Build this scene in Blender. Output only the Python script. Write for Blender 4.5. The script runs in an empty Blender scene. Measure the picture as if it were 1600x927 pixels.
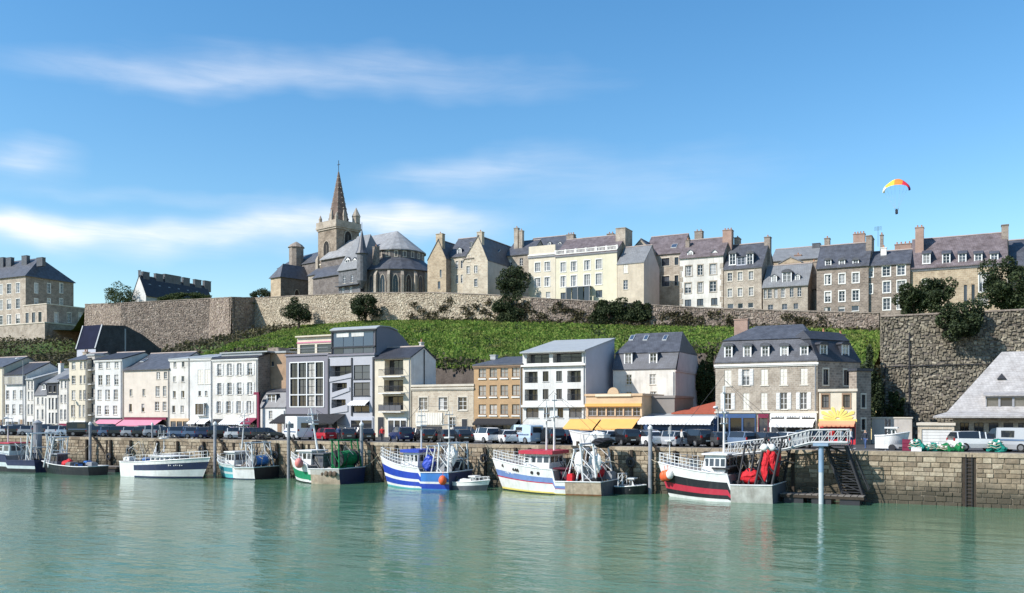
import bpy, math, random
import numpy as np
from mathutils import Vector, Matrix
from math import radians as RAD, sin, cos, pi, sqrt, atan2
random.seed(7); rng = np.random.default_rng(7)
SC = bpy.context.scene
COL = SC.collection

# ------------------------------------------------------------------ camera
F, CX, HZ = 1400.0, 800.0, 647.0          # focal length in photo pixels, centre column, horizon row
TH = RAD(27.3)                           # the quay recedes to the left by this angle
CAM = Vector((0, -81.8, 7.54))            # water is z = 0, the quay edge is y = 0
FW = Vector((-sin(TH), cos(TH), 0)); RT = Vector((cos(TH), sin(TH), 0)); UP = Vector((0, 0, 1))
cam_d = bpy.data.cameras.new('camera'); cam = bpy.data.objects.new('camera', cam_d); COL.objects.link(cam)
cam.location = CAM; cam.rotation_euler = (RAD(90), 0, TH)
cam_d.sensor_width = 36; cam_d.lens = 36 * F / 1600; cam_d.shift_y = (HZ - 463.5) / 1600
cam_d.clip_end = 5000; cam_d.clip_start = 0.5
SC.camera = cam

# ------------------------------------------------------------------ sun, sky, exposure
SUN = Vector((-0.50, -0.62, 0.66)).normalized()      # towards the sun
EL = math.asin(SUN.z); AZ = atan2(SUN.x, SUN.y)
sd = bpy.data.lights.new('sun', 'SUN'); sd.energy = 4.9; sd.angle = RAD(0.5); sd.color = (1.0, 0.965, 0.905)
so = bpy.data.objects.new('sun', sd); COL.objects.link(so)
so.rotation_euler = (-SUN).to_track_quat('-Z', 'Y').to_euler(); so.location = SUN * 300
W = bpy.data.worlds.new('World'); SC.world = W; W.use_nodes = True
SC.view_settings.view_transform = 'Standard'; SC.view_settings.look = 'None'
SC.view_settings.exposure = 0.38; SC.view_settings.gamma = 1.0

def sky_nodes():
    nt = W.node_tree; N = nt.nodes; L = nt.links; N.clear()
    out = N.new('ShaderNodeOutputWorld'); bg = N.new('ShaderNodeBackground'); bg.inputs[1].default_value = 0.145
    sky = N.new('ShaderNodeTexSky'); sky.sky_type = 'NISHITA'; sky.sun_disc = False
    sky.sun_elevation = EL; sky.sun_rotation = AZ; sky.air_density = 1.25; sky.dust_density = 0.15; sky.ozone_density = 3.2
    def m(op, a, b=None, c=None):
        n = N.new('ShaderNodeMath'); n.operation = op
        for i, v in enumerate((a, b, c)):
            if v is None: continue
            if isinstance(v, (int, float)): n.inputs[i].default_value = v
            else: L.new(v, n.inputs[i])
        return n.outputs[0]
    tc = N.new('ShaderNodeTexCoord'); sep = N.new('ShaderNodeSeparateXYZ'); L.new(tc.outputs['Generated'], sep.inputs[0])
    x, y, z = sep.outputs
    xr = m('ADD', m('MULTIPLY', x, cos(TH)), m('MULTIPLY', y, sin(TH)))
    yr = m('ADD', m('MULTIPLY', x, -sin(TH)), m('MULTIPLY', y, cos(TH)))
    az = m('ARCTAN2', xr, yr); el = m('ARCSINE', z)
    def noise(sx, sy, scale, detail, off, rough=0.6, dist=0.0):
        cb = N.new('ShaderNodeCombineXYZ'); L.new(m('MULTIPLY', az, sx), cb.inputs[0]); L.new(m('MULTIPLY', el, sy), cb.inputs[1]); cb.inputs[2].default_value = off
        n = N.new('ShaderNodeTexNoise'); n.inputs['Scale'].default_value = scale; n.inputs['Detail'].default_value = detail
        n.inputs['Roughness'].default_value = rough; n.inputs['Distortion'].default_value = dist
        L.new(cb.outputs[0], n.inputs['Vector']); return n.outputs['Fac']
    warp = m('MULTIPLY', m('SUBTRACT', noise(1, 1.5, 5, 3, 3.1), 0.5), 0.075)
    elw = m('ADD', el, warp)
    total = None
    def blob(px, py, hx, hy, w, slope=0.0):
        nonlocal total
        a0 = math.atan((px - CX) / F); e0 = math.atan((HZ - py) / F * cos(a0)); sa = hx / F * cos(a0) ** 2; se = hy / F
        da = m('SUBTRACT', az, a0)
        de = m('SUBTRACT', m('SUBTRACT', elw, e0), m('MULTIPLY', da, slope))
        d = m('ADD', m('POWER', m('ABSOLUTE', m('DIVIDE', da, sa)), 2.0), m('POWER', m('ABSOLUTE', m('DIVIDE', de, se)), 2.0))
        g = m('MULTIPLY', m('POWER', 2.718, m('MULTIPLY', d, -1.0)), w)
        total = g if total is None else m('ADD', total, g)
    blob(300, 122, 230, 22, 0.42, 0.05); blob(620, 110, 300, 30, 0.26); blob(40, 236, 75, 19, 0.42)
    blob(20, 338, 130, 20, 0.95, -0.06); blob(200, 368, 220, 24, 0.62, 0.0); blob(440, 348, 160, 20, 0.80, 0.12)
    blob(650, 343, 115, 20, 0.95, 0.02); blob(720, 262, 120, 22, 0.34, 0.14); blob(960, 270, 260, 45, 0.20); blob(250, 300, 330, 12, 0.16)
    # the same kind of wisps go on round the rest of the sky
    gen = m('MULTIPLY', m('MAXIMUM', m('SUBTRACT', noise(1, 5, 2.2, 5, 9.7), 0.56), 0.0), 3.0)
    away = m('MINIMUM', m('MAXIMUM', m('MULTIPLY', m('SUBTRACT', m('ABSOLUTE', az), 0.50), 3.0), 0.0), 1.0)
    lowc = m('MINIMUM', m('MAXIMUM', m('MULTIPLY', el, 6.0), 0.0), 1.0)
    total = m('ADD', total, m('MULTIPLY', m('MULTIPLY', gen, away), lowc))
    streak = noise(1.0, 7.0, 9.0, 7, 1.3, 0.66, 0.5)
    fac = m('MULTIPLY', total, m('ADD', 0.12, m('MULTIPLY', streak, 1.25)))
    fac = m('MINIMUM', m('MAXIMUM', m('SUBTRACT', fac, 0.03), 0.0), 0.9)
    hsv = N.new('ShaderNodeHueSaturation'); hsv.inputs['Saturation'].default_value = 1.28; hsv.inputs['Value'].default_value = 0.97
    hsv.inputs['Hue'].default_value = 0.498
    L.new(sky.outputs[0], hsv.inputs['Color'])
    mx = N.new('ShaderNodeMix'); mx.data_type = 'RGBA'
    L.new(fac, mx.inputs[0]); L.new(hsv.outputs[0], mx.inputs[6]); mx.inputs[7].default_value = (6.0, 6.0, 6.2, 1)
    L.new(mx.outputs[2], bg.inputs[0]); L.new(bg.outputs[0], out.inputs[0])
sky_nodes()

# ------------------------------------------------------------------ photo pixel -> place
def ray(px, py): return FW + RT * ((px - CX) / F) + UP * ((HZ - py) / F)
def at(px, py, Y):
    d = ray(px, py); return CAM + d * ((Y - CAM.y) / d.y)
def X(px, Y): return at(px, HZ, Y).x
def Z(px, py, Y): return at(px, py, Y).z

# ------------------------------------------------------------------ materials
MATS = {}
def mat(name, col, rough=0.85, var=0.12, scale=0.7, bump=0.0, bscale=6.0, metal=0.0, streak=0.0, island=None, rnd=0.0,
        spec=0.3, emit=0.0, coords='pos', brick=None, trans=0.0, fine=0.0, patch=None):
    if name in MATS: return MATS[name]
    m = bpy.data.materials.new(name); m.use_nodes = True; MATS[name] = m
    nt = m.node_tree; N = nt.nodes; L = nt.links; b = N['Principled BSDF']
    b.inputs['Roughness'].default_value = rough; b.inputs['Metallic'].default_value = metal
    b.inputs['Specular IOR Level'].default_value = spec
    c = (*col, 1)
    geo = N.new('ShaderNodeNewGeometry'); tc = N.new('ShaderNodeTexCoord')
    vec = geo.outputs['Position'] if coords == 'pos' else tc.outputs['Object']
    cur = None
    def rgbmix(fac, a, bcol, mode='MIX'):
        n = N.new('ShaderNodeMix'); n.data_type = 'RGBA'; n.blend_type = mode
        if isinstance(fac, float): n.inputs[0].default_value = fac
        else: L.new(fac, n.inputs[0])
        for s, v in ((6, a), (7, bcol)):
            if isinstance(v, tuple): n.inputs[s].default_value = v
            else: L.new(v, n.inputs[s])
        return n.outputs[2]
    def ns(sc, detail=4, vscale=None, rough_=0.6):
        v = vec
        if vscale:
            mp = N.new('ShaderNodeMapping'); mp.inputs['Scale'].default_value = vscale; L.new(v, mp.inputs[0]); v = mp.outputs[0]
        n = N.new('ShaderNodeTexNoise'); n.inputs['Scale'].default_value = sc; n.inputs['Detail'].default_value = detail; n.inputs['Roughness'].default_value = rough_
        L.new(v, n.inputs['Vector']); return n.outputs['Fac']
    def ramp(f, a, bb):
        r = N.new('ShaderNodeMapRange'); r.inputs[1].default_value = a; r.inputs[2].default_value = bb; L.new(f, r.inputs[0]); return r.outputs[0]
    cur = c
    if island or rnd:
        src = geo.outputs['Random Per Island'] if island else N.new('ShaderNodeObjectInfo').outputs['Random']
        cr = N.new('ShaderNodeValToRGB'); e = cr.color_ramp.elements
        cols = island if island else [tuple(v * (1 - rnd) for v in col), tuple(min(1, v * (1 + rnd)) for v in col)]
        e[0].color = (*cols[0], 1); e[1].color = (*cols[-1], 1)
        for i, q in enumerate(cols[1:-1]):
            el_ = e.new((i + 1) / (len(cols) - 1)); el_.color = (*q, 1)
        L.new(src, cr.inputs[0]); cur = cr.outputs[0]
    if brick:
        bw, bh, mort, tone2 = brick
        sp = N.new('ShaderNodeSeparateXYZ'); L.new(tc.outputs['Object'], sp.inputs[0])
        ad = N.new('ShaderNodeMath'); ad.operation = 'ADD'; L.new(sp.outputs[0], ad.inputs[0]); L.new(sp.outputs[1], ad.inputs[1])
        cb = N.new('ShaderNodeCombineXYZ'); L.new(ad.outputs[0], cb.inputs[0]); L.new(sp.outputs[2], cb.inputs[1])
        nz = N.new('ShaderNodeTexNoise'); nz.inputs['Scale'].default_value = 1.7; L.new(cb.outputs[0], nz.inputs['Vector'])
        mv = N.new('ShaderNodeVectorMath'); mv.operation = 'MULTIPLY_ADD'; L.new(nz.outputs['Color'], mv.inputs[0]); mv.inputs[1].default_value = (0.14, 0.14, 0)
        L.new(cb.outputs[0], mv.inputs[2])
        bt = N.new('ShaderNodeTexBrick'); bt.inputs['Scale'].default_value = 1.0; bt.inputs['Brick Width'].default_value = bw; bt.inputs['Row Height'].default_value = bh
        bt.inputs['Mortar Size'].default_value = 0.028; bt.inputs['Mortar Smooth'].default_value = 0.3; bt.inputs['Bias'].default_value = 0.0
        bt.inputs['Color1'].default_value = c; bt.inputs['Color2'].default_value = (*tone2, 1); bt.inputs['Mortar'].default_value = (*mort, 1)
        L.new(mv.outputs[0], bt.inputs['Vector']); cur = bt.outputs['Color']
    if var:
        f = ramp(ns(scale, 6, None, 0.68), 0.28, 0.72)
        dark = rgbmix(1.0, cur, (1 - 1.6 * var, 1 - 1.7 * var, 1 - 1.8 * var, 1), 'MULTIPLY')
        lite = rgbmix(1.0, cur, (1 + .6 * var, 1 + .6 * var, 1 + .55 * var, 1), 'MULTIPLY')
        cur = rgbmix(f, dark, lite)
    if patch:
        fp = ramp(ns(0.16, 5, (1, 1, 2.2)), 0.54, 0.72); mp_ = N.new('ShaderNodeMath'); mp_.operation = 'MULTIPLY'; L.new(fp, mp_.inputs[0]); mp_.inputs[1].default_value = .6; cur = rgbmix(mp_.outputs[0], cur, (*patch, 1))
    if fine:
        f2 = ramp(ns(scale * 9, 3), 0.3, 0.7)
        cur = rgbmix(f2, rgbmix(1.0, cur, (1 - fine, 1 - fine, 1 - fine, 1), 'MULTIPLY'), cur)
    if streak:
        f3 = ramp(ns(1.0, 5, (2.6, 2.6, 0.22)), 0.5, 0.78)
        mm = N.new('ShaderNodeMath'); mm.operation = 'MULTIPLY'; L.new(f3, mm.inputs[0]); mm.inputs[1].default_value = streak
        cur = rgbmix(mm.outputs[0], cur, (0.20, 0.175, 0.14, 1))
    if isinstance(cur, tuple): b.inputs['Base Color'].default_value = cur
    else: L.new(cur, b.inputs['Base Color'])
    if bump:
        bp = N.new('ShaderNodeBump'); bp.inputs['Strength'].default_value = min(1, bump); bp.inputs['Distance'].default_value = 0.08
        L.new(ns(bscale, 5), bp.inputs['Height']); L.new(bp.outputs[0], b.inputs['Normal'])
    if emit:
        b.inputs['Emission Color'].default_value = c; b.inputs['Emission Strength'].default_value = emit
    if trans:
        b.inputs['Subsurface Weight'].default_value = 0
        tr = N.new('ShaderNodeBsdfTranslucent'); mxs = N.new('ShaderNodeMixShader'); mxs.inputs[0].default_value = trans
        if isinstance(cur, tuple): tr.inputs[0].default_value = cur
        else: L.new(cur, tr.inputs[0])
        L.new(b.outputs[0], mxs.inputs[1]); L.new(tr.outputs[0], mxs.inputs[2]); L.new(mxs.outputs[0], N['Material Output'].inputs[0])
    return m

mat('white', (0.69, 0.66, 0.61), var=0.19, scale=.45, streak=0.42)
mat('white2', (0.67, 0.66, 0.635), var=0.14, scale=.45, streak=0.28)
mat('cream', (0.65, 0.58, 0.46), var=0.10, streak=0.18)
mat('pinkish', (0.65, 0.575, 0.49), var=0.10, streak=0.15)
mat('yellowish', (0.66, 0.61, 0.46), var=0.08, streak=0.10)
mat('beige', (0.58, 0.50, 0.39), var=0.15, streak=0.25)
mat('ochre', (0.40, 0.27, 0.18), var=0.25, streak=0.4)
mat('orange_wall', (0.62, 0.44, 0.28), var=0.12)
mat('taupe', (0.25, 0.22, 0.20), var=0.08)
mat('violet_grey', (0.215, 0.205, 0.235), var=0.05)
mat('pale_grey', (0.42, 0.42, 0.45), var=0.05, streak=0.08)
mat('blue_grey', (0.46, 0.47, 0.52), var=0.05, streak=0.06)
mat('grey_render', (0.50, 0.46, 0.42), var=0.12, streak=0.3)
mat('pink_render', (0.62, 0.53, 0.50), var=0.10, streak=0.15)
mat('orange_brick', (0.58, 0.325, 0.13), var=0.12, brick=(0.24, 0.085, (0.44, 0.32, 0.2), (0.50, 0.27, 0.11)), fine=0.15)
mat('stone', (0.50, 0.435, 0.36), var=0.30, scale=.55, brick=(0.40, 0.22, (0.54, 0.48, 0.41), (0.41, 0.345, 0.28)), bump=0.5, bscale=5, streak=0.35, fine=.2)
mat('stone_dark', (0.33, 0.27, 0.225), var=0.25, brick=(0.50, 0.28, (0.36, 0.31, 0.26), (0.20, 0.165, 0.14)), bump=0.5, bscale=5)  # also the shaded copy of stone on right-hand flanks
mat('stone_warm', (0.50, 0.40, 0.28), var=0.22, brick=(0.6, 0.32, (0.52, 0.44, 0.33), (0.38, 0.29, 0.20)), bump=0.5, bscale=5)
mat('stone_pale', (0.56, 0.49, 0.385), var=0.20, brick=(0.6, 0.32, (0.58, 0.52, 0.43), (0.46, 0.38, 0.29)), bump=0.4, bscale=5)
mat('trim', (0.60, 0.54, 0.45), var=0.12)
mat('trim_white', (0.76, 0.74, 0.69), var=0.06)
mat('ridge', (0.36, 0.30, 0.27), var=.2)
mat('slate', (0.115, 0.12, 0.142), rough=0.5, var=0.32, scale=1.1, spec=0.5, brick=(0.32, 0.20, (0.075, 0.078, 0.09), (0.10, 0.104, 0.125)), fine=0.2)
mat('slate_light', (0.26, 0.265, 0.275), rough=0.55, var=0.16, scale=0.9, spec=0.4, brick=(0.36, 0.22, (0.16, 0.165, 0.17), (0.22, 0.225, 0.235)), fine=0.15)
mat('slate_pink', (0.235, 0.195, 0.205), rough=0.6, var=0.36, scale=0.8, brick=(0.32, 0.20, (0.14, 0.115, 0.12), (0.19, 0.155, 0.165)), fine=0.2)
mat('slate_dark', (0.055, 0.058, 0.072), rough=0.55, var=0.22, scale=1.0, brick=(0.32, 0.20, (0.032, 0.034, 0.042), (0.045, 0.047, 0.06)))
mat('slate_pale', (0.50, 0.475, 0.46), rough=0.7, var=0.22, scale=1.2, brick=(0.34, 0.2, (0.36, 0.34, 0.33), (0.44, 0.42, 0.41)), fine=0.15)
mat('zinc', (0.36, 0.375, 0.38), rough=0.45, var=0.10, spec=0.5)
mat('red_tile', (0.42, 0.105, 0.06), var=0.2, scale=2, fine=0.25)
mat('brick_red', (0.36, 0.17, 0.12), var=0.2, brick=(0.24, 0.09, (0.40, 0.32, 0.27), (0.28, 0.12, 0.085)))
mat('chimney_stone', (0.32, 0.265, 0.225), var=0.25, brick=(0.4, 0.22, (0.34, 0.30, 0.26), (0.22, 0.18, 0.155)))
mat('pot', (0.46, 0.22, 0.13), var=0.15)
mat('frame_white', (0.74, 0.735, 0.72), var=0.05, rough=0.6)
mat('frame_brown', (0.30, 0.20, 0.13), var=0.1, rough=0.6)
mat('frame_dark', (0.035, 0.037, 0.045), var=0.1, rough=0.5)
mat('frame_grey', (0.30, 0.30, 0.32), var=0.1, rough=0.6)
mat('shutter', (0.66, 0.65, 0.63), var=0.08, rough=0.7)
mat('shutter_cream', (0.72, 0.68, 0.60), var=0.1, rough=0.7)
mat('pane', (0.045, 0.05, 0.06), rough=0.06, var=0, rnd=0.9, spec=0.55)
mat('pane_curtain', (0.30, 0.29, 0.28), rough=0.10, var=0.2, scale=3, rnd=0.55, spec=0.6)
mat('pane_blue', (0.05, 0.075, 0.12), rough=0.05, var=0, spec=0.7)
mat('interior', (0.03, 0.028, 0.028), var=0.2)
mat('asphalt', (0.085, 0.083, 0.082), var=0.2, scale=0.4, fine=0.2)
mat('paving', (0.22, 0.20, 0.18), var=0.2, scale=0.5)
mat('metal_dark', (0.035, 0.035, 0.04), rough=0.5, var=0.1)
mat('metal_grey', (0.30, 0.31, 0.33), rough=0.45, var=0.12)
mat('gangway_grey', (0.46, 0.47, 0.47), rough=.5, var=.15)
mat('metal_white', (0.66, 0.66, 0.65), rough=0.5, var=0.08)
mat('steel_blue', (0.24, 0.34, 0.46), rough=0.5, var=0.1, streak=0.15)
mat('rust', (0.25, 0.11, 0.05), rough=0.9, var=0.3, scale=3)
mat('timber_dark', (0.055, 0.042, 0.032), var=0.25, scale=3)
mat('mortar', (0.30, 0.25, 0.19), var=0.2)
mat('mortar_dark', (0.17, 0.145, 0.125), var=0.25)
mat('rock', (0.13, 0.105, 0.088), var=0.3, scale=0.5, bump=1, bscale=1.5, fine=0.35)
mat('soil', (0.12, 0.18, 0.045), var=0.3, scale=0.5, fine=0.3)
mat('leaf', (0.05, 0.08, 0.02), rough=0.75, var=0.15, scale=0.6, trans=0.3, island=[(0.03, 0.05, 0.018), (0.055, 0.085, 0.028), (0.095, 0.12, 0.04)])
mat('leaf_dark', (0.03, 0.05, 0.02), rough=0.75, var=0.15, trans=0.15, island=[(0.018, 0.03, 0.014), (0.036, 0.055, 0.022), (0.07, 0.09, 0.034)])
mat('grass', (0.08, 0.14, 0.02), rough=0.85, var=0.34, scale=0.20, trans=0.35, fine=.2, patch=(0.24, 0.20, 0.09), island=[(0.10, 0.20, 0.035), (0.17, 0.29, 0.05), (0.25, 0.37, 0.07), (0.34, 0.38, 0.11)])
mat('scrub', (0.1, 0.09, 0.05), rough=0.9, var=0.25, scale=0.4, trans=0.15, island=[(0.045, 0.05, 0.025), (0.10, 0.085, 0.06), (0.13, 0.12, 0.05), (0.075, 0.06, 0.05)])
mat('bark', (0.06, 0.045, 0.035), var=0.2, scale=4)
mat('pink_awning', (0.56, 0.21, 0.29), rough=0.8, var=0.05)
mat('black_awning', (0.025, 0.025, 0.028), rough=0.8, var=0.05)
mat('yellow_awning', (0.72, 0.40, 0.12), rough=0.75, var=0.06)
mat('white_awning', (0.76, 0.75, 0.75), rough=0.75, var=0.06)
mat('orange_awning', (0.70, 0.32, 0.18), rough=0.75, var=0.06)
mat('blue_paint', (0.05, 0.10, 0.22), rough=0.5, var=0.1)
mat('dark_red', (0.20, 0.02, 0.055), rough=0.6, var=0.1)
mat('red_paint', (0.55, 0.035, 0.045), rough=0.55, var=0.1)
mat('magenta', (0.42, 0.07, 0.36), rough=0.7, var=0.1)
mat('yellow_paint', (0.74, 0.60, 0.17), rough=0.6, var=0.08)

# ------------------------------------------------------------------ mesh helpers
class MB:
    def __init__(s): s.v = []; s.f = []; s.m = []
    def face(s, pts, mi=0):
        n = len(s.v); s.v += [tuple(p) for p in pts]; s.f.append(tuple(range(n, n + len(pts)))); s.m.append(mi); return s
    def box(s, x0, x1, y0, y1, z0, z1, mi=0):
        n = len(s.v)
        s.v += [(x, y, z) for z in (z0, z1) for x, y in ((x0, y0), (x1, y0), (x1, y1), (x0, y1))]
        for q in ((0, 3, 2, 1), (4, 5, 6, 7), (0, 1, 5, 4), (1, 2, 6, 5), (2, 3, 7, 6), (3, 0, 4, 7)):
            s.f.append(tuple(n + i for i in q)); s.m.append(mi)
        return s
    def ring(s, rings, mi=0, cap0=True, cap1=True, closed=True):
        """loft through rings of equal point count; mi may be a function (ring index, side index)"""
        n = len(s.v); k = len(rings[0])
        for r in rings: s.v += [tuple(p) for p in r]
        g = mi if callable(mi) else (lambda i, j: mi)
        for i in range(len(rings) - 1):
            for j in range(k if closed else k - 1):
                a = n + i * k + j; b = n + i * k + (j + 1) % k
                s.f.append((a, b, b + k, a + k)); s.m.append(g(i, j))
        if cap0: s.f.append(tuple(n + j for j in reversed(range(k)))); s.m.append(g(0, 0))
        if cap1: s.f.append(tuple(n + (len(rings) - 1) * k + j for j in range(k))); s.m.append(g(len(rings) - 2, 0))
        return s
    def tube(s, p, q, r, r2=None, n=6, mi=0):
        p = Vector(p); q = Vector(q); d = (q - p)
        if d.length < 1e-6: return s
        d.normalize(); a = d.orthogonal().normalized(); b = d.cross(a); r2 = r if r2 is None else r2
        R = [[c + (a * cos(2 * pi * i / n) + b * sin(2 * pi * i / n)) * rr for i in range(n)] for c, rr in ((p, r), (q, r2))]
        return s.ring(R, mi)
    def path(s, pts, r, n=6, mi=0):
        for a, b in zip(pts, pts[1:]): s.tube(a, b, r, n=n, mi=mi)
        return s
    def lathe(s, prof, n=12, c=(0, 0, 0), mi=0, arc=None):
        R = []
        for r, z in prof: R.append([(c[0] + max(r, 1e-4) * cos(2 * pi * i / n), c[1] + max(r, 1e-4) * sin(2 * pi * i / n), c[2] + z) for i in range(n)])
        return s.ring(R, mi)
    def ball(s, c, r, n=8, sq=(1, 1, 1), mi=0):
        R = []
        for i in range(1, n):
            t = pi * i / n
            R.append([(c[0] + r * sq[0] * sin(t) * cos(2 * pi * j / (n + 2)), c[1] + r * sq[1] * sin(t) * sin(2 * pi * j / (n + 2)), c[2] - r * sq[2] * cos(t)) for j in range(n + 2)])
        return s.ring(R, mi)
    def prism(s, poly, axis, a, b, mi=0):
        """poly of 2-D points extruded along axis 'x' or 'y' or 'z' from a to b"""
        g = {'x': lambda p, t: (t, p[0], p[1]), 'y': lambda p, t: (p[0], t, p[1]), 'z': lambda p, t: (p[0], p[1], t)}[axis]
        return s.ring([[g(p, a) for p in poly], [g(p, b) for p in poly]], mi)
    def mesh(s, name, mats):
        me = bpy.data.meshes.new(name); me.from_pydata(s.v, [], s.f); me.update()
        for m in (mats if isinstance(mats, (list, tuple)) else [mats]): me.materials.append(MATS[m] if isinstance(m, str) else m)
        if any(s.m): me.polygons.foreach_set('material_index', s.m)
        return me
    def build(s, name, mats, parent=None, loc=(0, 0, 0), rz=0, smooth=False):
        me = s.mesh(name, mats)
        if smooth: me.polygons.foreach_set('use_smooth', [True] * len(me.polygons))
        return link(name, me, parent, loc, rz)
def link(name, data, parent=None, loc=(0, 0, 0), rz=0):
    o = bpy.data.objects.new(name, data); COL.objects.link(o); o.parent = parent; o.location = loc
    if rz: o.rotation_euler = (0, 0, rz)
    return o
def tag(o, label=None, cat=None, group=None, kind=None):
    for k, v in (('label', label), ('category', cat), ('group', group), ('kind', kind)):
        if v: o[k] = v
    return o
def thing(name, label, cat, loc=(0, 0, 0), rz=0, group=None):
    return tag(link(name, None, None, loc, rz), label, cat, group)
def copy_tree(o, parent=None):
    c = o.copy(); COL.objects.link(c); c.parent = parent
    for ch in o.children: copy_tree(ch, c)
    return c
def npmesh(name, quads, m):
    """quads: (n, k, 3) array -> one mesh of loose k-gons"""
    n, k, _ = quads.shape
    me = bpy.data.meshes.new(name); me.vertices.add(n * k); me.vertices.foreach_set('co', quads.astype(np.float32).ravel())
    me.loops.add(n * k); me.loops.foreach_set('vertex_index', np.arange(n * k, dtype=np.int32))
    me.polygons.add(n); me.polygons.foreach_set('loop_start', np.arange(0, n * k, k, dtype=np.int32)); me.polygons.foreach_set('loop_total', np.full(n, k, dtype=np.int32))
    me.update(calc_edges=True); me.materials.append(MATS[m]); return me
def leaves(centers, size, up=0.3, flat=1.0):
    """random leaf quads round the given centres"""
    n = len(centers); a = rng.normal(size=(n, 3)); a[:, 2] += up; a /= np.linalg.norm(a, axis=1)[:, None]
    r = rng.normal(size=(n, 3)); b = np.cross(a, r); b /= np.linalg.norm(b, axis=1)[:, None]
    sz = size * (0.6 + 0.8 * rng.random(n))[:, None]; c = np.asarray(centers)
    return np.stack([c - a * sz * .5, c + b * sz * .42, c + a * sz * .6, c - b * sz * .42], axis=1)
# ------------------------------------------------------------------ ground levels and profiles
QZ = 4.35                                   # quay level
# rampart line: photo column, distance inland, rows of its top and of its foot
RAMP = [(-160, 92, 505, 530), (112, 90, 510, 532), (133, 88, 476, 556), (190, 81, 474, 556), (328, 84, 467, 552), (362, 77, 465, 548), (398, 85, 466, 524), (440, 82, 464, 512), (527, 78, 460, 508),
        (560, 77, 458, 504), (680, 75, 458, 502), (760, 74, 461, 503), (830, 73, 466, 505), (920, 73, 471, 508), (1000, 72, 476, 511), (1100, 72, 482, 513),
        (1250, 71, 487, 515), (1374, 70, 490, 520)]
RW = [(at(px, yt, Y), at(px, yb, Y).z) for px, Y, yt, yb in RAMP]        # (top point, foot z)
LOWY = 40.0
LOWZ = [(px, Z(px, py, LOWY)) for px, py in ((-160, 578), (133, 575), (300, 572), (365, 553), (520, 560), (700, 576), (900, 572), (1100, 551), (1374, 590))]
def interp(tab, x):
    if x <= tab[0][0]: return tab[0][1]
    for (a, va), (b, vb) in zip(tab, tab[1:]):
        if x <= b: return va + (vb - va) * (x - a) / (b - a)
    return tab[-1][1]
def ramp_at(x):
    """rampart (y, top z, foot z) at world x"""
    for (p, zb), (q, zc) in zip(RW, RW[1:]):
        lo, hi = p.x, q.x
        if lo <= x <= hi and hi > lo:
            t = (x - lo) / (hi - lo); return p.y + (q.y - p.y) * t, p.z + (q.z - p.z) * t, zb + (zc - zb) * t
    p, zb = RW[0] if x < RW[0][0].x else RW[-1]
    return p.y, p.z, zb
LOWX = [(X(px, LOWY), z) for px, z in LOWZ]
def town_z(x):                                # level of the upper town behind the rampart
    return ramp_at(x)[1] - 1.1

# ------------------------------------------------------------------ water, quay, ground
def water():
    me = MB().face([(-900, -700, 0), (900, -700, 0), (900, 0.6, 0), (-900, 0.6, 0)]).mesh('water', [])
    m = bpy.data.materials.new('water'); m.use_nodes = True; nt = m.node_tree; N = nt.nodes; L = nt.links; b = N['Principled BSDF']
    b.inputs['Roughness'].default_value = 0.07; b.inputs['IOR'].default_value = 1.33; b.inputs['Specular IOR Level'].default_value = 0.5
    geo = N.new('ShaderNodeNewGeometry')
    def ns(scale, vs, detail=3, rough=0.55):
        mp = N.new('ShaderNodeMapping'); mp.inputs['Scale'].default_value = vs; mp.inputs['Rotation'].default_value = (0, 0, RAD(-12)); L.new(geo.outputs['Position'], mp.inputs[0])
        n = N.new('ShaderNodeTexNoise'); n.inputs['Scale'].default_value = scale; n.inputs['Detail'].default_value = detail; n.inputs['Roughness'].default_value = rough
        L.new(mp.outputs[0], n.inputs['Vector']); return n.outputs['Fac']
    cr = N.new('ShaderNodeValToRGB'); cr.color_ramp.elements[0].position = 0.35; cr.color_ramp.elements[1].position = 0.7
    cr.color_ramp.elements[0].color = (0.050, 0.150, 0.098, 1); cr.color_ramp.elements[1].color = (0.098, 0.178, 0.098, 1)
    L.new(ns(0.03, (1, 1, 1), 4), cr.inputs[0]); L.new(cr.outputs[0], b.inputs['Base Color'])
    b1 = N.new('ShaderNodeBump'); b1.inputs['Distance'].default_value = 0.16; b1.inputs['Strength'].default_value = 0.6; L.new(ns(1.0, (0.75, 1.3, 1), 4, 0.6), b1.inputs['Height'])
    b2 = N.new('ShaderNodeBump'); b2.inputs['Distance'].default_value = 0.6; b2.inputs['Strength'].default_value = 0.22; L.new(ns(0.22, (0.7, 1.6, 1), 3), b2.inputs['Height'])
    pm = N.new('ShaderNodeMapRange'); pm.inputs[1].default_value = .38; pm.inputs[2].default_value = .66; pm.inputs[3].default_value = .22; pm.inputs[4].default_value = .72; L.new(ns(0.05, (.6, 1.5, 1), 3), pm.inputs[0]); L.new(pm.outputs[0], b1.inputs['Strength'])
    L.new(b2.outputs[0], b1.inputs['Normal']); L.new(b1.outputs[0], b.inputs['Normal'])
    me.materials.append(m); tag(link('water', me), 'calm green harbour water with fine ripples', kind='structure')
water()
XL, XR = X(-140, 0) - 70, X(1740, 0) + 15
q = MB().box(XL, XR + 30, 0.55, 37.5, QZ - 0.3, QZ)
q.build('quay', 'asphalt')['kind'] = 'structure'
q = MB().box(XL, XR, 0.93, 1.9, QZ, QZ + 0.008); q.build('quay_paving', 'paving')['kind'] = 'structure'
mk = MB()
for i in range(75): mk.box(XL + i * 2.9 - .06, XL + i * 2.9 + .06, 3.0, 7.4, QZ, QZ + 0.006)
mk.build('parking_markings', mat('road_paint', (0.7, 0.7, 0.68), var=0.2, scale=4))['kind'] = 'structure'
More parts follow.
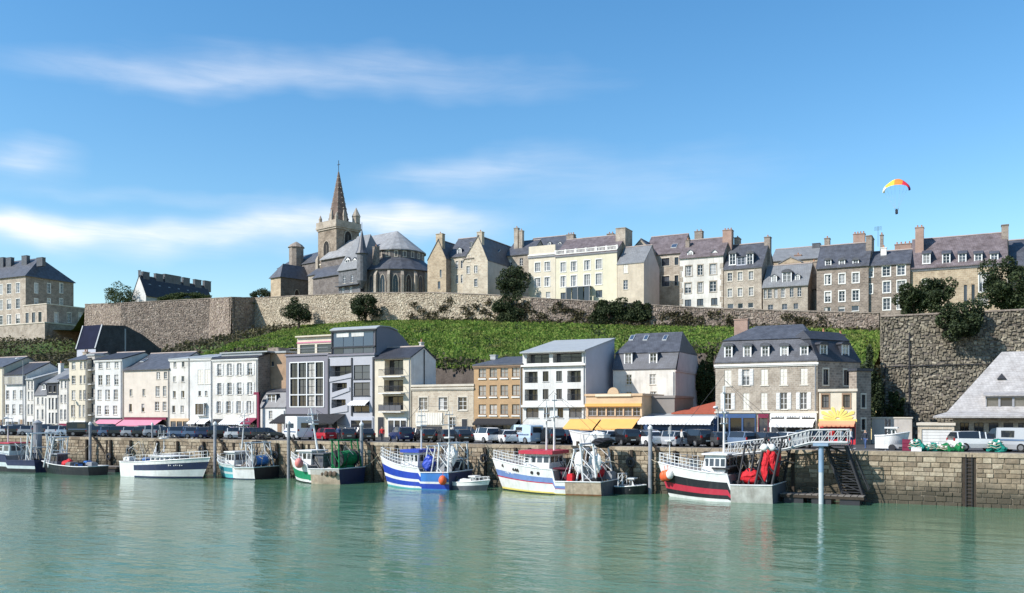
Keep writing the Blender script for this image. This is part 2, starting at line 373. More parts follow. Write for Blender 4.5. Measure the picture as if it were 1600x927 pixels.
# the street climbs behind the houses: ground under the cliff
def pseudo(x, y, s=1.0):
    return sin(x * .37 * s + 1.3 * sin(y * .23 * s)) * .5 + sin(x * .91 * s + y * .53 * s + 2) * .3 + sin(x * 2.3 * s - y * 1.7 * s) * .2
def hill():
    xs = np.linspace(X(-150, 90) - 70, X(1374, 70) + .3, 240); mb = MB(); nv = 22; cols = []
    for x in xs:
        ry, rt, rf = ramp_at(x); zl = interp(LOWX, x); c = []
        for j in range(nv + 1):
            v = j / nv; y = LOWY + (ry + .3 - LOWY) * v
            z = zl + (rf - zl) * (v ** 0.92) + pseudo(x, y) * .45 * sin(pi * min(1, v * 1.15) if v < .87 else 0)
            c.append((x, y, z))
        cols.append(c)
    n = nv + 1; mb.v = [p for c in cols for p in c]
    for i in range(len(cols) - 1):
        for j in range(nv): a = i * n + j; mb.f.append((a, a + n, a + n + 1, a + 1)); mb.m.append(0)
    mb.build('hillside', 'soil', smooth=True)['kind'] = 'structure'
    cl = MB(); cc = []                        # the rock cut at the foot of the slope
    for x in np.linspace(xs[0], xs[-1], 330):
        zl = interp(LOWX, x) + pseudo(x, LOWY) * .1
        cc.append([(x, LOWY - 1.6 + (v ** 2) * 1.7 + pseudo(x * 3, v * 14) * .35 * (1 - v), QZ - .3 + (zl - QZ + .35) * v) for v in np.linspace(0, 1, 14)])
    n = 14; cl.v = [p for c in cc for p in c]
    for i in range(len(cc) - 1):
        for j in range(n - 1): a = i * n + j; cl.f.append((a, a + n, a + n + 1, a + 1)); cl.m.append(0)
    cl.build('rock_face', 'rock')['kind'] = 'structure'
    pl = MB(); cc = []
    for x in list(xs) + [X(1374, 70) + 60]:
        ry, rt, rf = ramp_at(x); cc.append([(x, ry + .35, rt - 1.1), (x, 140, rt - 1.1), (x, 260, rt - 6)])
    pl.v = [p for c in cc for p in c]
    for i in range(len(cc) - 1):
        for j in range(2): a = i * 3 + j; pl.f.append((a, a + 3, a + 4, a + 1)); pl.m.append(0)
    pl.build('upper_town_ground', 'soil')['kind'] = 'structure'
hill()

# ------------------------------------------------------------------ rubble walls
def rubble(mb, p, q, z0, z1, h=0.42, proud=0.10, batter=0.0):
    """irregular stones over the wall from p to q; z0, z1 = (at p, at q)"""
    p = Vector((p[0], p[1])); q = Vector((q[0], q[1])); d = q - p; L = d.length; d /= L; nrm = Vector((d.y, -d.x))
    zb = min(z0); zt = max(z1); z = zb; row = 0
    def P(u, z, o):
        t = min(1, max(0, u / L)); lo = z0[0] + (z0[1] - z0[0]) * t; hi = z1[0] + (z1[1] - z1[0]) * t; z = min(max(z, lo), hi)
        o += batter * (hi - z)
        return (p.x + d.x * u + nrm.x * o, p.y + d.y * u + nrm.y * o, z)
    while z < zt:
        hh = h * random.uniform(.75, 1.25); u = -random.random() * .4
        while u < L:
            w = h * random.uniform(.7, 1.7); a, b = max(0, u), min(L, u + w); t = (a + b) / 2 / L; zk, hk = z, hh
            z = zk + random.uniform(-.45, .45) * h; hh = h * random.uniform(.7, 1.5)
            lo = z0[0] + (z0[1] - z0[0]) * t; hi = z1[0] + (z1[1] - z1[0]) * t
            if b - a > .08 and z + hh > lo and z < hi:
                o = proud * random.uniform(.3, 1.2); j = lambda s=.09: random.uniform(-s, s)
                A = [P(a + .02, z + .02, 0), P(b - .02, z + .02, 0), P(b - .02, z + hh - .02, 0), P(a + .02, z + hh - .02, 0)]
                e = min(.09, (b - a) * .25); B = [P(a + e + j(), z + e * .8 + j(), o), P(b - e + j(), z + e * .8 + j(), o), P(b - e + j(), z + hh - e + j(), o), P(a + e + j(), z + hh - e + j(), o)]
                n = len(mb.v); mb.v += A + B
                mb.f += [(n + 4, n + 5, n + 6, n + 7), (n, n + 1, n + 5, n + 4), (n + 1, n + 2, n + 6, n + 5), (n + 2, n + 3, n + 7, n + 6), (n + 3, n, n + 4, n + 7)]; mb.m += [0] * 5
            u += w; z, hh = zk, hk
        z += hh
TAN = [(0.20, 0.155, 0.135), (0.32, 0.25, 0.21), (0.44, 0.355, 0.285), (0.28, 0.215, 0.19), (0.54, 0.46, 0.38)]
PALE = [(0.35, 0.285, 0.215), (0.47, 0.40, 0.30), (0.57, 0.495, 0.375), (0.41, 0.335, 0.25), (0.64, 0.57, 0.45)]
BROWN = [(0.16, 0.125, 0.105), (0.27, 0.21, 0.175), (0.37, 0.30, 0.245), (0.21, 0.17, 0.15), (0.45, 0.375, 0.31)]
GREYB = [(0.10, 0.09, 0.07), (0.21, 0.185, 0.14), (0.32, 0.28, 0.21), (0.16, 0.14, 0.11), (0.44, 0.39, 0.30)]
mat('rubble_tan', TAN[0], var=0.2, scale=0.35, island=TAN, fine=0.25); mat('rubble_pale', PALE[0], var=0.18, scale=0.35, island=PALE, fine=0.2)
mat('rubble_brown', BROWN[0], var=0.22, scale=0.35, island=BROWN, fine=0.25); mat('rubble_grey', GREYB[0], var=0.22, scale=0.35, island=GREYB, fine=0.25)
def rampart(i0, i1, label, m, mort, h=0.36, cap=True, batter=0.03):
    r = thing('rampart_wall', label, 'rampart', tuple(RW[i0][0].xy) + (0,), 0, 'ramparts of the upper town')
    o = Vector((RW[i0][0].x, RW[i0][0].y, 0)); mb = MB(); core = MB(); cp = MB()
    for (p, zb), (q, zc) in zip(RW[i0:i1], RW[i0 + 1:i1 + 1]):
        a, b = p - o, q - o
        rubble(mb, a, b, (zb - 1.5, zc - 1.5), (p.z, q.z), h, 0.12, batter)
        d = Vector((b.x - a.x, b.y - a.y, 0)).normalized(); nr = Vector((d.y, -d.x, 0)); ba = batter * (p.z - zb + 1.5); bb = batter * (q.z - zc + 1.5)
        A = [Vector((a.x, a.y, zb - 1.5)) + nr * ba, Vector((b.x, b.y, zc - 1.5)) + nr * bb, Vector((b.x, b.y, q.z)), Vector((a.x, a.y, p.z))]
        core.face(A); core.face([A[3], A[2], A[2] - nr * .7, A[3] - nr * .7]); core.face([A[3] - nr * .7, A[2] - nr * .7, A[1] - nr * 1.2, A[0] - nr * 1.2])
        if cap:
            k = int(max(1, (b - a).xy.length / 1.6))
            for s in range(k):
                u0 = Vector((a.x, a.y, p.z)).lerp(Vector((b.x, b.y, q.z)), (s + .01) / k); u1 = Vector((a.x, a.y, p.z)).lerp(Vector((b.x, b.y, q.z)), (s + .99) / k); t = .16 + random.uniform(-.03, .05)
                cp.ring([[u + nr * .16 + UP * .004, u - nr * .75 + UP * .004, u - nr * .75 + UP * t, u + nr * .16 + UP * t] for u in (u0, u1)])
    core.build('wall_core', mort, r); tag(mb.build('stones', m, r), kind='stuff')
    if cap: tag(cp.build('coping_stones', 'chimney_stone', r), kind='stuff')
    return r
rampart(2, 3, 'pale stone bastion face left of the barrack chimneys', 'rubble_tan', 'mortar')
rampart(3, 4, 'long brown rubble rampart face under the slate roof with many chimneys', 'rubble_brown', 'mortar_dark')
rampart(4, 6, 'projecting pale stone bastion corner with one side in shadow', 'rubble_tan', 'mortar')
rampart(6, 9, 'pale beige rampart wall below the church', 'rubble_pale', 'mortar')
rampart(9, 12, 'long beige rampart below the apse and the gabled houses', 'rubble_pale', 'mortar', h=.34)
rampart(12, 17, 'long rough brown rampart under the upper town houses', 'rubble_brown', 'mortar_dark', h=.34)
# the high wall on the right
RY = 50.0
def high_wall():
    x0, x1 = X(1376, RY), X(1760, RY); zt = Z(1480, 491, RY); zb = QZ - .2
    r = thing('retaining_wall', 'high dark rubble retaining wall behind the pale slate roof', 'wall', (x0, RY, 0))
    mb = MB(); rubble(mb, (0, 0), (x1 - x0, 0), (zb, zb), (zt, zt), .36, .2, .02); rubble(mb, (0, 24), (0, 0), (zb, zb), (zt, zt), .45, .1, .0)
    tag(mb.build('stones', 'rubble_grey', r), kind='stuff')
    core = MB(); bt = .02 * (zt - zb)
    core.face([(0, -bt, zb), (x1 - x0, -bt, zb), (x1 - x0, 0, zt), (0, 0, zt)]).face([(0, 24, zb), (0, 0, zb), (0, 0, zt), (0, 24, zt)])
    core.face([(0, 0, zt), (x1 - x0, 0, zt), (x1 - x0, 1, zt), (0, 1, zt)]); core.build('wall_core', 'mortar_dark', r)
    k = 34
    for s in range(k):
        w = (x1 - x0) / k; MB().box(s * w + .01, s * w + w - .01, -.22, .8, zt + .004, zt + .2 + random.uniform(0, .04)).build('coping_stone', 'stone_dark', r)
    for (px, a, b) in ((1383, 568, 690), (1421, 520, 690)):
        u = X(px, RY) - x0; MB().tube((u, -.62, Z(px, b, RY)), (u, -.3, Z(px, a, RY)), .09).build('drainpipe', 'metal_dark', r)
    MB().tube((.6, -.42, Z(1400, 573, RY)), (x1 - x0 - 12, -.42, Z(1500, 570, RY)), .07).build('pipe', 'metal_dark', r)
    g = MB().face([(x0 - .2, RY + .9, zt - .9), (x1 + 40, RY + .9, zt - .9), (x1 + 40, 72, zt + .3), (x0 - .2, 72, zt + .3)])
    g.face([(x0 - .2, 72, zt + .3), (x1 + 40, 72, zt + .3), (x1 + 40, 90, zt + .3), (x0 - .2, 90, zt + .3)]); g.build('terrace_ground', 'soil')['kind'] = 'structure'
    return zt
WALLZ = high_wall()

# ------------------------------------------------------------------ quay wall of dressed stone
QS = [(0.24, 0.185, 0.13), (0.40, 0.315, 0.22), (0.52, 0.43, 0.31), (0.32, 0.25, 0.18), (0.60, 0.51, 0.38)]
def quay_mat(name, island):
    m = mat(name, (0.45, 0.36, 0.25), var=0.26, scale=0.5, island=island, fine=0.35, bump=.5, bscale=6, streak=.5, rnd=0 if island else .001)
    nt = m.node_tree; N = nt.nodes; L = nt.links; b = N['Principled BSDF']
    if not island:                            # single stones: tone from the object
        for n in N:
            if n.type == 'VALTORGB':
                e = n.color_ramp.elements
                e[0].color = (*QS[0], 1); e[1].color = (*QS[-1], 1)
                for i, q in enumerate(QS[1:-1]): e.new((i + 1) / 4).color = (*q, 1)
    # weed and tide stain below the high water mark
    src = b.inputs['Base Color'].links[0].from_socket; geo = N.new('ShaderNodeNewGeometry'); sp = N.new('ShaderNodeSeparateXYZ'); L.new(geo.outputs['Position'], sp.inputs[0])
    nz = N.new('ShaderNodeTexNoise'); nz.inputs['Scale'].default_value = .8; nz.inputs['Detail'].default_value = 5; L.new(geo.outputs['Position'], nz.inputs['Vector'])
    ad = N.new('ShaderNodeMath'); ad.operation = 'MULTIPLY_ADD'; L.new(nz.outputs['Fac'], ad.inputs[0]); ad.inputs[1].default_value = -1.6; L.new(sp.outputs[2], ad.inputs[2])
    mr = N.new('ShaderNodeMapRange'); mr.inputs[1].default_value = 0.1; mr.inputs[2].default_value = 1.7; mr.inputs[3].default_value = .92; mr.inputs[4].default_value = 0; L.new(ad.outputs[0], mr.inputs[0])
    mx = N.new('ShaderNodeMix'); mx.data_type = 'RGBA'; L.new(mr.outputs[0], mx.inputs[0]); L.new(src, mx.inputs[6]); mx.inputs[7].default_value = (0.065, 0.056, 0.04, 1)
    L.new(mx.outputs[2], b.inputs['Base Color'])
quay_mat('quay_stone', None); quay_mat('quay_stones', QS)
def quay_wall():
    r = thing('quay_wall', 'long coursed stone quay wall behind the moored boats', 'quay wall', (0, 0, 0))
    MB().box(XL, XR, .02, .9, -3, QZ - .32).build('wall_core', 'mortar', r)
    stones = []; z = -1.0; row = 0; slots = [X(1514, 0)]
    while z < QZ - .34:
        h = min(random.choice((.36, .42, .47)), QZ - .33 - z); u = XL - random.random() - (.5 if row % 2 else 0)
        if QZ - .33 - (z + h) < .2: h = QZ - .33 - z
        while u < XR:
            w = random.uniform(.5, 1.15); a, b = u, u + w; u += w
            sl = slots[0]
            if a > sl - .5 and b < sl + .5: continue
            if a < sl - .5 < b: b = sl - .5
            elif a < sl + .5 < b: a = sl + .5
            if b - a < .12: continue
            stones.append((a, b, z, z + h, random.uniform(.03, .10)))
        z += h; row += 1
    def shape(mb, w, h, o):
        e = .035; A = [(-w / 2 + .012, 0.03, -h / 2 + .012), (w / 2 - .012, 0.03, -h / 2 + .012), (w / 2 - .012, 0.03, h / 2 - .012), (-w / 2 + .012, 0.03, h / 2 - .012)]
        j = lambda: random.uniform(-.015, .015)
        B = [(p[0] - math.copysign(e, p[0]) + j(), -o + j(), p[2] - math.copysign(e, p[2]) + j()) for p in A]
        mb.ring([A, B]); return mb
    seen = [s for s in stones if s[3] > .15 and s[0] > X(1225, 0)]
    seen.sort(key=lambda s: -(s[1] - s[0]) * (s[3] - s[2])); single = set(seen[:300]); cache = {}
    for s in stones:
        if s in single:
            k = (round((s[1] - s[0]) * 12), round((s[3] - s[2]) * 25), random.randrange(2))
            if k not in cache: cache[k] = shape(MB(), s[1] - s[0], s[3] - s[2], .06).mesh('stone_block', 'quay_stone')
            link('stone_block', cache[k], r, ((s[0] + s[1]) / 2, random.uniform(-.02, .02), (s[2] + s[3]) / 2))
    rest = MB()
    for s in stones:
        if s not in single:
            t = shape(MB(), s[1] - s[0], s[3] - s[2], s[4]); c = ((s[0] + s[1]) / 2, 0, (s[2] + s[3]) / 2); n = len(rest.v)
            rest.v += [(p[0] + c[0], p[1], p[2] + c[2]) for p in t.v]; rest.f += [tuple(n + i for i in f) for f in t.f]; rest.m += t.m
    tag(rest.build('stone_blocks', 'quay_stones', r), kind='stuff')
    u = XL; cm = None
    while u < XR:                              # coping
        me = MB().box(.01, 2.03, -.12, .9, QZ - .325, QZ + .03).mesh('coping_stone', 'quay_stone') if cm is None else cm
        cm = me; link('coping_stone', me, r, (u, random.uniform(-.02, .02), random.uniform(-.01, .01))); u += 2.04
    fm = MB().box(-.13, .13, -.36, -.13, -1, QZ - .25).mesh('timber_fender', 'timber_dark'); R = lambda rr, y: [(rr * cos(2 * pi * i / 14), y, rr * sin(2 * pi * i / 14)) for i in range(14)]
    tm = MB().ring([R(.25, -.37), R(.46, -.42), R(.5, -.5), R(.46, -.6), R(.25, -.62), R(.25, -.37)], cap0=False, cap1=False).mesh('tyre_fender', 'metal_dark')
    for i, px in enumerate(range(60, 1260, 37)):
        o = link('timber_fender', fm, r, (X(px, 0) + random.uniform(-.6, .6), 0, 0))
        if i % 3 != 2: link('tyre_fender', tm, o, (0, 0, random.uniform(1.6, 3.2)))
    x = slots[0]
    MB().box(x - .5, x + .5, .0, .015, -1, QZ - .33).build('ladder_recess', 'timber_dark', r)  # flat panel, the slot's shade put into its dark colour
    lad = MB()
    for s in (-.22, .22): lad.tube((x + s, -.12, -.6), (x + s, -.12, QZ - .1), .035)
    for i in range(15): lad.tube((x - .22, -.12, -.4 + i * .3), (x + .22, -.12, -.4 + i * .3), .025)
    tag(lad.build('quay_ladder', 'metal_dark'), 'dark iron ladder set in the recess of the quay wall', 'ladder')
quay_wall()

# ------------------------------------------------------------------ windows
WIN = {}
STY = {  # frame, mullions, transoms, pane, extra
    'c': ('frame_white', 1, 2, 'mix', ''), 's': ('frame_white', 1, 2, 'pane', 'S'), 'q': ('frame_white', 1, 2, 'mix', 'Q'), 'b': ('frame_brown', 1, 1, 'mix', 'L'),
    'd': ('frame_dark', 1, 0, 'pane', ''), 'g': ('frame_dark', 1, 1, 'mix', ''), 'p': ('frame_white', 0, 0, 'mix', ''), 'w': ('frame_white', 1, 0, 'mix', 'Q'),
    'k': ('frame_dark', 1, 1, 'pane', 'Q'), 't': ('frame_white', 2, 1, 'mix', 'Q'), 'h': ('frame_dark', 3, 0, 'pane', ''), 'z': ('frame_brown', 1, 1, 'pane_curtain', 'B'), 'n': ('frame_grey', 1, 1, 'pane', '')}
def window(parent, x, y, z, w, h, sty='c', rz=0, name='window', trim='trim'):
    fm, nm, nt_, pm, ex = STY[sty]
    key = (round(w, 1), round(h, 1), sty, trim)
    w2, h2 = w, h
    if key not in WIN:
        b = MB(); t = min(.065, w * .075); y0, y1 = .10, .16
        b.box(0, t, y0, y1, 0, h); b.box(w - t, w, y0, y1, 0, h); b.box(t, w - t, y0, y1, 0, t); b.box(t, w - t, y0, y1, h - t, h)
        for i in range(nm):
            c = w * (i + 1) / (nm + 1); b.box(c - t * .55, c + t * .55, y0 + .004, y1 - .004, t, h - t)
        for i in range(nt_):
            c = h * (i + 1) / (nt_ + 1); b.box(t, w - t, y0 + .008, y1 - .008, c - t * .35, c + t * .35)
        if ex == 'Q' or ex == 'L':
            e = .14; b.box(-e, w + e, -.07, .04, -.14, 0, 1)
            if ex == 'Q': b.box(-e, 0, -.035, .10, 0, h, 1); b.box(w, w + e, -.035, .10, 0, h, 1); b.box(-e, w + e, -.045, .10, h, h + .18, 1)
        elif ex == 'B':
            b.box(-.05, w + .05, -.12, .02, -.16, 0, 1); b.box(0.06, w - .06, -.09, .0, 0.003, .16, 0)
        else: b.box(-.07, w + .07, -.08, .05, -.08, 0, 1)
        me = b.mesh(name, [fm, trim])
        WIN[key] = (me, {p: MB().face([(t, .145, t), (w - t, .145, t), (w - t, .145, h - t), (t, .145, h - t)]).mesh('pane', p) for p in ('pane', 'pane_curtain')})
    me, panes = WIN[key]
    o = link(name, me, parent, (x, y, z), rz)
    pk = pm if pm in panes else ('pane_curtain' if random.random() < .25 else 'pane')
    link('pane', panes[pk], o)
    if pk == 'pane' and fm in ('frame_white', 'frame_brown') and w > .45 and random.random() < .5:
        kc = ('cu', round(w, 1), round(h, 1), random.randrange(3))
        if kc not in WIN:
            b = MB(); c = .141; v = kc[3]
            if v == 0: b.face([(.05, c, .05), (w * .3, c, .05), (w * .22, c, h - .05), (.05, c, h - .05)]).face([(w * .72, c, .05), (w - .05, c, .05), (w - .05, c, h - .05), (w * .78, c, h - .05)])
            elif v == 1: b.face([(.05, c, h * .55), (w - .05, c, h * .55), (w - .05, c, h - .05), (.05, c, h - .05)])
            else: b.face([(.05, c, .05), (w * .48, c, .05), (w * .46, c, h - .05), (.05, c, h - .05)])
            WIN[kc] = b.mesh('curtain', mat('curtain', (.5, .48, .45), rough=.5, var=.15, scale=4))
        link('curtain', WIN[kc], o)
    if ex == 'S':
        sw = w * .52; k2 = ('sh', round(sw, 1), round(h, 1))
        if k2 not in WIN:
            b = MB().box(0, sw, -.05, -.01, 0, h)
            for i in range(5): b.box(.05, sw - .05, -.075, -.052, h * (.06 + .18 * i), h * (.06 + .18 * i + .13))
            WIN[k2] = b.mesh('shutter', 'shutter')
        c, s_ = cos(rz), sin(rz)
        for u in (-sw - .03, w + .03): link('shutter', WIN[k2], parent, (x + u * c, y + u * s_, z), rz)
    return o
def closed_shutter(parent, x, y, z, w, h, rz=0):
    k = ('cl', round(w, 1), round(h, 1))
    if k not in WIN:
        b = MB()
        for i in range(2):
            b.box(i * w / 2 + .01, (i + 1) * w / 2 - .01, .05, .10, 0.01, h - .01)
            for j in range(4): b.box(i * w / 2 + .06, (i + 1) * w / 2 - .06, .03, .052, h * (.06 + .235 * j), h * (.06 + .235 * j + .18))
        b.box(-.1, w + .1, -.07, .04, -.1, -.002)
        WIN[k] = b.mesh('shutter', 'shutter_cream')
    return link('shutter', WIN[k], parent, (x, y, z), rz)

def facade(mb, T, u0, u1, z0, z1, holes, mi=0, reveal=.2, mr=None):
    """wall rectangle with real openings; T maps (u, z, depth) to a point"""
    us = sorted({u0, u1, *[a for h in holes for a in h[:2]]}); zs = sorted({z0, z1, *[a for h in holes for a in h[2:4]]})
    us = [u for u in us if u0 <= u <= u1]; zs = [z for z in zs if z0 <= z <= z1]
    for a, b in zip(us, us[1:]):
        for c, d in zip(zs, zs[1:]):
            mu, mz = (a + b) / 2, (c + d) / 2
            if any(h[0] < mu < h[1] and h[2] < mz < h[3] for h in holes): continue
            mb.face([T(a, c, 0), T(b, c, 0), T(b, d, 0), T(a, d, 0)], mi)
    mr = mi if mr is None else mr
    for h in holes:
        a, b, c, d = h[:4]; r = h[4] if len(h) > 4 else reveal
        for e, f in (((a, c), (b, c)), ((b, c), (b, d)), ((b, d), (a, d)), ((a, d), (a, c))):
            mb.face([T(*e, 0), T(*f, 0), T(*f, r), T(*e, r)], mr)
        if r > .5: mb.face([T(a, c, r), T(b, c, r), T(b, d, r), T(a, d, r)], mr)

class House:
    def __init__(s, name, label, x0, x1, Y, eave, D=9, base=QZ, rz=0, wall='white', cat='house', group=None, rows=(), side=(), roof='gable', ridge=None,
                 rmat='slate', ov=.25, hip=(2, 2), inset=(1.2, 0, 1.2, 0), brk=None, trim='trim', cornice=None, side_mat=None, loggia='interior', ridge_at=.5, wallname='wall'):
        s.Y = Y; s.base = base; s.rz = RAD(rz); s.o = Vector((X(x0, Y), Y, base)); s.R = Matrix.Rotation(-s.rz, 3, 'Z')
        to = D if isinstance(D, str) else None; s.pc = (x0 + x1) / 2; s.root = thing(name, label, cat, s.o, s.rz, group); s.D = D
        s.W = s.pt(x1, 600)[0]; W_ = s.W
        if to: D = s.D = max(2.0, s.sd(float(to), 600)[1])      # depth given by where the flank ends
        s.H = H = s.pt(s.pc, eave)[2]
        holes = []; items = []
        for r in rows:
            z0, z1 = s.pt(s.pc, r[1])[2], s.pt(s.pc, r[0])[2]
            for a, b in r[2]:
                u0, u1 = s.pt(a, 600)[0], s.pt(b, 600)[0]; st = r[3]
                holes.append((u0, u1, z0, z1, 1.3) if st == 'L' else (u0, u1, z0, z1)); items.append((u0, u1, z0, z1, st))
        sh = []; sit = []
        for r in side:
            for a, b in r[2]:
                p0 = s.sd((a + b) / 2, r[1]); p1 = s.sd((a + b) / 2, r[0]); y0, y1 = s.sd(a, 600)[1], s.sd(b, 600)[1]
                sh.append((y0, y1, p0[2], p1[2])); sit.append((y0, y1, p0[2], p1[2], r[3]))
        mb = MB(); sm = 1 if side_mat else 0  # dark side materials put the flank's shade into its colour
        facade(mb, lambda u, z, d: (u, d, z), 0, W_, 0, H, holes, 0, mr=None)
        facade(mb, lambda u, z, d: (W_ - d, u, z), 0, D, 0, H, sh, sm)
        mb.face([(0, D, 0), (0, 0, 0), (0, 0, H), (0, D, H)], sm); mb.face([(W_, D, 0), (0, D, 0), (0, D, H), (W_, D, H)], sm)
        R = None
        if ridge is not None: R = s.pt(s.pc, ridge, D * ridge_at)[2]
        s.Rz = R; ry = D * ridge_at; rb = MB()
        if roof == 'gable':
            for x in (0, W_): mb.face([(x, 0, H), (x, D, H), (x, ry, R - .1)], sm)
            rb.prism([(-ov, H - .02), (ry, R), (D + ov, H - .02), (D + ov, H - .18), (ry, R - .2), (-ov, H - .18)], 'x', -.12, W_ + .12)
        elif roof == 'gabley':
            rx = W_ * ridge_at; R = s.pt(s.pc, ridge, 0)[2]; s.Rz = R
            for y in (0, D): mb.face([(0, y, H), (W_, y, H), (rx, y, R - .1)], 0 if y == 0 else sm)
            rb.prism([(-ov, H - .02), (rx, R), (W_ + ov, H - .02), (W_ + ov, H - .18), (rx, R - .2), (-ov, H - .18)], 'y', -.1, D + .1)
        elif roof == 'hip':
            a, b = hip; e = H + .12
            c = [(-ov, -ov), (W_ + ov, -ov), (W_ + ov, D + ov), (-ov, D + ov)]
            rb.v = [(x, y, H) for x, y in c] + [(x, y, e) for x, y in c] + [(a, ry, R), (W_ - b, ry, R)]
            rb.f = [(3, 2, 1, 0), (0, 1, 5, 4), (1, 2, 6, 5), (2, 3, 7, 6), (3, 0, 4, 7), (4, 5, 9, 8), (6, 7, 8, 9), (5, 6, 9), (7, 4, 8)]; rb.m = [0] * 9
        elif roof == 'mansard':
            f, r_, bk, l = inset; z1 = s.pt(s.pc, brk, f)[2]; s.z1 = z1; a, b = hip
            c = [(-.1, -.1), (W_ + .1, -.1), (W_ + .1, D + .1), (-.1, D + .1)]; t = [(l - .1, f), (W_ - r_ + .1, f), (W_ - r_ + .1, D - bk), (l - .1, D - bk)]
            rb.v = [(x, y, H + .003) for x, y in c] + [(x, y, H + .12) for x, y in c] + [(x, y, z1) for x, y in t] + [(x - (.1 if i in (0, 3) else -.1), y - (.12 if i < 2 else -.12), z1 + .05) for i, (x, y) in enumerate(t)] + [(a, ry, R), (W_ - b, ry, R)]
            q = []
            for k in (0, 4, 8): q += [(k + i, k + (i + 1) % 4, k + 4 + (i + 1) % 4, k + 4 + i) for i in range(4)]
            rb.f = [(3, 2, 1, 0)] + q + [(12, 13, 17, 16), (14, 15, 16, 17), (13, 14, 17), (15, 12, 16)]; rb.m = [0] * len(rb.f)
        elif roof == 'shed':
            R = s.pt(s.pc, ridge, D)[2]; s.Rz = R
            for x in (0, W_): mb.face([(x, 0, H), (x, D, H), (x, D, R - .1)], sm)
            mb.face([(0, D, H), (W_, D, H), (W_, D, R - .1), (0, D, R - .1)], sm)
            rb.prism([(-ov, H - .02), (D + .1, R), (D + .1, R - .16), (-ov, H - .18)], 'x', -.12, W_ + .12)
        elif roof == 'flat':
            rb.box(-.12, W_ + .12, -.15, D + .1, H + .002, H + .28)
        s.plane = (-ov, H, ry, R) if roof in ('gable', 'hip') else (inset[0], s.z1 + .05, ry, R) if roof == 'mansard' else None
        mats = [wall] + ([side_mat] if side_mat else [])
        mb.build(wallname, mats, s.root)
        s.roof = rb.build('roof', rmat, s.root) if rb.v else None
        for u0, u1, z0, z1, st in items:
            if st == 'x': closed_shutter(s.root, u0, 0, z0, u1 - u0, z1 - z0)
            elif st == 'L': s.loggia(u0, u1, z0, z1)
            elif st == 'o': pass
            else: window(s.root, u0, 0, z0, u1 - u0, z1 - z0, st, trim=trim)
        for y0, y1, z0, z1, st in sit: window(s.root, W_, y0, z0, y1 - y0, z1 - z0, st, rz=pi / 2, trim=trim)
        if base == QZ and W_ > 2.5 and roof in ('gable', 'shed', 'mansard') and not rz: MB().tube((W_ - .2, -.09, .2), (W_ - .2, -.09, H - .35), .055, n=6).build('downpipe', 'metal_grey', s.root)
        if roof == 'gable': MB().prism([(ry - .16, R - .06), (ry, R + .12), (ry + .16, R - .06)], 'x', -.13, W_ + .13).build('ridge_tiles', 'ridge', s.root)
        if roof == 'gabley': MB().prism([(rx - .16, R - .06), (rx, R + .12), (rx + .16, R - .06)], 'y', -.11, D + .11).build('ridge_tiles', 'ridge', s.root)
        if cornice: 
            b = MB().box(-.14, W_ + .14, -.2, -.002, H - .36, H - .16).box(-.08, W_ + .08, -.12, -.002, H - .5, H - .361)
            b.build('cornice', cornice, s.root)
    def solve(s, px, py, k, sl):
        o = s.R @ (CAM - s.o); d = s.R @ ray(px, py); t = (k[1] - o.z + (o.y - k[0]) * sl) / (d.z - d.y * sl); return o.y + d.y * t
    def pt(s, px, py, yd=0.0):
        o = s.R @ (CAM - s.o); d = s.R @ ray(px, py); t = (yd - o.y) / d.y; return o + d * t
    def sd(s, px, py, x=None):
        x = s.W if x is None else x; o = s.R @ (CAM - s.o); d = s.R @ ray(px, py); t = (x - o.x) / d.x; return o + d * t
    def loggia(s, u0, u1, z0, z1, rail='metal_dark', back='pane'):
        w = u1 - u0; r = link('loggia', MB().box(u0 + .02, u1 - .02, 1.18, 1.24, z0 + .02, z1 - .02).mesh('loggia', 'frame_dark'), s.root)
        for i in range(2): MB().face([(u0 + .06 + i * w / 2, 1.17, z0 + .05), (u0 + (i + 1) * w / 2 - .06, 1.17, z0 + .05), (u0 + (i + 1) * w / 2 - .06, 1.17, z1 - .12), (u0 + .06 + i * w / 2, 1.17, z1 - .12)]).build('pane', 'pane', r)
        b = MB().box(u0, u1, -.03, .02, z0 + .95 if z1 - z0 > 1.6 else z0 + .7, (z0 + 1.0) if z1 - z0 > 1.6 else z0 + .75)
        n = max(3, int(w / .18)); top = .95 if z1 - z0 > 1.6 else .7
        for i in range(n + 1): u = u0 + w * i / n; b.box(u - .012, u + .012, -.01, .01, z0, z0 + top)
        b.build('railing', rail, s.root)
    def chimney(s, px0, px1, top, yd, m='chimney_stone', pots=2, d=.7, bot=None, cap=True, potm='pot'):
        u0, u1 = s.pt(px0, 600, yd)[0], s.pt(px1, 600, yd)[0]; z1 = s.pt((px0 + px1) / 2, top, yd)[2]
        z0 = (s.H - .3) if bot is None else s.pt((px0 + px1) / 2, bot, yd)[2]; c = MB().box(u0, u1, yd, yd + d, z0, z1)
        if cap: c.box(u0 - .07, u1 + .07, yd - .07, yd + d + .07, z1 + .002, z1 + .13)
        o = c.build('chimney', m, s.root); k = pots
        for i in range(k):
            u = u0 + (u1 - u0) * (i + .5) / k
            MB().lathe([(.10, 0), (.13, .05), (.10, .3), (.13, .36), (.12, .42)], 8, (u, yd + d / 2, z1 + .13)).build('chimney_pot', potm, o)
        return o
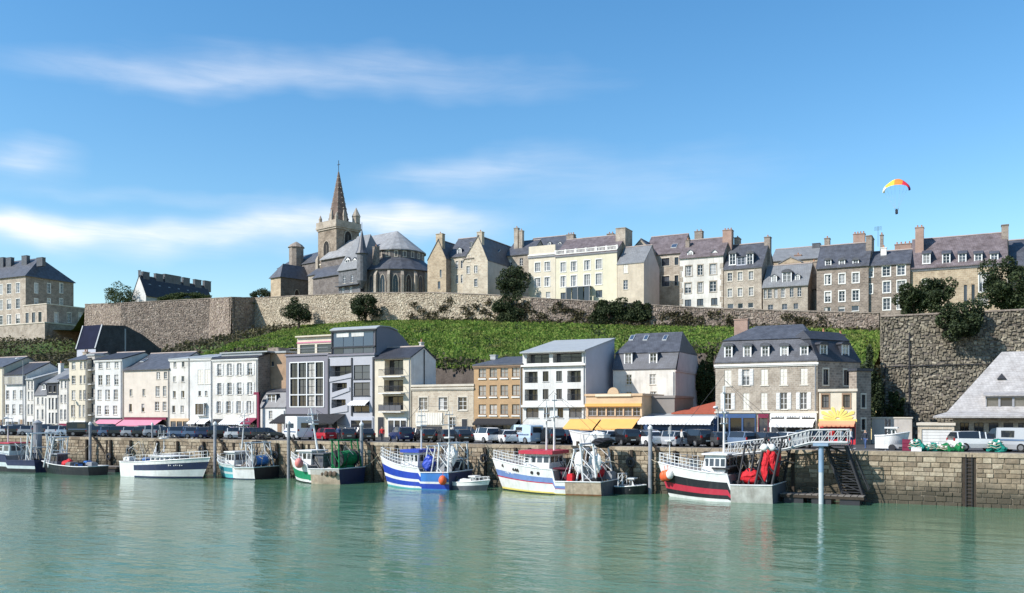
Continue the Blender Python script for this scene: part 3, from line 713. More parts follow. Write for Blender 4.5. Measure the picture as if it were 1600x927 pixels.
    def dormer(s, px0, px1, top, bot, yd, kind='gable', m='frame_white', deep=2.0, rm='slate', rh=.45, cheek=None):
        u0, u1 = s.pt(px0, 600, yd)[0], s.pt(px1, 600, yd)[0]; pm = (px0 + px1) / 2; z0, z1 = s.pt(pm, bot, yd)[2], s.pt(pm, top, yd)[2]; w = u1 - u0; h = z1 - z0
        b = MB(); e = min(.16, w * .17); T = lambda u, z, d: (u, d, z)
        facade(b, T, 0, w, 0, h, [(e, w - e, .08, h - .1)], 0, .12)
        b.face([(0, deep, 0), (0, 0, 0), (0, 0, h), (0, deep, h)], 1); b.face([(w, 0, 0), (w, deep, 0), (w, deep, h), (w, 0, h)], 1)
        b.box(e + (w - 2 * e) * .46, e + (w - 2 * e) * .54, .05, .1, .08, h - .1)
        for q in (.36, .68): b.box(e, w - e, .06, .09, h * q - .02, h * q + .02)
        b.box(-.06, w + .06, -.1, 0, -.1, -.002)
        if kind == 'gable': b.face([(0, 0, h), (w, 0, h), (w / 2, 0, h + rh - .06)])
        o = b.build('dormer', [m, cheek or rm], s.root, (u0, yd, z0))
        MB().face([(e, .1, .08), (w - e, .1, .08), (w - e, .1, h - .1), (e, .1, h - .1)]).build('pane', 'pane_curtain' if random.random() < .4 else 'pane', o)
        r = MB(); v = .12
        if kind == 'gable': r.prism([(-v, h - .05), (w / 2, h + rh), (w + v, h - .05), (w + v, h - .13), (w / 2, h + rh - .1), (-v, h - .13)], 'y', -.12, deep)
        elif kind == 'arch':
            A = [(w / 2 - (w / 2 + v) * cos(pi * i / 8), h + rh * sin(pi * i / 8)) for i in range(9)]; r.prism(A + [(w + v, h - .06), (-v, h - .06)], 'y', -.14, deep)
        else: r.prism([(-.12, h + .02), (deep, h + rh), (deep, h + rh - .1), (-.12, h - .08)], 'x', -v, w + v)
        r.build('dormer_roof', [rm], o); return o
    def skylight(s, px0, px1, py0, py1, yd, slope=.7):
        z = s.pt((px0 + px1) / 2, (py0 + py1) / 2, yd)[2]; h = .5; k = s.plane
        if k: slope = (k[3] - k[1]) / (k[2] - k[0]); yd = max(k[0] + .7, min(k[2] - .7, s.solve(px0, (py0 + py1) / 2, k, slope))); z = k[1] + (yd - k[0]) * slope
        u0, u1 = s.pt(px0, 600, yd)[0], s.pt(px1, 600, yd)[0]
        o = MB().ring([[(u0, yd - h, z - h * slope + .02), (u1, yd - h, z - h * slope + .02), (u1, yd + h, z + h * slope + .02), (u0, yd + h, z + h * slope + .02)],
                       [(u0, yd - h, z - h * slope + .14), (u1, yd - h, z - h * slope + .14), (u1, yd + h, z + h * slope + .14), (u0, yd + h, z + h * slope + .14)]]).build('skylight', 'zinc', s.root)
        MB().face([(u0 + .08, yd - h + .08, z - (h - .08) * slope + .15), (u1 - .08, yd - h + .08, z - (h - .08) * slope + .15), (u1 - .08, yd + h - .08, z + (h - .08) * slope + .15), (u0 + .08, yd + h - .08, z + (h - .08) * slope + .15)]).build('pane', 'pane_blue', o)
    def awning(s, px0, px1, top, bot, out=1.6, m='white_awning', val=.22, name='awning', scallop=False):
        u0, u1 = s.pt(px0, 600, 0)[0], s.pt(px1, 600, 0)[0]; pm = (px0 + px1) / 2; zt = s.pt(pm, top)[2]; zb = s.pt(pm, bot, -out)[2]; b = MB()
        b.ring([[(u, 0, zt), (u, -out, zb + val), (u, -out, zb + val - .04), (u, 0, zt - .04)] for u in (u0, u1)])
        k = max(2, int((u1 - u0) / .4))
        for i in range(k):
            a, c = u0 + (u1 - u0) * i / k, u0 + (u1 - u0) * (i + 1) / k
            b.ring([[(a, -out - .02, zb + val), (c, -out - .02, zb + val), (c - .02, -out - .02, zb + .03), ((a + c) / 2, -out - .02, zb), (a + .02, -out - .02, zb + .03)],
                    [(a, -out, zb + val), (c, -out, zb + val), (c - .02, -out, zb + .03), ((a + c) / 2, -out, zb), (a + .02, -out, zb + .03)]])
        for u in (u0 + .04, u1 - .04): b.tube((u, 0, zb + val - .3), (u, -out, zb + val - .03), .02)
        return b.build(name, m, s.root)
    def shop(s, px0, px1, top, bot=None, m='frame_dark', n=3, door=True, sign=None, sign_py=None, glass='pane'):
        """shop front standing 12 cm proud of the wall"""
        u0, u1 = s.pt(px0, 600)[0], s.pt(px1, 600)[0]; z1 = s.pt((px0 + px1) / 2, top)[2]; z0 = 0.0; w = u1 - u0
        b = MB(); holes = [(u0 + w * (i + .06) / n, u0 + w * (i + .94) / n, (.05 if (door and i == n // 2) else .5), z1 - .45) for i in range(n)]
        facade(b, lambda u, z, d: (u, d - .14, z), u0, u1, z0, z1, holes, 0, .12)
        b.face([(u0, 0, z0), (u0, -.14, z0), (u0, -.14, z1), (u0, 0, z1)]).face([(u1, -.14, z0), (u1, 0, z0), (u1, 0, z1), (u1, -.14, z1)]).face([(u0, -.14, z1), (u1, -.14, z1), (u1, 0, z1), (u0, 0, z1)])
        o = b.build('shopfront', m, s.root)
        for i, (a, c, d, e) in enumerate(holes): MB().face([(a, -.03, d), (c, -.03, d), (c, -.03, e), (a, -.03, e)]).build('door_pane' if (door and i == n // 2) else 'pane', glass, o)
        if sign:
            MB().box(u0 + .1, u1 - .1, -.24, -.145, z1 - .4, z1 - .04).build('sign_board', sign, s.root)
        return o
    def door(s, px0, px1, top, m='frame_brown'):
        u0, u1 = s.pt(px0, 600)[0], s.pt(px1, 600)[0]; z1 = s.pt((px0 + px1) / 2, top)[2]; w = u1 - u0
        o = MB().box(u0 - .08, u1 + .08, -.05, -.002, 0, z1 + .1, 1).box(u0, u1, -.08, -.051, 0, z1).box(u0 + w * .15, u1 - w * .15, -.1, -.081, z1 * .1, z1 * .45).box(u0 + w * .15, u1 - w * .15, -.1, -.081, z1 * .55, z1 * .92).build('door', [m, 'trim'], s.root)
        MB().box(u1 - .16, u1 - .08, -.15, -.081, z1 * .47, z1 * .5).build('door_handle', 'metal_grey', o)
    def part(s, name, mb, m): return mb.build(name, m, s.root)
# ------------------------------------------------------------------ houses along the quay
HG = 'houses along the quay'
FY = 20.0
def cols(*c): return list(c)
def balcony(h, px0, px1, py_slab, out=1.0, rail=1.0, m='metal_dark', slab='white2', glass=False):
    u0, u1 = h.pt(px0, 600)[0], h.pt(px1, 600)[0]; z = h.pt((px0 + px1) / 2, py_slab)[2]
    o = MB().box(u0, u1, -out, -.002, z - .16, z).build('balcony', slab, h.root); b = MB()
    if glass: MB().box(u0 + .03, u1 - .03, -out + .03, -out + .06, z + .08, z + rail - .06).build('glass_panel', 'pane_blue', o)
    n = max(3, int((u1 - u0) / (.9 if glass else .15)))
    for i in range(n + 1): u = u0 + .02 + (u1 - u0 - .04) * i / n; b.box(u - .012, u + .012, -out + .01, -out + .035, z, z + rail)
    b.box(u0, u1, -out, -out + .05, z + rail, z + rail + .04)
    for u in (u0, u1 - .04): b.box(u, u + .04, -out + .051, -.01, z + rail - .04, z + rail)
    b.build('railing', m, o)

h = House('quay_house', 'sliver of a cream house cut by the left picture edge', -45, 6, FY, 574, wall='cream', ridge=560, rows=[(583, 596, [(-38, -32), (-24, -18), (-10, -4)], 'c'), (611, 624, [(-38, -32), (-24, -18), (-10, -4)], 'c'), (634, 648, [(-38, -32), (-24, -18), (-10, -4)], 'c')], group=HG)
h.shop(-42, 3, 656, m='frame_brown', n=3)
h = House('quay_house', 'white house with a glazed grey attic band under a dark roof', 8, 41, FY, 585, wall='white2', ridge=568, rmat='slate_dark', rows=[(610, 624, [(9.5, 14.5), (20, 25), (31, 36)], 'c'), (632, 647, [(8.8, 14), (19, 24), (30, 35)], 'c')], group=HG)
z0, z1 = h.pt(25, 601)[2], h.pt(25, 588)[2]
o = h.part('attic_glazing', MB().box(.3, h.W - .3, -.35, -.002, z0, z1), 'frame_grey')
for i in range(5): MB().face([(.4 + i * (h.W - .8) / 5, -.36, z0 + .12), (.3 + (i + 1) * (h.W - .8) / 5, -.36, z0 + .12), (.3 + (i + 1) * (h.W - .8) / 5, -.36, z1 - .1), (.4 + i * (h.W - .8) / 5, -.36, z1 - .1)]).build('pane', 'pane_curtain', o)
h.shop(10, 30, 655, m='white_awning', n=2); h.door(32, 37, 656)
h = House('quay_house', 'very narrow white house beside the glazed attic house', 41.6, 53, FY, 592, wall='white', ridge=578, roof='shed', D=7, rmat='zinc', rows=[(596, 608, [(43.5, 46), (49, 51.5)], 'c'), (612, 625, [(43.5, 46), (49, 51.5)], 'c'), (632, 648, [(43, 46), (48.5, 51.5)], 'c')], group=HG)
h.shop(43, 52, 655, m='frame_white', n=2)
h = House('quay_house', 'white house with a tall slate mansard and small white dormer', 54, 73, FY, 619, wall='white', roof='mansard', brk=600, ridge=588, inset=(.8, 0, .8, 0), hip=(0.1, 0.1), D=8, rows=[(621, 632, [(58, 61), (65, 68)], 'c'), (640, 656, [(57.5, 60.5), (65, 68)], 'c')], group=HG)
h.dormer(65.5, 71.5, 601, 609, .3, 'gable', rh=.25); h.shop(56, 70, 662, m='frame_white', n=2)
h = House('quay_house', 'white house under a dark upper storey and light sloping slate roof', 73, 92, FY, 597, wall='slate_dark', ridge=576, rmat='slate_light', rows=[(603, 613, [(77, 81), (84, 88)], 'd'), (622, 640, [(76.5, 79.5), (81.5, 84.5), (87, 90)], 'c'), (645, 662, [(76.5, 79.5), (81.5, 84.5), (87, 90)], 'c')], group=HG)
z = h.pt(82, 618)[2]; h.part('render_front', MB().box(0, h.W, -.06, -.004, z - .25, z + .02), 'white')
lo = MB(); HH = [(h.pt(a, 600)[0], h.pt(b, 600)[0], h.pt(82, c)[2], h.pt(82, d)[2]) for a, b in ((76.5, 79.5), (81.5, 84.5), (87, 90)) for c, d in ((640, 622), (662, 645))]
facade(lo, lambda u, z, d: (u, d - .05, z), 0, h.W, 0, z - .25, HH, 0, .05); lo.build('render_panel', 'white', h.root)
h.chimney(91, 94.5, 569, 4, 'trim_white', 1)
h = House('quay_house', 'slim white house with paired windows beside the beige house', 92, 107.5, FY, 592, wall='white', ridge=578, rows=[(595, 607, [(95, 98), (101, 104)], 'c'), (617, 630, [(94.5, 97.5), (100.5, 103.5)], 'c'), (640, 656, [(94, 97.5), (100, 103.5)], 'c')], group=HG)
h.shop(93, 106, 662, m='dark_red', n=2)
h = House('quay_house', 'cream house with paired narrow windows and tall storeys', 108, 136, FY, 562, wall='cream', ridge=553, D=8, rows=[(566, 577, [(112, 118), (125, 128.5), (131, 134.5)], 'c'), (587, 600, [(112, 118), (124.5, 128), (130.5, 134)], 'c'), (610, 625, [(112, 118), (124, 127.5), (130, 133.5)], 'c'), (633, 652, [(111, 117.5), (123, 126.5), (129, 132.5)], 'c')], group=HG)
h.chimney(129, 135, 551, 4, 'stone', 2); h.shop(110, 134, 658, m='frame_white', n=3)
h = House('stair_tower', 'dark narrow stair bay with iron balconies between two pale houses', 136.5, 148, FY + .8, 556, wall='grey_render', cat='building', roof='flat', rmat='zinc', D=7, rows=[(562, 574, [(139, 146)], 'd'), (584, 597, [(139, 146)], 'd'), (607, 621, [(139, 146)], 'd'), (631, 645, [(139, 146)], 'd')])
for p in (578, 600, 624, 648): balcony(h, 137.5, 147.5, p, .7)
h = House('quay_house', 'white house with four floors of three tall windows', 148.5, 191, FY, 561, wall='white2', ridge=552, rmat='slate_dark', rows=[(564, 576, [(154, 160), (166, 172), (179, 185)], 'c'), (586, 602, [(153.5, 160), (165.5, 172), (178.5, 185)], 'c'), (609, 625, [(152.5, 159), (164.5, 171.5), (177.5, 184)], 'c'), (634, 648, [(151.5, 158), (163.5, 170), (176.5, 183)], 'c')], cornice='trim_white', group=HG)
h.awning(156, 192, 655, 667, 1.8, 'pink_awning'); h.shop(150, 191, 653, m='frame_dark', n=4)
h = House('quay_house', 'pinkish cream house with sparse windows and a wide grey roof', 194, 265, FY, 577, wall='pinkish', ridge=553, D=11, rows=[(582, 593, [(244.5, 250), (256, 261)], 'c'), (604, 620, [(243, 249.5), (254.5, 260)], 'c'), (628, 642, [(242, 248.5), (254, 260)], 'c'), (608, 619, [(202.5, 207), (222.5, 227)], 'p'), (631, 644, [(201.5, 206), (221, 225.5)], 'p')], group=HG)
h.awning(195, 255, 655, 667, 1.8, 'pink_awning'); h.shop(195, 262, 652, m='frame_dark', n=5, sign='dark_red'); h.skylight(222, 228, 562, 566, 4)
h = House('quay_house', 'white house with two columns of small windows above an orange shop', 265.5, 297, FY, 560, wall='white', ridge=556, roof='shed', D=8, rmat='zinc', rows=[(564, 574, [(271, 275.5), (284, 288)], 'p'), (588, 597, [(270.5, 275), (283.5, 288)], 'p'), (611, 622, [(270, 274.5), (283, 288)], 'p'), (634, 645, [(269, 273.5), (282, 287)], 'p')], cornice='trim_white', group=HG)
h.shop(267, 296, 654, m='orange_wall', n=3)
h = House('quay_house', 'white panelled house with a bay window and blank upper niches', 297, 332, FY, 559, wall='white2', ridge=555, roof='shed', D=8, rmat='zinc', rows=[(578, 600, [(309, 317), (320, 328)], 'x'), (611, 619, [(310, 314), (320, 324)], 'p')], cornice='trim_white', group=HG)
u0, u1, z0, z1 = h.pt(309, 600)[0], h.pt(323, 600)[0], h.pt(316, 648)[2], h.pt(316, 631)[2]
o = h.part('bay_window', MB().box(u0, u1, -.6, -.002, z0 - .15, z0).box(u0, u1, -.6, -.002, z1, z1 + .15).box(u0, u0 + .08, -.6, -.52, z0, z1).box(u1 - .08, u1, -.6, -.52, z0, z1), 'frame_white')
for i in range(3): MB().box(u0 + .1 + i * (u1 - u0 - .2) / 3, u0 + .02 + (i + 1) * (u1 - u0 - .2) / 3, -.57, -.55, z0, z1).build('pane', 'pane', o)
h.shop(298, 331, 654, m='frame_white', n=3)
for i in range(2): h.awning(300 + i * 15, 313 + i * 16, 655, 663, 1.1, 'white_awning')
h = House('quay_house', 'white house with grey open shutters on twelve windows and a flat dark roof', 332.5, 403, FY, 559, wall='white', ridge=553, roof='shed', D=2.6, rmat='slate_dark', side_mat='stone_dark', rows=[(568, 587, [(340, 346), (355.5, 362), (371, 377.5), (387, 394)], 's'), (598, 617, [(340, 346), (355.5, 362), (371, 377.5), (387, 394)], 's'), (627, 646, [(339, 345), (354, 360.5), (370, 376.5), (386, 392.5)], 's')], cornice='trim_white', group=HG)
h.shop(334, 402, 655, m='frame_dark', n=5); h.awning(352, 385, 653, 664, 1.4, 'white_awning'); h.awning(386, 402, 653, 664, 1.4, 'dark_red')
z = h.H + .8; h.part('roof_terrace_house', MB().box(.6, h.W - .3, 1.2, 2.5, h.H - .2, h.H + .75).box(.4, h.W + .9, 1.0, 2.7, h.H + .76, h.H + .95), 'zinc')
h = House('back_wall_house', 'ochre brown wall standing back above the small slate house', 414, 447, FY + 2.7, 552, wall='ochre', cat='house', roof='flat', rmat='zinc', D=7, rows=[(565, 572, [(424, 428)], 'd')])
h.part('roof_shed', MB().box(.2, h.W * .55, .4, 3, h.H + .28, h.H + .9), 'stone_dark')
h = House('small_house', 'small white house with a slate mansard and one white dormer', 407, 446, FY, 638, wall='white2', roof='mansard', brk=613, ridge=604, inset=(1.0, 0, 1, 0), hip=(.2, .2), D=8, rows=[(642, 655, [(420, 425.5)], 'c')], cat='house')
h.dormer(416.5, 431.5, 616, 632, .25, 'shed', rh=.2); h.door(434, 440, 652)
MB().box(-.16, .16, -.16, .16, 0, Z(404, 613, FY - .6) - QZ).box(-.9, .16, -.1, .1, Z(404, 617, FY - .6) - QZ, Z(404, 613, FY - .6) - QZ + .01).build('sign_mast', 'dark_red', None, (X(404, FY - .6), FY - .6, QZ))
tag(bpy.data.objects['sign_mast'], 'tall dark red sign mast beside the shuttered white house', 'sign')
# modern pair
h = House('modern_block', 'violet grey modern block with a large white framed window grid', 447, 513, FY, 556, wall='violet_grey', cat='apartment block', roof='flat', rmat='violet_grey', D=10,
          rows=[(567, 590, [(454, 465.5), (467, 478.5), (480.5, 492), (493.5, 505)], 'g'), (592, 616, [(454, 465.5), (467, 478.5), (480.5, 492), (493.5, 505)], 'g'), (618, 635, [(454, 465.5), (467, 478.5), (480.5, 492), (493.5, 505)], 'g')], trim='frame_white')
uu = [h.pt(p, 600)[0] for p in (453.2, 466.2, 479.5, 492.8, 506)]; zz = [h.pt(480, p)[2] for p in (636, 617, 591, 566)]; g = MB()
for u in uu: g.box(u - .08, u + .08, -.07, -.003, zz[0], zz[3])
for z in zz: g.box(uu[0], uu[-1], -.06, -.004, z - .07, z + .07)
g.build('window_grid', 'frame_white', h.root)
zt = h.pt(480, 527, 2)[2]; b = MB(); facade(b, lambda u, z, d: (u, d + 2, z), .4, h.W - .1, h.H + .28, zt, [(.9, h.W * .5 - .2, h.H + .5, zt - 1.1), (h.W * .5 + .2, h.W - .5, h.H + .5, zt - 1.1)], 0, .15)
b.box(.4, h.W - .1, 2.16, 8, h.H + .28, zt - .01).box(.3, h.W, 1.6, 8.1, zt, zt + .2); b.build('penthouse', 'cream', h.root)
h.part('terrace_stripe', MB().box(.35, h.W - .05, 1.93, 1.995, zt - .9, zt - .7), 'pink_awning')
for a, c in ((.9, h.W * .5 - .2), (h.W * .5 + .2, h.W - .5)): MB().face([(a, 2.14, h.H + .5), (c, 2.14, h.H + .5), (c, 2.14, zt - 1.1), (a, 2.14, zt - 1.1)]).build('penthouse_pane', 'pane', h.root)
h.part('terrace_rail', MB().box(.4, h.W - .2, .1, .14, h.H + 1.1, h.H + 1.15).box(.4, h.W - .2, .11, .13, h.H + .7, h.H + .73), 'metal_grey')
h.awning(440, 540, 647, 663, 2.6, 'black_awning'); h.shop(449, 512, 652, m='frame_dark', n=4)
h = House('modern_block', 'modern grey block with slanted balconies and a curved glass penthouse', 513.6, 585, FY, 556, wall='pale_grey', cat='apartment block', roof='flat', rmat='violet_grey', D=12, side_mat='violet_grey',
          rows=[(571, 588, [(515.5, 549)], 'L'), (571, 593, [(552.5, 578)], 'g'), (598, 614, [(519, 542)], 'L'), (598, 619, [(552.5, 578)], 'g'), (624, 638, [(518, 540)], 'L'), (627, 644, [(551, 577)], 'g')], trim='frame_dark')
Q = lambda px, py, y=-.0: tuple(h.pt(px, py, y))
for (a, b_, c, d) in (((514.5, 597), (549, 590), (549, 583), (514.5, 592)), ((517, 622), (546, 611), (546, 605), (517, 614)), ((516, 647), (543, 643), (543, 632), (516, 639))):
    P4 = [h.pt(*k, -.12) for k in (a, b_, c, d)]; m = MB(); m.ring([[tuple(p) for p in P4], [(p[0], -.02, p[2]) for p in P4]]); m.build('balcony_panel', 'pale_grey', h.root)
fr = MB(); 
for px in (513.8, 550, 583.6): u = h.pt(px, 600)[0]; fr.box(u - .12, u + .12, -.1, -.003, h.pt(550, 650)[2], h.H - .3)
fr.build('facade_frame', 'frame_dark', h.root)
h.awning(549, 577, 626, 634, .9, 'white_awning'); h.shop(548, 583, 652, m='blue_grey', n=2); h.door(519, 527, 655, 'frame_dark')
zt = h.pt(550, 512, .6)[2]; zl = h.H + .28; W_ = h.W
prof = [(0.6, zl), (0.6, zt - .35), (1.3, zt), (3.6, zt + .05), (5.5, zt - .3), (7.2, zt - 1.1), (8.8, zt - 2.2), (10.2, zt - 3.4), (10.8, zl)]
h.part('penthouse', MB().prism(prof, 'x', .1, W_), 'violet_grey')
h.part('curved_roof', MB().prism([(.3, zt - .34), (1.25, zt + .02), (3.6, zt + .08), (5.5, zt - .24), (5.5, zt - .10), (3.6, zt + .22), (1.2, zt + .17), (.3, zt - .2)], 'x', -.1, W_ + .15), 'zinc')
zm = h.pt(550, 543, .6)[2]
for i in range(4):
    a, c = .5 + i * (W_ - 1) / 4, .4 + (i + 1) * (W_ - 1) / 4
    MB().box(a, c, .54, .59, zm + .15, zt - .6).build('penthouse_pane', 'pane_blue', h.root); MB().box(a, c, .54, .59, zl + .1, zm - .1).build('penthouse_pane', 'pane', h.root)
h.part('penthouse_frame', MB().box(.1, W_ - .1, .42, .535, zm - .08, zm + .1).box(.1, W_, .3, .53, zt - .58, zt - .4).box(.1, .3, .42, .535, zl, zt - .58).box(W_ - .3, W_ - .1, .42, .535, zl, zt - .58), 'frame_dark')
for i in range(2): MB().box(1 + i * W_ * .33, 1 + i * W_ * .33 + W_ * .27, .50, .53, zt - 1.3, zt - .7).build('blind', 'white2', h.root)
h = House('balcony_house', 'cream house with three stacked balconies and a blank gable end', 585.6, 642, FY, 559, wall='cream', side_mat='white2', ridge=543, D='681', rmat='slate_dark', cat='house', rows=[(562, 586, [(601, 630)], 'L'), (594, 612, [(600, 630)], 'L'), (619, 641, [(599, 630)], 'L')])
balcony(h, 597.5, 632, 588, .9, .9); balcony(h, 597, 632, 614, .9, .9); balcony(h, 597, 632, 643, .9, .9, glass=True)
h.shop(607, 636, 652, m='frame_white', n=3); h.door(591, 600, 652, 'frame_dark'); h.chimney(655, 658, 536, 4, 'white', 1, bot=560)
h.part('drainpipe', MB().tube((h.W + .1, 3.2, .3), (h.W + .1, 3.2, h.H + 1.2), .07), 'metal_dark')
h = House('stone_house', 'low stone house with a heavy flat cornice and cream shutter front', 644, 740, FY, 604, wall='stone_pale', cat='house', roof='flat', rmat='trim', D=8, cornice='trim', rows=[(621, 641, [(655, 668), (685.5, 699), (716, 729)], 'q'), (652, 669, [(701, 712)], 'q')], trim='trim')
h.door(722, 730, 655, 'frame_dark')
pn = MB(); u0, u1, za, zb = h.pt(650, 600)[0], h.pt(692, 600)[0], h.pt(670, 664)[2], h.pt(670, 645)[2]
for i in range(11): pn.box(u0 + (u1 - u0) * i / 11, u0 + (u1 - u0) * (i + .9) / 11, -.12, -.003, za, zb)
pn.build('panel_front', 'shutter_cream', h.root); h.shop(652, 690, 666, m='frame_dark', n=4)
h = House('brick_house', 'orange brick house with brown framed windows in four columns', 740.5, 816, FY, 569, wall='orange_brick', cat='house', roof='shed', ridge=558, D=9, rmat='slate', side_mat='orange_brick',
          rows=[(574, 591, [(748, 759.5), (765, 776.5), (782, 794), (800, 812)], 'z'), (602, 620, [(748, 759.5), (765, 776.5), (782, 794), (800, 812)], 'z'), (632, 649, [(748, 759.5), (765, 776.5), (782, 794), (800, 812)], 'z')], trim='trim_white', cornice='frame_brown')
h.shop(743, 814, 655, m='frame_dark', n=5); h.awning(745, 812, 654, 665, 1.2, 'black_awning'); h.chimney(766, 774, 556, 6, 'zinc', 0, bot=562)
h = House('white_apartment_block', 'white apartment block with dark recessed loggias and a blank shaded flank', 816.6, 915, FY, 549, wall='white2', side_mat='blue_grey', cat='apartment block', roof='shed', ridge=532, D='960', rmat='zinc', ov=.6,  # flank shade of the white block put into a blue grey wall colour
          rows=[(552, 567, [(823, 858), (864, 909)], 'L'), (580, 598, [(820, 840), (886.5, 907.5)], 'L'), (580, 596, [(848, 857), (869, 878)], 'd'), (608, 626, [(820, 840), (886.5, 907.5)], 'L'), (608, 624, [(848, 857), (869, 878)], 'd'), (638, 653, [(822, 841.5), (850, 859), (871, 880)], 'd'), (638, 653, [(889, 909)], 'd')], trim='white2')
z = h.pt(866, 571)[2]; h.part('attic_ledge', MB().box(-.1, h.W + .1, -.35, -.003, z - .1, z + .12), 'trim_white'); z = h.pt(866, 634)[2]; h.part('string_course', MB().box(-.05, h.W + .05, -.4, -.003, z - .2, z + .1), 'white2')
h.shop(820, 912, 668, m='frame_dark', n=6)
# set back house behind the restaurant
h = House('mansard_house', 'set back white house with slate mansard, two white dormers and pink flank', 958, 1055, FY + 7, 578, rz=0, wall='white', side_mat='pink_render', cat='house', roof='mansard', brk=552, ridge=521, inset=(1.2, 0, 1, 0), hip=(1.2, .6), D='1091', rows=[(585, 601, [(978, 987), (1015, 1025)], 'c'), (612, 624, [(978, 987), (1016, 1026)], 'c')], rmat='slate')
h.dormer(975, 988, 551, 572, .35, 'shed', rh=.2); h.dormer(1014, 1027, 551, 572, .35, 'shed', rh=.2)
for a in (984, 1006, 1036): h.skylight(a, a + 7, 527, 531, 4.3)
zf = h.z1; h.part('flank_wall', MB().face([(h.W + .16, 0.2, h.H - .1), (h.W + .16, h.D - .2, h.H - .1), (h.W + .16, h.D - 1.2, zf), (h.W + .16, 1.3, zf)]).box(h.W + .004, h.W + .12, -.02, h.D, h.H - .3, h.H - .12), 'pink_render')
h = House('restaurant', 'low orange restaurant with a curved parapet and yellow awnings', 915.5, 1003, FY - 1.5, 619, wall='orange_wall', cat='restaurant', roof='flat', rmat='orange_wall', D=8, rows=[(637, 650, [(919, 932), (934, 946), (948, 960), (962, 973), (975, 987), (989, 1000)], 'n')], trim='frame_brown')
A = [(h.W * .5 + (h.W * .10) * cos(pi - pi * i / 10), h.H + .27 + .75 * sin(pi * i / 10)) for i in range(11)]
h.part('parapet_arch', MB().prism(A, 'y', -.16, .15), 'orange_wall'); z = h.pt(958, 634)[2]; h.part('fascia', MB().box(-.02, h.W + .02, -.3, -.003, z - .1, z + .25), 'yellow_awning')
z = h.pt(958, 625)[2]; h.part('name_board', MB().box(h.W * .18, h.W * .82, -.2, -.16, h.H - .05, h.H + .22), 'yellowish')
h.awning(891, 938, 655, 673, 2.4, 'yellow_awning'); h.awning(941, 998, 655, 673, 2.4, 'yellow_awning'); h.shop(917, 1002, 657, m='frame_brown', n=6)
h = House('grey_box_house', 'blank taupe roof storey between the restaurant and the red tiled roof', 1004, 1054, FY + 2, 622, wall='taupe', cat='house', roof='flat', rmat='taupe', D=8)
h = House('low_shop', 'low blue shop with a long pale canopy under a red tiled roof', 1003.6, 1117.5, FY - 1.2, 652, wall='blue_paint', cat='shop', roof='shed', ridge=640, D=7, rmat='zinc')
h.awning(1004, 1117, 651, 664, 1.8, 'white_awning', val=.32); h.shop(1006, 1116, 666, m='blue_paint', n=7)
r = MB(); a = h.pt(1052, 600, 3)[0]; r.ring([[(a, 2.2, h.H + .35), (h.W + .3, 2.2, h.H + .35), (h.W + .3, 2.2, h.H + .5), (a, 2.2, h.H + .5)], [(a + 4, 14, h.H + 2.2), (h.W + .3, 14, h.H + 2.2), (h.W + .3, 14, h.H + 2.4), (a + 4, 14, h.H + 2.4)]]); r.build('tiled_roof', 'red_tile', h.root)
# the old corner house
h = House('corner_house', 'weathered stone corner house with slate mansard and five arched dormers', 1118, 1277, FY, 566, wall='stone', cat='house', roof='mansard', brk=531, ridge=509, inset=(1.5, 1.2, 1.5, .6), hip=(3.4, 2.4), D=11, rmat='slate',
          rows=[(577, 602, [(1132, 1143)], 'x'), (577, 602, [(1160, 1171)], 's'), (577, 602, [(1189, 1200), (1219, 1230), (1251, 1262)], 'x'), (614, 640, [(1132, 1142.5)], 's'), (614, 640, [(1161, 1171), (1189, 1199.5)], 'x'), (614, 640, [(1219, 1230), (1250, 1261)], 's')], cornice='trim_white', trim='trim')
for c in (1138, 1167.5, 1195.5, 1225.5, 1256.5): h.dormer(c - 6.5, c + 6.5, 540, 561, .25, 'arch', rh=.32)
h.chimney(1147, 1168, 500, 6.5, 'brick_red', 0, d=1.0)
z = h.pt(1198, 644)[2]; h.part('string_course', MB().box(-.1, h.W + .1, -.16, -.003, z - .12, z + .08), 'trim')
h.shop(1120, 1181, 647, m='blue_paint', n=3); h.shop(1185, 1201, 647, m='dark_red', n=1); h.shop(1204, 1276, 646, m='frame_white', n=3); h.awning(1206, 1274, 655, 668, 1.5, 'white_awning', val=.4)
u0, u1, z = h.pt(1205, 600)[0], h.pt(1275, 600)[0], h.pt(1240, 651)[2]; sg = MB()
for i in range(15):
    if i in (4, 9): continue
    a = u0 + .5 + (u1 - u0 - 1) * i / 15; sg.box(a, a + .14, -.165, -.15, z - .09 + .02 * (i % 3), z + .09 - .03 * (i % 2))
sg.build('sign_lettering', 'frame_grey', h.root)
h = House('corner_house_wing', 'shaded side wing of the corner house with two slate dormers', 1277.5, 1344, FY + .15, 566, rz=58, wall='stone_dark', cat='house', roof='mansard', brk=533, ridge=520, inset=(1.1, .6, .6, .2), hip=(.3, .7), D=4.5, rmat='slate_dark', rows=[(578, 602, [(1286, 1294), (1318, 1327)], 'k')], trim='trim')  # the wing's shade is put into darker stone and slate
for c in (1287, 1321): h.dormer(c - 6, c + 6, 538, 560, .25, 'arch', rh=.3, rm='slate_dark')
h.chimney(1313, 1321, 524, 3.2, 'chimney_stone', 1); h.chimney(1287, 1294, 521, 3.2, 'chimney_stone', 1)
h = House('yellow_shop', 'small cream shop with a yellow fan sign and orange awning', 1280, 1338, FY - 2.2, 612, wall='cream', cat='shop', roof='flat', rmat='trim', D=5, rows=[(617, 637, [(1284.5, 1295), (1317.5, 1328)], 'k')], trim='frame_brown')
h.awning(1281, 1337, 657, 667, 1.3, 'orange_awning'); h.shop(1281, 1337, 662, m='red_paint', n=4)
c0, zc = h.pt(1309, 600)[0], h.pt(1309, 655)[2]; fan = MB()
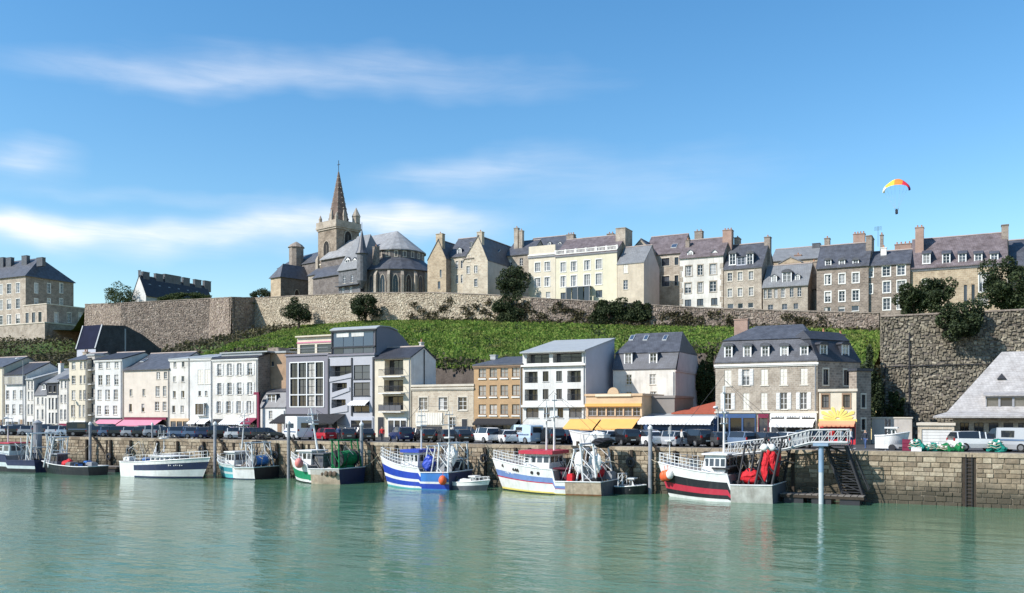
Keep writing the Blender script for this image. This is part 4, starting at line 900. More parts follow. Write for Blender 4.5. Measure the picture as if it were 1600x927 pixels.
for i in range(9):
    a = pi * (i + .5) / 9; r = (1.35 if i % 2 else 1.05) * (1.0 + .35 * abs(cos(a))); d = .13
    fan.ring([[(c0 + .25 * cos(a - d * 1.5), y, zc + .2 * sin(a - d * 1.5)), (c0 + r * cos(a - d), y, zc + r * .8 * sin(a - d)), (c0 + r * 1.1 * cos(a), y, zc + r * .92 * sin(a)), (c0 + r * cos(a + d), y, zc + r * .8 * sin(a + d)), (c0 + .25 * cos(a + d * 1.5), y, zc + .2 * sin(a + d * 1.5))] for y in (-.003, -.06)])
fan.box(c0 - 1.9, c0 + 1.9, -.07, -.003, zc - .3, zc - .02); fan.build('fan_sign', 'yellow_paint', h.root)
h = House('stone_annex', 'shaded stone two storey annex right of the small cream shop', 1338.5, 1361, FY - 2.1, 580, rz=55, wall='stone_dark', cat='house', roof='flat', D=1.0, rmat='slate_dark', rows=[(617, 637, [(1346, 1352)], 'k'), (655, 672, [(1346, 1352)], 'k')])  # shade painted into the annex stone
# low walls and garage
def low(name, label, cat, px0, px1, Y, top, m, thick=.4):
    x0, x1 = X(px0, Y), X(px1, Y); zt = Z((px0 + px1) / 2, top, Y) - QZ
    r = thing(name, label, cat, (x0, Y, QZ)); MB().box(0, x1 - x0, 0, thick, 0, zt).build('wall', m, r); MB().box(-.08, x1 - x0 + .08, -.08, thick + .08, zt + .002, zt + .14).build('coping', 'trim', r); return r, x1 - x0, zt
low('yard_wall', 'pale rendered yard wall left of the garage', 'wall', 1362, 1425, FY + 2, 654, 'grey_render')
h = House('garage', 'small stone garage with a wide white door', 1434, 1491, FY + 1, 665, wall='stone_pale', cat='garage', roof='flat', rmat='trim', D=6, rows=[(671, 702, [(1440, 1487)], 'o')])
u0, u1 = h.pt(1440, 600)[0], h.pt(1487, 600)[0]; z1 = h.pt(1463, 671)[2]
for i in range(5): MB().box(u0, u1, .1, .15, z1 * i / 5 + .01, z1 * (i + 1) / 5 - .01).build('door_panel', 'white2', h.root)
# the big pale roof on the right
h = House('slate_hall', 'hall with a huge pale slate hipped roof and ribbon dormer', 1490, 1790, FY + 3, 655, wall='stone', cat='building', roof='hip', ridge=548, hip=(4.6, 6), D=15, rmat='slate_pale', ov=1.1,
          rows=[(661, 692, [(1500, 1514), (1522, 1537), (1545, 1560), (1568, 1583), (1591, 1606), (1614, 1629), (1637, 1652), (1660, 1675), (1683, 1698)], 'd')], trim='trim')
e = 1.9; H_ = h.H; c0 = [(-e, -e), (h.W + e, -e), (h.W + e, h.D + e), (-e, h.D + e)]; c1 = [(-.3, -.3), (h.W + .3, -.3), (h.W + .3, h.D + .3), (-.3, h.D + .3)]
sk = MB(); sk.ring([[(x, y, H_ + .13) for x, y in c0], [(x, y, H_ + .3) for x, y in c0], [(x, y, H_ + .82) for x, y in c1]], cap0=True, cap1=True); sk.build('flared_eave', 'slate_pale', h.root)
ud0, ud1 = h.pt(1540, 600, .2)[0], h.pt(1720, 600, .2)[0]; za, zb = h.pt(1600, 640, .2)[2], h.pt(1600, 619, .2)[2]; n = 8; b = MB(); w = (ud1 - ud0) / n
holes = [(ud0 + w * (i + .08), ud0 + w * (i + .92), za + .2, zb - .15) for i in range(n)]
facade(b, lambda u, z, d: (u, d + .2, z), ud0, ud1, za, zb, holes, 0, .12); b.face([(ud0, 3, za), (ud0, .2, za), (ud0, .2, zb), (ud0, 3, zb)])
dm = b.build('ribbon_dormer', 'frame_grey', h.root); MB().prism([(-.1, zb), (3, zb + .5), (3, zb + .62), (-.1, zb + .12)], 'x', ud0 - .2, ud1 + .2).build('dormer_roof', 'slate_pale', dm)
for i, (a, c, d, e_) in enumerate(holes): MB().face([(a, .31, d), (c, .31, d), (c, .31, e_), (a, .31, e_)]).build('pane', 'pane_curtain' if i % 2 == 0 else 'pane', dm)
p = h.pt(1565, 588, 4.0); MB().ring([[(p[0] - .45, p[1] - .5, p[2] - .3), (p[0] + .45, p[1] - .5, p[2] - .3), (p[0], p[1] - .5, p[2] + .3)], [(p[0] - .45, p[1] + .9, p[2] - .3), (p[0] + .45, p[1] + .9, p[2] - .3), (p[0], p[1] + .9, p[2] + .3)]]).build('roof_vent', 'slate_dark', h.root)
# dark slate clad building under the bastion
def slate_gable():
    Y0 = 30.0; px0 = 157; o = Vector((X(px0, Y0), Y0, QZ)); r = thing('slate_clad_building', 'tall dark slate clad gable building below the bastion', 'building', o)
    def sp(px, py): 
        d = ray(px, py); t = (o.x - CAM.x) / d.x; p = CAM + d * t - o; return (p.y, p.z)
    poly = [sp(150, 585), sp(150, 545), sp(161, 508), sp(196, 509), sp(224, 524), sp(252, 546), sp(252, 590)]
    y0 = poly[0][0]; poly = [(a, max(b, 0)) for a, b in poly]; w = 5.2
    MB().prism(poly, 'x', -w, 0).build('slate_wall', mat('slate_cladding', (.085, .088, .092), rough=.7, var=.3, brick=(.34, .2, (.05, .052, .055), (.065, .067, .07))), r)
    a, b = poly[1], poly[2]; n = Vector((-(b[1] - a[1]), b[0] - a[0])).normalized()
    def off(p, k): return (p[0] + n.x * k, p[1] + n.y * k)
    MB().prism([off(a, .02), off(b, .02), off(b, .18), off(a, .18)], 'x', -w - .1, .15).build('roof_slope', mat('navy_roof', (0.014, 0.017, 0.04), rough=.8, var=.2, spec=.08), r)
    for xa, xb in ((-.1, .18), (-w - .15, -w + .1)): MB().prism([off(a, .19), off(b, .19), off(b, .30), off(a, .30)], 'x', xa, xb).build('verge', 'zinc', r)
    fz = max(.2, poly[1][1] - 4.5)
    MB().box(-w, -.05, poly[1][0] - .05, poly[1][0] - .004, 0, poly[1][1]).build('front_wall', 'blue_grey', r)
    MB().box(-.01 + .012, .05, poly[3][0] - .2, poly[3][0] + .1, 0, poly[3][1] - .6).build('joint_strip', 'zinc', r)
slate_gable()
# ------------------------------------------------------------------ the upper town
UG = 'upper town houses above the rampart'
def up(name, label, x0, x1, Y, eave, **k):
    b = town_z(X((x0 + x1) / 2, Y)) - .4 if x0 < 1376 else WALLZ - .5
    k['rz'] = min(0, k.get('rz', 0) + 7) if k.get('rz', 0) <= 0 else k['rz']
    k.setdefault('cat', 'house'); k.setdefault('group', UG); return House(name, label, x0, x1, Y, eave, base=b, **k)
# barracks at the far left
h = up('barracks', 'large stone barrack with hipped slate roof and one shaded side', -75, 40, 100, 438, D='115', wall='stone', side_mat='stone_dark', cat='building', roof='hip', ridge=413, hip=(.5, 5.0), ov=.5, group=None, trim='trim_white',  # right side's shade put into a darker stone
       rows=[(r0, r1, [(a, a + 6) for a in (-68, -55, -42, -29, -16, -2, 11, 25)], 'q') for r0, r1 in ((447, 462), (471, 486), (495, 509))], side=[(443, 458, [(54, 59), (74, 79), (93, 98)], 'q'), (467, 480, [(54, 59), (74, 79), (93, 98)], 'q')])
for a, t in ((-38, 405), (-16, 404), (-3, 403), (9, 403), (33.5, 400)): h.chimney(a, a + 8, t, 5.4, 'slate', 0, d=1.2)
h.chimney(57, 66, 403, 5.0, 'slate', 0, d=1.2, bot=416)
h = up('barracks_annex', 'flat roofed stone annex in front of the barrack', 37, 73, 93, 477, D='134', wall='stone', side_mat='stone_dark', cat='building', roof='flat', rmat='trim', group=None, rows=[(488, 504, [(40, 45), (50, 55), (60, 65)], 'k')], side=[(489, 504, [(85, 91), (105, 111), (123, 128)], 'q')])  # darker flank stone carries the shade in its colour
def terrace(label, px0, px1, Y, top, m, rz=0, D=9):
    b = Z(px1, 585, Y); return House('terrace_wall', label, px0, px1, Y, top, base=b, rz=rz, D=D, wall=m, side_mat='stone_dark', cat='wall', roof='flat', rmat='trim')  # side stone coloured dark for the shaded return of the wall
terrace('pale buttressed terrace wall under the barrack', -80, 70, 88, 510, 'stone', D='134')
# house on the bastion, its long roof, shade put into its dark slate, running away from the camera, with a row of chimneys
h = up('bastion_house', 'long shaded slate roofed house with a row of seven chimneys on the bastion', 207, 228, 86, 463, D='333', wall='white2', side_mat='grey_render', roof='gabley', ridge=430, rmat='slate_dark', group=None, cat='house', ov=.3, )
for a, b, t in ((203.5, 218, 422), (222, 232, 426), (242, 253, 429), (256, 281, 431), (285, 295, 435), (303, 313, 438), (318, 328, 440)):
    p0, p1 = h.sd(a, t, h.W * .5), h.sd(b, t, h.W * .5); y0, y1 = max(.05, p0[1]), max(p1[1], p0[1] + .9); z = h.sd((a + b) / 2, t, h.W * .5)[2]
    MB().box(h.W * .5 - .45, h.W * .5 + .45, y0, y1, h.Rz - 1.6, z).box(h.W * .5 - .52, h.W * .5 + .52, y0 - .07, y1 + .07, z + .002, z + .14).build('chimney', 'slate', h.root)
for k in range(6):
    y = 2.2 + k * (h.D - 4) / 6; x0_, x1_ = h.W * .70, h.W * .82; zf = lambda x: h.Rz - (h.Rz - h.H) * (x - h.W * .5) / (h.W * .5) + .03
    o = MB().ring([[(x0_, y, zf(x0_)), (x1_, y, zf(x1_)), (x1_, y + .7, zf(x1_)), (x0_, y + .7, zf(x0_))], [(x0_ + .06, y, zf(x0_) + .1), (x1_ + .06, y, zf(x1_) + .1), (x1_ + .06, y + .7, zf(x1_) + .1), (x0_ + .06, y + .7, zf(x0_) + .1)]]).build('skylight', 'zinc', h.root)
# gabled houses right of the church
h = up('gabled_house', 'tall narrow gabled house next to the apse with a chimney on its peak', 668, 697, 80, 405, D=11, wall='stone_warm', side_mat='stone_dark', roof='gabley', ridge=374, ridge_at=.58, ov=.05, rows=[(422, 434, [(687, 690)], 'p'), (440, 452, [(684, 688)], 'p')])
h.chimney(681, 691, 366, .05, 'stone_warm', 1, d=1.1)
h = up('gabled_house', 'lower pale house with white dormer between two gables', 700, 728, 82, 401, D=9, wall='stone_pale', ridge=374, rows=[(408, 420, [(712, 716), (720, 724)], 'q'), (430, 443, [(712, 716), (720, 724)], 'q')])
h.dormer(714, 721, 389, 401, .5, 'gable', rh=.4)
h = up('gabled_house', 'broad pale gabled house with stepped left shoulder and peak chimney', 723, 762, 79.5, 408, D=15, wall='stone_pale', side_mat='grey_render', roof='gabley', ridge=368, ridge_at=.62, ov=.05, rows=[(378, 386, [(734, 738)], 'p'), (398, 408, [(731, 735)], 'q'), (415, 427, [(729, 734), (741, 746)], 'q'), (436, 448, [(741, 746)], 'q')])
h.chimney(745, 753, 363, .05, 'stone_pale', 1, d=1.0); h.skylight(775, 781, 390, 396, 7)
z = h.pt(732, 404)[2]; h.part('string_course', MB().box(.0, h.W * .45, -.18, -.004, z - .1, z + .1), 'chimney_stone')
h = up('town_house', 'dark roofed house with paired tall chimneys behind the tree', 790, 830, 90, 398, D=9, wall='stone', ridge=378, rows=[(404, 416, [(795, 800), (812, 817)], 'c')])
h.chimney(803, 809, 357, 2, 'stone', 1, d=.9); h.chimney(810.5, 816, 361, 2, 'stone', 1, d=.9)
h = up('town_house', 'long dark slate roof with small dormers behind the cream house', 820, 885, 97, 392, D=9, wall='stone', ridge=371)
for a in (838, 856, 872): h.dormer(a, a + 5, 379, 386, 1.6, 'gable', rh=.3)
# the cream mansion
h = up('cream_house', 'pale rendered wing with four oval framed windows left of the cream mansion', 826, 868, 79, 399, D=10, rz=-3, wall='cream', roof='flat', rmat='trim_white', rows=[(410, 424, [(836, 844), (851, 859)], 't'), (434, 448, [(836, 844), (851, 859)], 't'), (457, 466, [(838, 846), (853, 860)], 'p')], cornice='frame_grey', trim='trim_white')
h.part('parapet', MB().box(.05, h.W - .05, -.02, .4, h.H + .281, h.H + 1.9), 'cream')
h = up('cream_house', 'cream mansion with white balustrade and glazed veranda', 868.5, 964, 79, 395, D=11, rz=-3, wall='yellowish', side_mat='stone', roof='gable', ridge=372, rmat='slate_pink', rows=[(407, 422, [(876, 884), (892, 901), (913, 922), (931, 940)], 't'), (429, 446, [(876, 884), (892, 901), (913, 922), (931, 940)], 't'), (455, 466, [(876, 884), (893, 903), (910, 920), (931, 941)], 'd')], cornice='frame_grey', trim='trim_white')
b = MB().box(-.05, h.W + .05, -.15, .05, h.H + .02, h.H + .2).box(-.05, h.W + .05, -.15, .05, h.H + .75, h.H + .9)
for i in range(46): u = h.W * (i + .5) / 46; b.box(u - .045, u + .045, -.09, .0, h.H + .2, h.H + .75)
for i in range(7): u = h.W * i / 6; b.box(u - .2, u + .2, -.17, .07, h.H + .201, h.H + .98)
b.build('balustrade', 'trim_white', h.root); h.chimney(885, 896, 367, 6, 'chimney_stone', 3, d=1.2); h.chimney(948, 958, 366, 6, 'chimney_stone', 2, d=1.2); h.chimney(962, 977, 357, 3, 'stone', 0, d=4)
z = h.pt(908, 449, -1)[2]; u0, u1 = h.pt(889, 600)[0], h.pt(926, 600)[0]; v = h.part('veranda', MB().box(u0, u1, -1.6, -.003, z, z + .15).box(u0, u0 + .1, -1.6, -1.5, 0, z).box(u1 - .1, u1, -1.6, -1.5, 0, z).box((u0 + u1) / 2 - .05, (u0 + u1) / 2 + .05, -1.6, -1.5, 0, z), 'frame_grey')
for i in range(4): MB().box(u0 + .15 + i * (u1 - u0) / 4, u0 - .1 + (i + 1) * (u1 - u0) / 4, -1.57, -1.54, .1, z - .1).build('pane', 'pane', v)
# annex and the roofs behind
h = up('town_house', 'plain beige annex with a lean slate roof right of the cream mansion', 964.5, 1006, 78, 411, D=8, rz=-10, wall='beige', side_mat='pink_render', ridge=386, rmat='slate_light', ov=.1, rows=[(413, 426, [(974, 981)], 'x'), (437, 452, [(974, 981)], 'c')])
h = up('town_house', 'big purple slate roof with one skylight behind the beige annex', 1006, 1064, 88, 397, D=10, rz=-4, wall='stone', ridge=369, rmat='slate_pink', rows=[(404, 416, [(1034, 1046), (1054, 1060)], 'k'), (432, 448, [(1034, 1046), (1054, 1060)], 'k')])
h.skylight(1049, 1058, 383, 388, 2.6); h.chimney(1085, 1097, 362, 6, 'chimney_stone', 2, d=1.2, bot=395)
h = up('town_house', 'steep dark gable roof in front of the purple slate roof', 983, 1020, 86, 394, D=8, wall='stone', roof='gabley', ridge=373, rmat='slate', ov=.2)
h = up('town_house', 'white rendered house with grey quoins and purple slate roof', 1062, 1130, 78, 401, D=9, rz=-4, wall='white', side_mat='stone', ridge=374, rmat='slate_pink', trim='stone', rows=[(414, 430, [(1071, 1081), (1090, 1098), (1109, 1119)], 'q'), (441, 457, [(1070, 1080), (1090, 1098), (1109, 1119)], 'q'), (467, 478, [(1070, 1080), (1089, 1099), (1111, 1121)], 'd')])
h.chimney(1129, 1143, 360, 3, 'brick_red', 3, d=1.6); h.chimney(1071, 1077, 376, 2.5, 'chimney_stone', 1); h.dormer(1074, 1083, 394, 401, .4, 'gable', rh=.5); h.dormer(1112, 1121, 394, 401, .4, 'gable', rh=.5)
h.chimney(1147, 1154, 372, 4.5, 'chimney_stone', 1, d=2, bot=400)
for i in range(10):
    for u in (0, h.W): MB().box(u - (.0 if u == 0 else .6 if i % 2 else .35), u + (.6 if i % 2 else .35) * (u == 0), -.05, -.003, i * 1.0 + .02, i * 1.0 + .9).build('quoin', 'stone', h.root)
h = up('town_house', 'grey stone house with three joined arched dormers and a shaded gable end', 1131, 1190, 77, 419, D=11, rz=-8, wall='stone', side_mat='stone_dark', ridge=382, rmat='slate', ov=.15, rows=[(425, 438, [(1137, 1144), (1153, 1160), (1170, 1177)], 'q'), (450, 463, [(1137, 1144), (1153, 1160), (1170, 1177)], 'q'), (474, 482, [(1137, 1146), (1153, 1161), (1169, 1177)], 'p')])  # gable end's shade put into its stone colour
h.dormer(1139, 1150, 396, 414, .6, 'arch', rh=.5); h.dormer(1151, 1165, 401, 414, .6, 'shed', rh=.15, m='blue_grey'); h.dormer(1166, 1177, 396, 414, .6, 'arch', rh=.5)
h.chimney(1194, 1203, 371, 4.7, 'chimney_stone', 1, d=1.3)
h = up('town_house', 'small grey stone house with three white dormers in a low slate roof', 1192, 1262, 76, 447, D=9, rz=-6, wall='stone', side_mat='stone_dark', ridge=414, rmat='slate_light', rows=[(451, 465, [(1193.5, 1198), (1200, 1206), (1210, 1215), (1220, 1227), (1234, 1240), (1246, 1252)], 'c'), (475, 484, [(1200, 1208), (1222, 1230), (1240, 1247)], 'n')])
h.dormer(1205, 1214, 431, 442, .8, 'gable', rh=.3); h.dormer(1222, 1237, 425, 443, .6, 'arch', rh=.5, deep=2.6); h.dormer(1242, 1250, 430, 441, .9, 'gable', rh=.3)
h.chimney(1266, 1276, 410, 4.5, 'chimney_stone', 1, d=1.2)
h = up('town_house', 'far slate roofs with a brick chimney behind the small stone house', 1205, 1290, 96, 405, D=10, wall='stone_warm', ridge=387, rmat='slate_light'); h.chimney(1269, 1281, 381, 4, 'slate', 0, d=1.4); h.chimney(1241, 1252, 399, 1.0, 'brick_red', 1, d=1)
h = up('town_house', 'brown gable roof peeping above the small stone house', 1218, 1252, 90, 410, D=6, wall='stone_warm', roof='gabley', ridge=401, rmat='slate_light')
h = up('town_house', 'dark stone house with white quoined windows and three white dormers', 1276, 1357, 76, 417, D=10, rz=-4, wall='stone_dark', side_mat='stone_dark', ridge=382, rmat='slate', trim='trim_white', rows=[(428, 443, [(1289, 1298), (1311, 1320), (1332, 1342)], 'q'), (455, 471, [(1289, 1298), (1311, 1320), (1332, 1342)], 'q'), (479, 487, [(1288, 1298), (1310, 1320), (1331, 1342)], 'p')])
for a in (1289, 1310.5, 1332): h.dormer(a, a + 10, 406, 418, .3, 'arch', rh=.35)
h.chimney(1288, 1296, 373, 5, 'chimney_stone', 1, d=1.2); h.chimney(1353, 1362, 369, 3, 'stone_dark', 1, d=4.2); h.chimney(1333, 1351, 366, 8.5, 'brick_red', 4, d=1.2)
sg = MB(); P1 = h.pt(1352, 350, 4); sg.tube((P1[0] + 2, 4, P1[2] - 4), (P1[0] + 2, 4, P1[2] - .6), .03)
for i in range(4): sg.tube((P1[0] + 1.4, 4, P1[2] - .7 - i * .18), (P1[0] + 2.6, 4, P1[2] - .7 - i * .18), .02)
sg.build('aerial', 'metal_dark', h.root)
h = up('town_house', 'narrow dark stone house with white framed windows beside the trees', 1357.5, 1422, 76.5, 413, D=9, rz=-4, wall='stone_dark', side_mat='stone_dark', ridge=392, rmat='slate', trim='trim_white', rows=[(415, 431, [(1357.8, 1364)], 'q'), (416, 431, [(1379, 1391), (1402, 1415)], 'q'), (440, 457, [(1380, 1391), (1402, 1415)], 'q'), (466, 484, [(1380, 1391), (1402, 1415)], 'q'), (443, 457, [(1357.6, 1363)], 'q')])
h.chimney(1376, 1385, 388, 3, 'trim_white', 1); h.chimney(1398, 1424, 382, 8, 'brick_red', 4, d=1.2); h.chimney(1375, 1380, 368, 8, 'chimney_stone', 1, bot=395)
h = up('town_house', 'long rough stone house with purple slate roof and five slate dormers', 1423, 1574, 77, 415, D=12, rz=-3, wall='stone_warm', side_mat='stone', ridge=369, rmat='slate_pink', ov=.35, cornice='frame_grey', trim='trim_white', rows=[(430, 458, [(1530, 1545)], 't'), (434, 452, [(1441, 1452)], 't'), (446, 482, [(1506, 1511), (1518, 1523)], 'd'), (465, 478, [(1528, 1544)], 'p')])
for a in (1441, 1472, 1497, 1522, 1547): h.dormer(a, a + 13, 396, 412, .3, 'shed', rh=.9, deep=2.6)
h.chimney(1430, 1443, 356, 3, 'brick_red', 2, d=1.5); h.chimney(1565, 1576, 352, 4.5, 'chimney_stone', 0, d=1.5)
h = up('town_house', 'slate roofed house beyond the picture right edge', 1578, 1700, 80, 412, D=12, rz=-3, wall='stone_warm', ridge=371, rmat='slate', rows=[(430, 446, [(1590, 1600), (1620, 1630)], 'q')])

# ------------------------------------------------------------------ the church
def arch_window(parent, w, h, loc, rz, name='window', pm='pane'):
    """pointed arched window with stone surround, facing local -y"""
    def arc(e):
        hw = w / 2 + e; pts = [(-hw, -e * .3), (hw, -e * .3), (hw, h * .6)]
        pts += [(hw * cos(pi / 2 * t / 4), h * .6 + (h * .4 + e) * sin(pi / 2 * t / 4)) for t in range(1, 4)] + [(0, h + e)]
        pts += [(-hw * cos(pi / 2 * t / 4), h * .6 + (h * .4 + e) * sin(pi / 2 * t / 4)) for t in (3, 2, 1)] + [(-hw, h * .6)]; return pts
    o_, i_ = arc(.22), arc(0); b = MB(); n = len(o_)
    for i in range(n):
        j = (i + 1) % n; b.face([(o_[i][0], -.12, o_[i][1]), (o_[j][0], -.12, o_[j][1]), (i_[j][0], -.12, i_[j][1]), (i_[i][0], -.12, i_[i][1])])
        b.face([(o_[i][0], -.12, o_[i][1]), (o_[i][0], 0, o_[i][1]), (o_[j][0], 0, o_[j][1]), (o_[j][0], -.12, o_[j][1])]); b.face([(i_[i][0], -.12, i_[i][1]), (i_[j][0], -.12, i_[j][1]), (i_[j][0], -.02, i_[j][1]), (i_[i][0], -.02, i_[i][1])])
    b.box(-.03, .03, -.07, -.03, 0, h * .75); o = b.build(name, 'stone', parent, loc, rz)
    MB().face([(x, -.022, z) for x, z in i_]).build('pane', pm, o); return o
def church():
    Y0 = 92.0; base = town_z(X(525, Y0)) - .6; o = Vector((X(497, Y0), Y0, base)); rz = RAD(-13); R = Matrix.Rotation(-rz, 3, 'Z')
    r = thing('church', 'granite church with square bell tower, stone spire and slate roofed apse', 'church', o, rz)
    def pt(px, py, yd=0.0):
        c = R @ (CAM - o); d = R @ ray(px, py); return c + d * ((yd - c.y) / d.y)
    a = pt(525.5, 600)[0]; z = lambda py, yd=0: pt(511, py, yd)[2]
    zc = z(357); zs = z(346)
    T = MB(); facade(T, lambda u, q, d: (u, d, q), 0, a, 0, zc, [(a * .34, a * .62, z(398), z(378), .6)], 0); facade(T, lambda u, q, d: (a - d, u, q), 0, a, 0, zc, [(a * .36, a * .64, z(384), z(362), .6)], 0)
    T.face([(0, a, 0), (0, 0, 0), (0, 0, zc), (0, a, zc)]).face([(a, a, 0), (0, a, 0), (0, a, zc), (a, a, zc)])
    T.build('bell_tower', mat('tower_stone', (.35, .285, .225), var=.36, scale=.5, brick=(.5, .3, (.36, .3, .24), (.22, .175, .14)), bump=.5, bscale=5, streak=.3), r)
    for (x, y, rr) in ((a * .48, .2, 0), (a - .2, a * .5, pi / 2)):
        arch_window(r, a * .3, z(376) - z(398), (x - (.0), y - .23 if rr == 0 else y, z(399)), rr, 'belfry_opening', 'interior') if rr == 0 else arch_window(r, a * .3, z(360) - z(384), (a + .02, y, z(385)), rr, 'belfry_opening', 'interior')
    cb = MB().box(-.45, a + .45, -.45, a + .45, zc, zc + .45).box(-.25, a + .25, -.25, a + .25, zc - .4, zc - .002).box(-.35, a + .35, -.35, a + .35, zc + .452, zs)
    cb.build('tower_cornice', 'stone', r); z2 = z(412); MB().box(-.12, a + .12, -.12, a + .12, z2 - .15, z2 + .15).build('string_course', 'trim', r)
    bu = MB()
    for x, y in ((-.45, -.45), (a - .45, -.45), (a - .45, a - .45)): bu.box(x, x + .9, y, y + .9, 0, z(404)).ring([[(x, y, z(404)), (x + .9, y, z(404)), (x + .9, y + .9, z(404)), (x, y + .9, z(404))], [(x + .3, y + .3, z(398)), (x + .6, y + .3, z(398)), (x + .6, y + .6, z(398)), (x + .3, y + .6, z(398))]])
    bu.build('buttress', 'stone', r)
    c = a / 2; zt = pt(532, 268, c)[2]; zs2 = zs + .1; rad = a * .36
    sp = MB().lathe([(rad, zs2), (rad * .97, zs2 + .5), (rad * .06, zt)], 8, (c, c, 0)); spo = sp.build('spire', 'brick_warm' if 'brick_warm' in MATS else mat('spire_stone', (.20, .145, .12), var=.35, scale=.8, brick=(.4, .3, (.16, .12, .1), (.17, .12, .1))), r)
    ck = MB()
    for k in range(8):
        an = 2 * pi * k / 8
        for i in range(9): q = (i + .8) / 10; rr = rad * (1 - q) * 1.02; ck.ball((c + rr * cos(an), c + rr * sin(an), zs2 + (zt - zs2) * q), .17, 5)
    ck.build('crockets', 'stone', spo)
    for k in range(4):
        lu = MB()
        an = pi / 4 + pi / 2 * k + pi / 4; x, y = c + rad * .82 * cos(an), c + rad * .82 * sin(an); lu.ring([[(x - .5, y - .5, zs2), (x + .5, y - .5, zs2), (x + .5, y + .5, zs2), (x - .5, y + .5, zs2)], [(x - .45, y - .45, zs2 + 1.7), (x + .45, y - .45, zs2 + 1.7), (x + .45, y + .45, zs2 + 1.7), (x - .45, y + .45, zs2 + 1.7)], [(x - .03, y - .03, zs2 + 3.1), (x + .03, y - .03, zs2 + 3.1), (x + .03, y + .03, zs2 + 3.1), (x - .03, y + .03, zs2 + 3.1)]])
        lu.build('lucarne', 'stone', spo)
    MB().tube((c, c, zt - .4), (c, c, pt(532, 250, c)[2]), .07).box(c - .5, c + .5, c - .05, c + .05, pt(532, 257, c)[2], pt(532, 257, c)[2] + .13).build('cross', 'metal_dark', spo)
    for (x, y, hh, rr) in ((a - .5, a - .5, 3.9, .95), (.4, .4, 1.8, .4), (a - .3, .3, 1.8, .4), (.4, a - .4, 1.8, .4)):
        MB().lathe([(rr, 0), (rr, hh * .38), (rr * 1.12, hh * .4), (rr * 1.12, hh * .45), (.05, hh)], 8, (x, y, zs2)).build('pinnacle', 'stone', r)
    # nave and apse, running to the right along the church axis
    yc = a / 2 + .3; ax = pt(621, 600, yc)[0]; ze = pt(621, 398, yc)[2]; zr = pt(621, 361, yc)[2]; ru = pt(655, 600, yc)[0] - ax; ru *= .86; rl = ru * 1.5; z1 = pt(630, 408, yc)[2]; z2 = pt(640, 428, yc)[2]
    x0 = a * .6; n = 10
    def half(rad, zz, ov=0): return [(ax + (rad + ov) * sin(pi * i / n), yc - (rad + ov) * cos(pi * i / n), zz) for i in range(n + 1)]
    w = MB(); A, B = half(ru, z1 - .6), half(ru, ze)
    for i in range(n): w.face([A[i], A[i + 1], B[i + 1], B[i]])
    w.box(x0, ax, yc - ru, yc + ru, 0, ze); A, B = half(rl, 0), half(rl, z2)
    for i in range(n): w.face([A[i], A[i + 1], B[i + 1], B[i]])
    w.box(x0 + 1, ax, yc - rl, yc - ru - .002, 0, z2); w.build('apse_wall', mat('church_grey', (.20, .175, .165), var=.3, brick=(.5, .3, (.22, .2, .185), (.14, .12, .115)), bump=.4), r)
    f = MB(); E = half(ru, ze, .45); E2 = half(ru, ze + .18, .45)
    for i in range(n): f.face([E[i], E[i + 1], E2[i + 1], E2[i]]).face([E2[i], E2[i + 1], (ax, yc, zr)]).face([E[i], (ax, yc, ze), E[i + 1]])
    f.ring([[(x, yc - ru - .45, ze), (x, yc - ru - .45, ze + .18), (x, yc, zr), (x, yc + ru + .45, ze + .18), (x, yc + ru + .45, ze)] for x in (x0, ax)]); f.build('choir_roof', mat('choir_slate_sunlit', (.36, .36, .365), rough=.55, var=.25, scale=.8, brick=(.36, .22, (.24, .24, .245), (.31, .31, .315))), r)  # paler slate colour holds the sheen of grazing sun
    f = MB(); E, E2 = half(rl, z2, .35), half(rl, z2 + .14, .35); I = half(ru, z1, .02)
    for i in range(n): f.face([E[i], E[i + 1], E2[i + 1], E2[i]]).face([E2[i], E2[i + 1], I[i + 1], I[i]]).face([E[i + 1], E[i], B[i], B[i + 1]])
    f.ring([[(x, yc - rl - .35, z2), (x, yc - rl - .35, z2 + .14), (x, yc - ru, z1), (x, yc - ru, z2)] for x in (x0 + 1, ax)]); f.build('ambulatory_roof', 'slate', r)
    for i in range(n):
        an = pi * (i + .5) / n; d = (sin(an), -cos(an)); rzz = atan2(d[0], -d[1])
        arch_window(r, 1.05, z2 * .62, (ax + (rl * cos(pi / 2 / n) + .01) * d[0], yc + (rl * cos(pi / 2 / n) + .01) * d[1], z2 * .2), rzz)
        window(r, ax + (ru * cos(pi / 2 / n) + .02) * d[0] - .3 * cos(rzz), yc + (ru * cos(pi / 2 / n) + .02) * d[1] - .3 * sin(rzz), z1 + .25, .6, max(.5, ze - z1 - .55), 'k', rz=rzz, name='clerestory_window')
        an = pi * i / n; d = (sin(an), -cos(an)); b = MB().box(-.3, .3, -.75, .1, 0, z2 * .8); b.prism([(-.75, z2 * .8), (.1, z2 * .8), (.1, z2)], 'x', -.3, .3); b.build('buttress', 'stone', r, (ax + rl * d[0], yc + rl * d[1], 0), atan2(d[0], -d[1]))
    # west part: nave roof and chapel left of the tower
    zt_, ze_ = pt(497, 391, 8)[2], pt(480, 412, 4)[2]; xw = pt(452, 600, 8)[0]
    MB().box(xw + .4, .5, 4.2, 12, 0, ze_).build('nave_wall', 'church_grey', r)
    nv = MB(); nv.v = [(xw, 3.9, ze_), (.8, 3.9, ze_), (.8, 12.3, ze_), (xw, 12.3, ze_), (xw + 2.6, 8, zt_ - .9), (.8, 8, zt_)]; nv.f = [(3, 2, 1, 0), (0, 1, 5, 4), (2, 3, 4, 5), (3, 0, 4), (1, 2, 5)]; nv.m = [0] * 5; nv.build('nave_roof', 'slate', r)
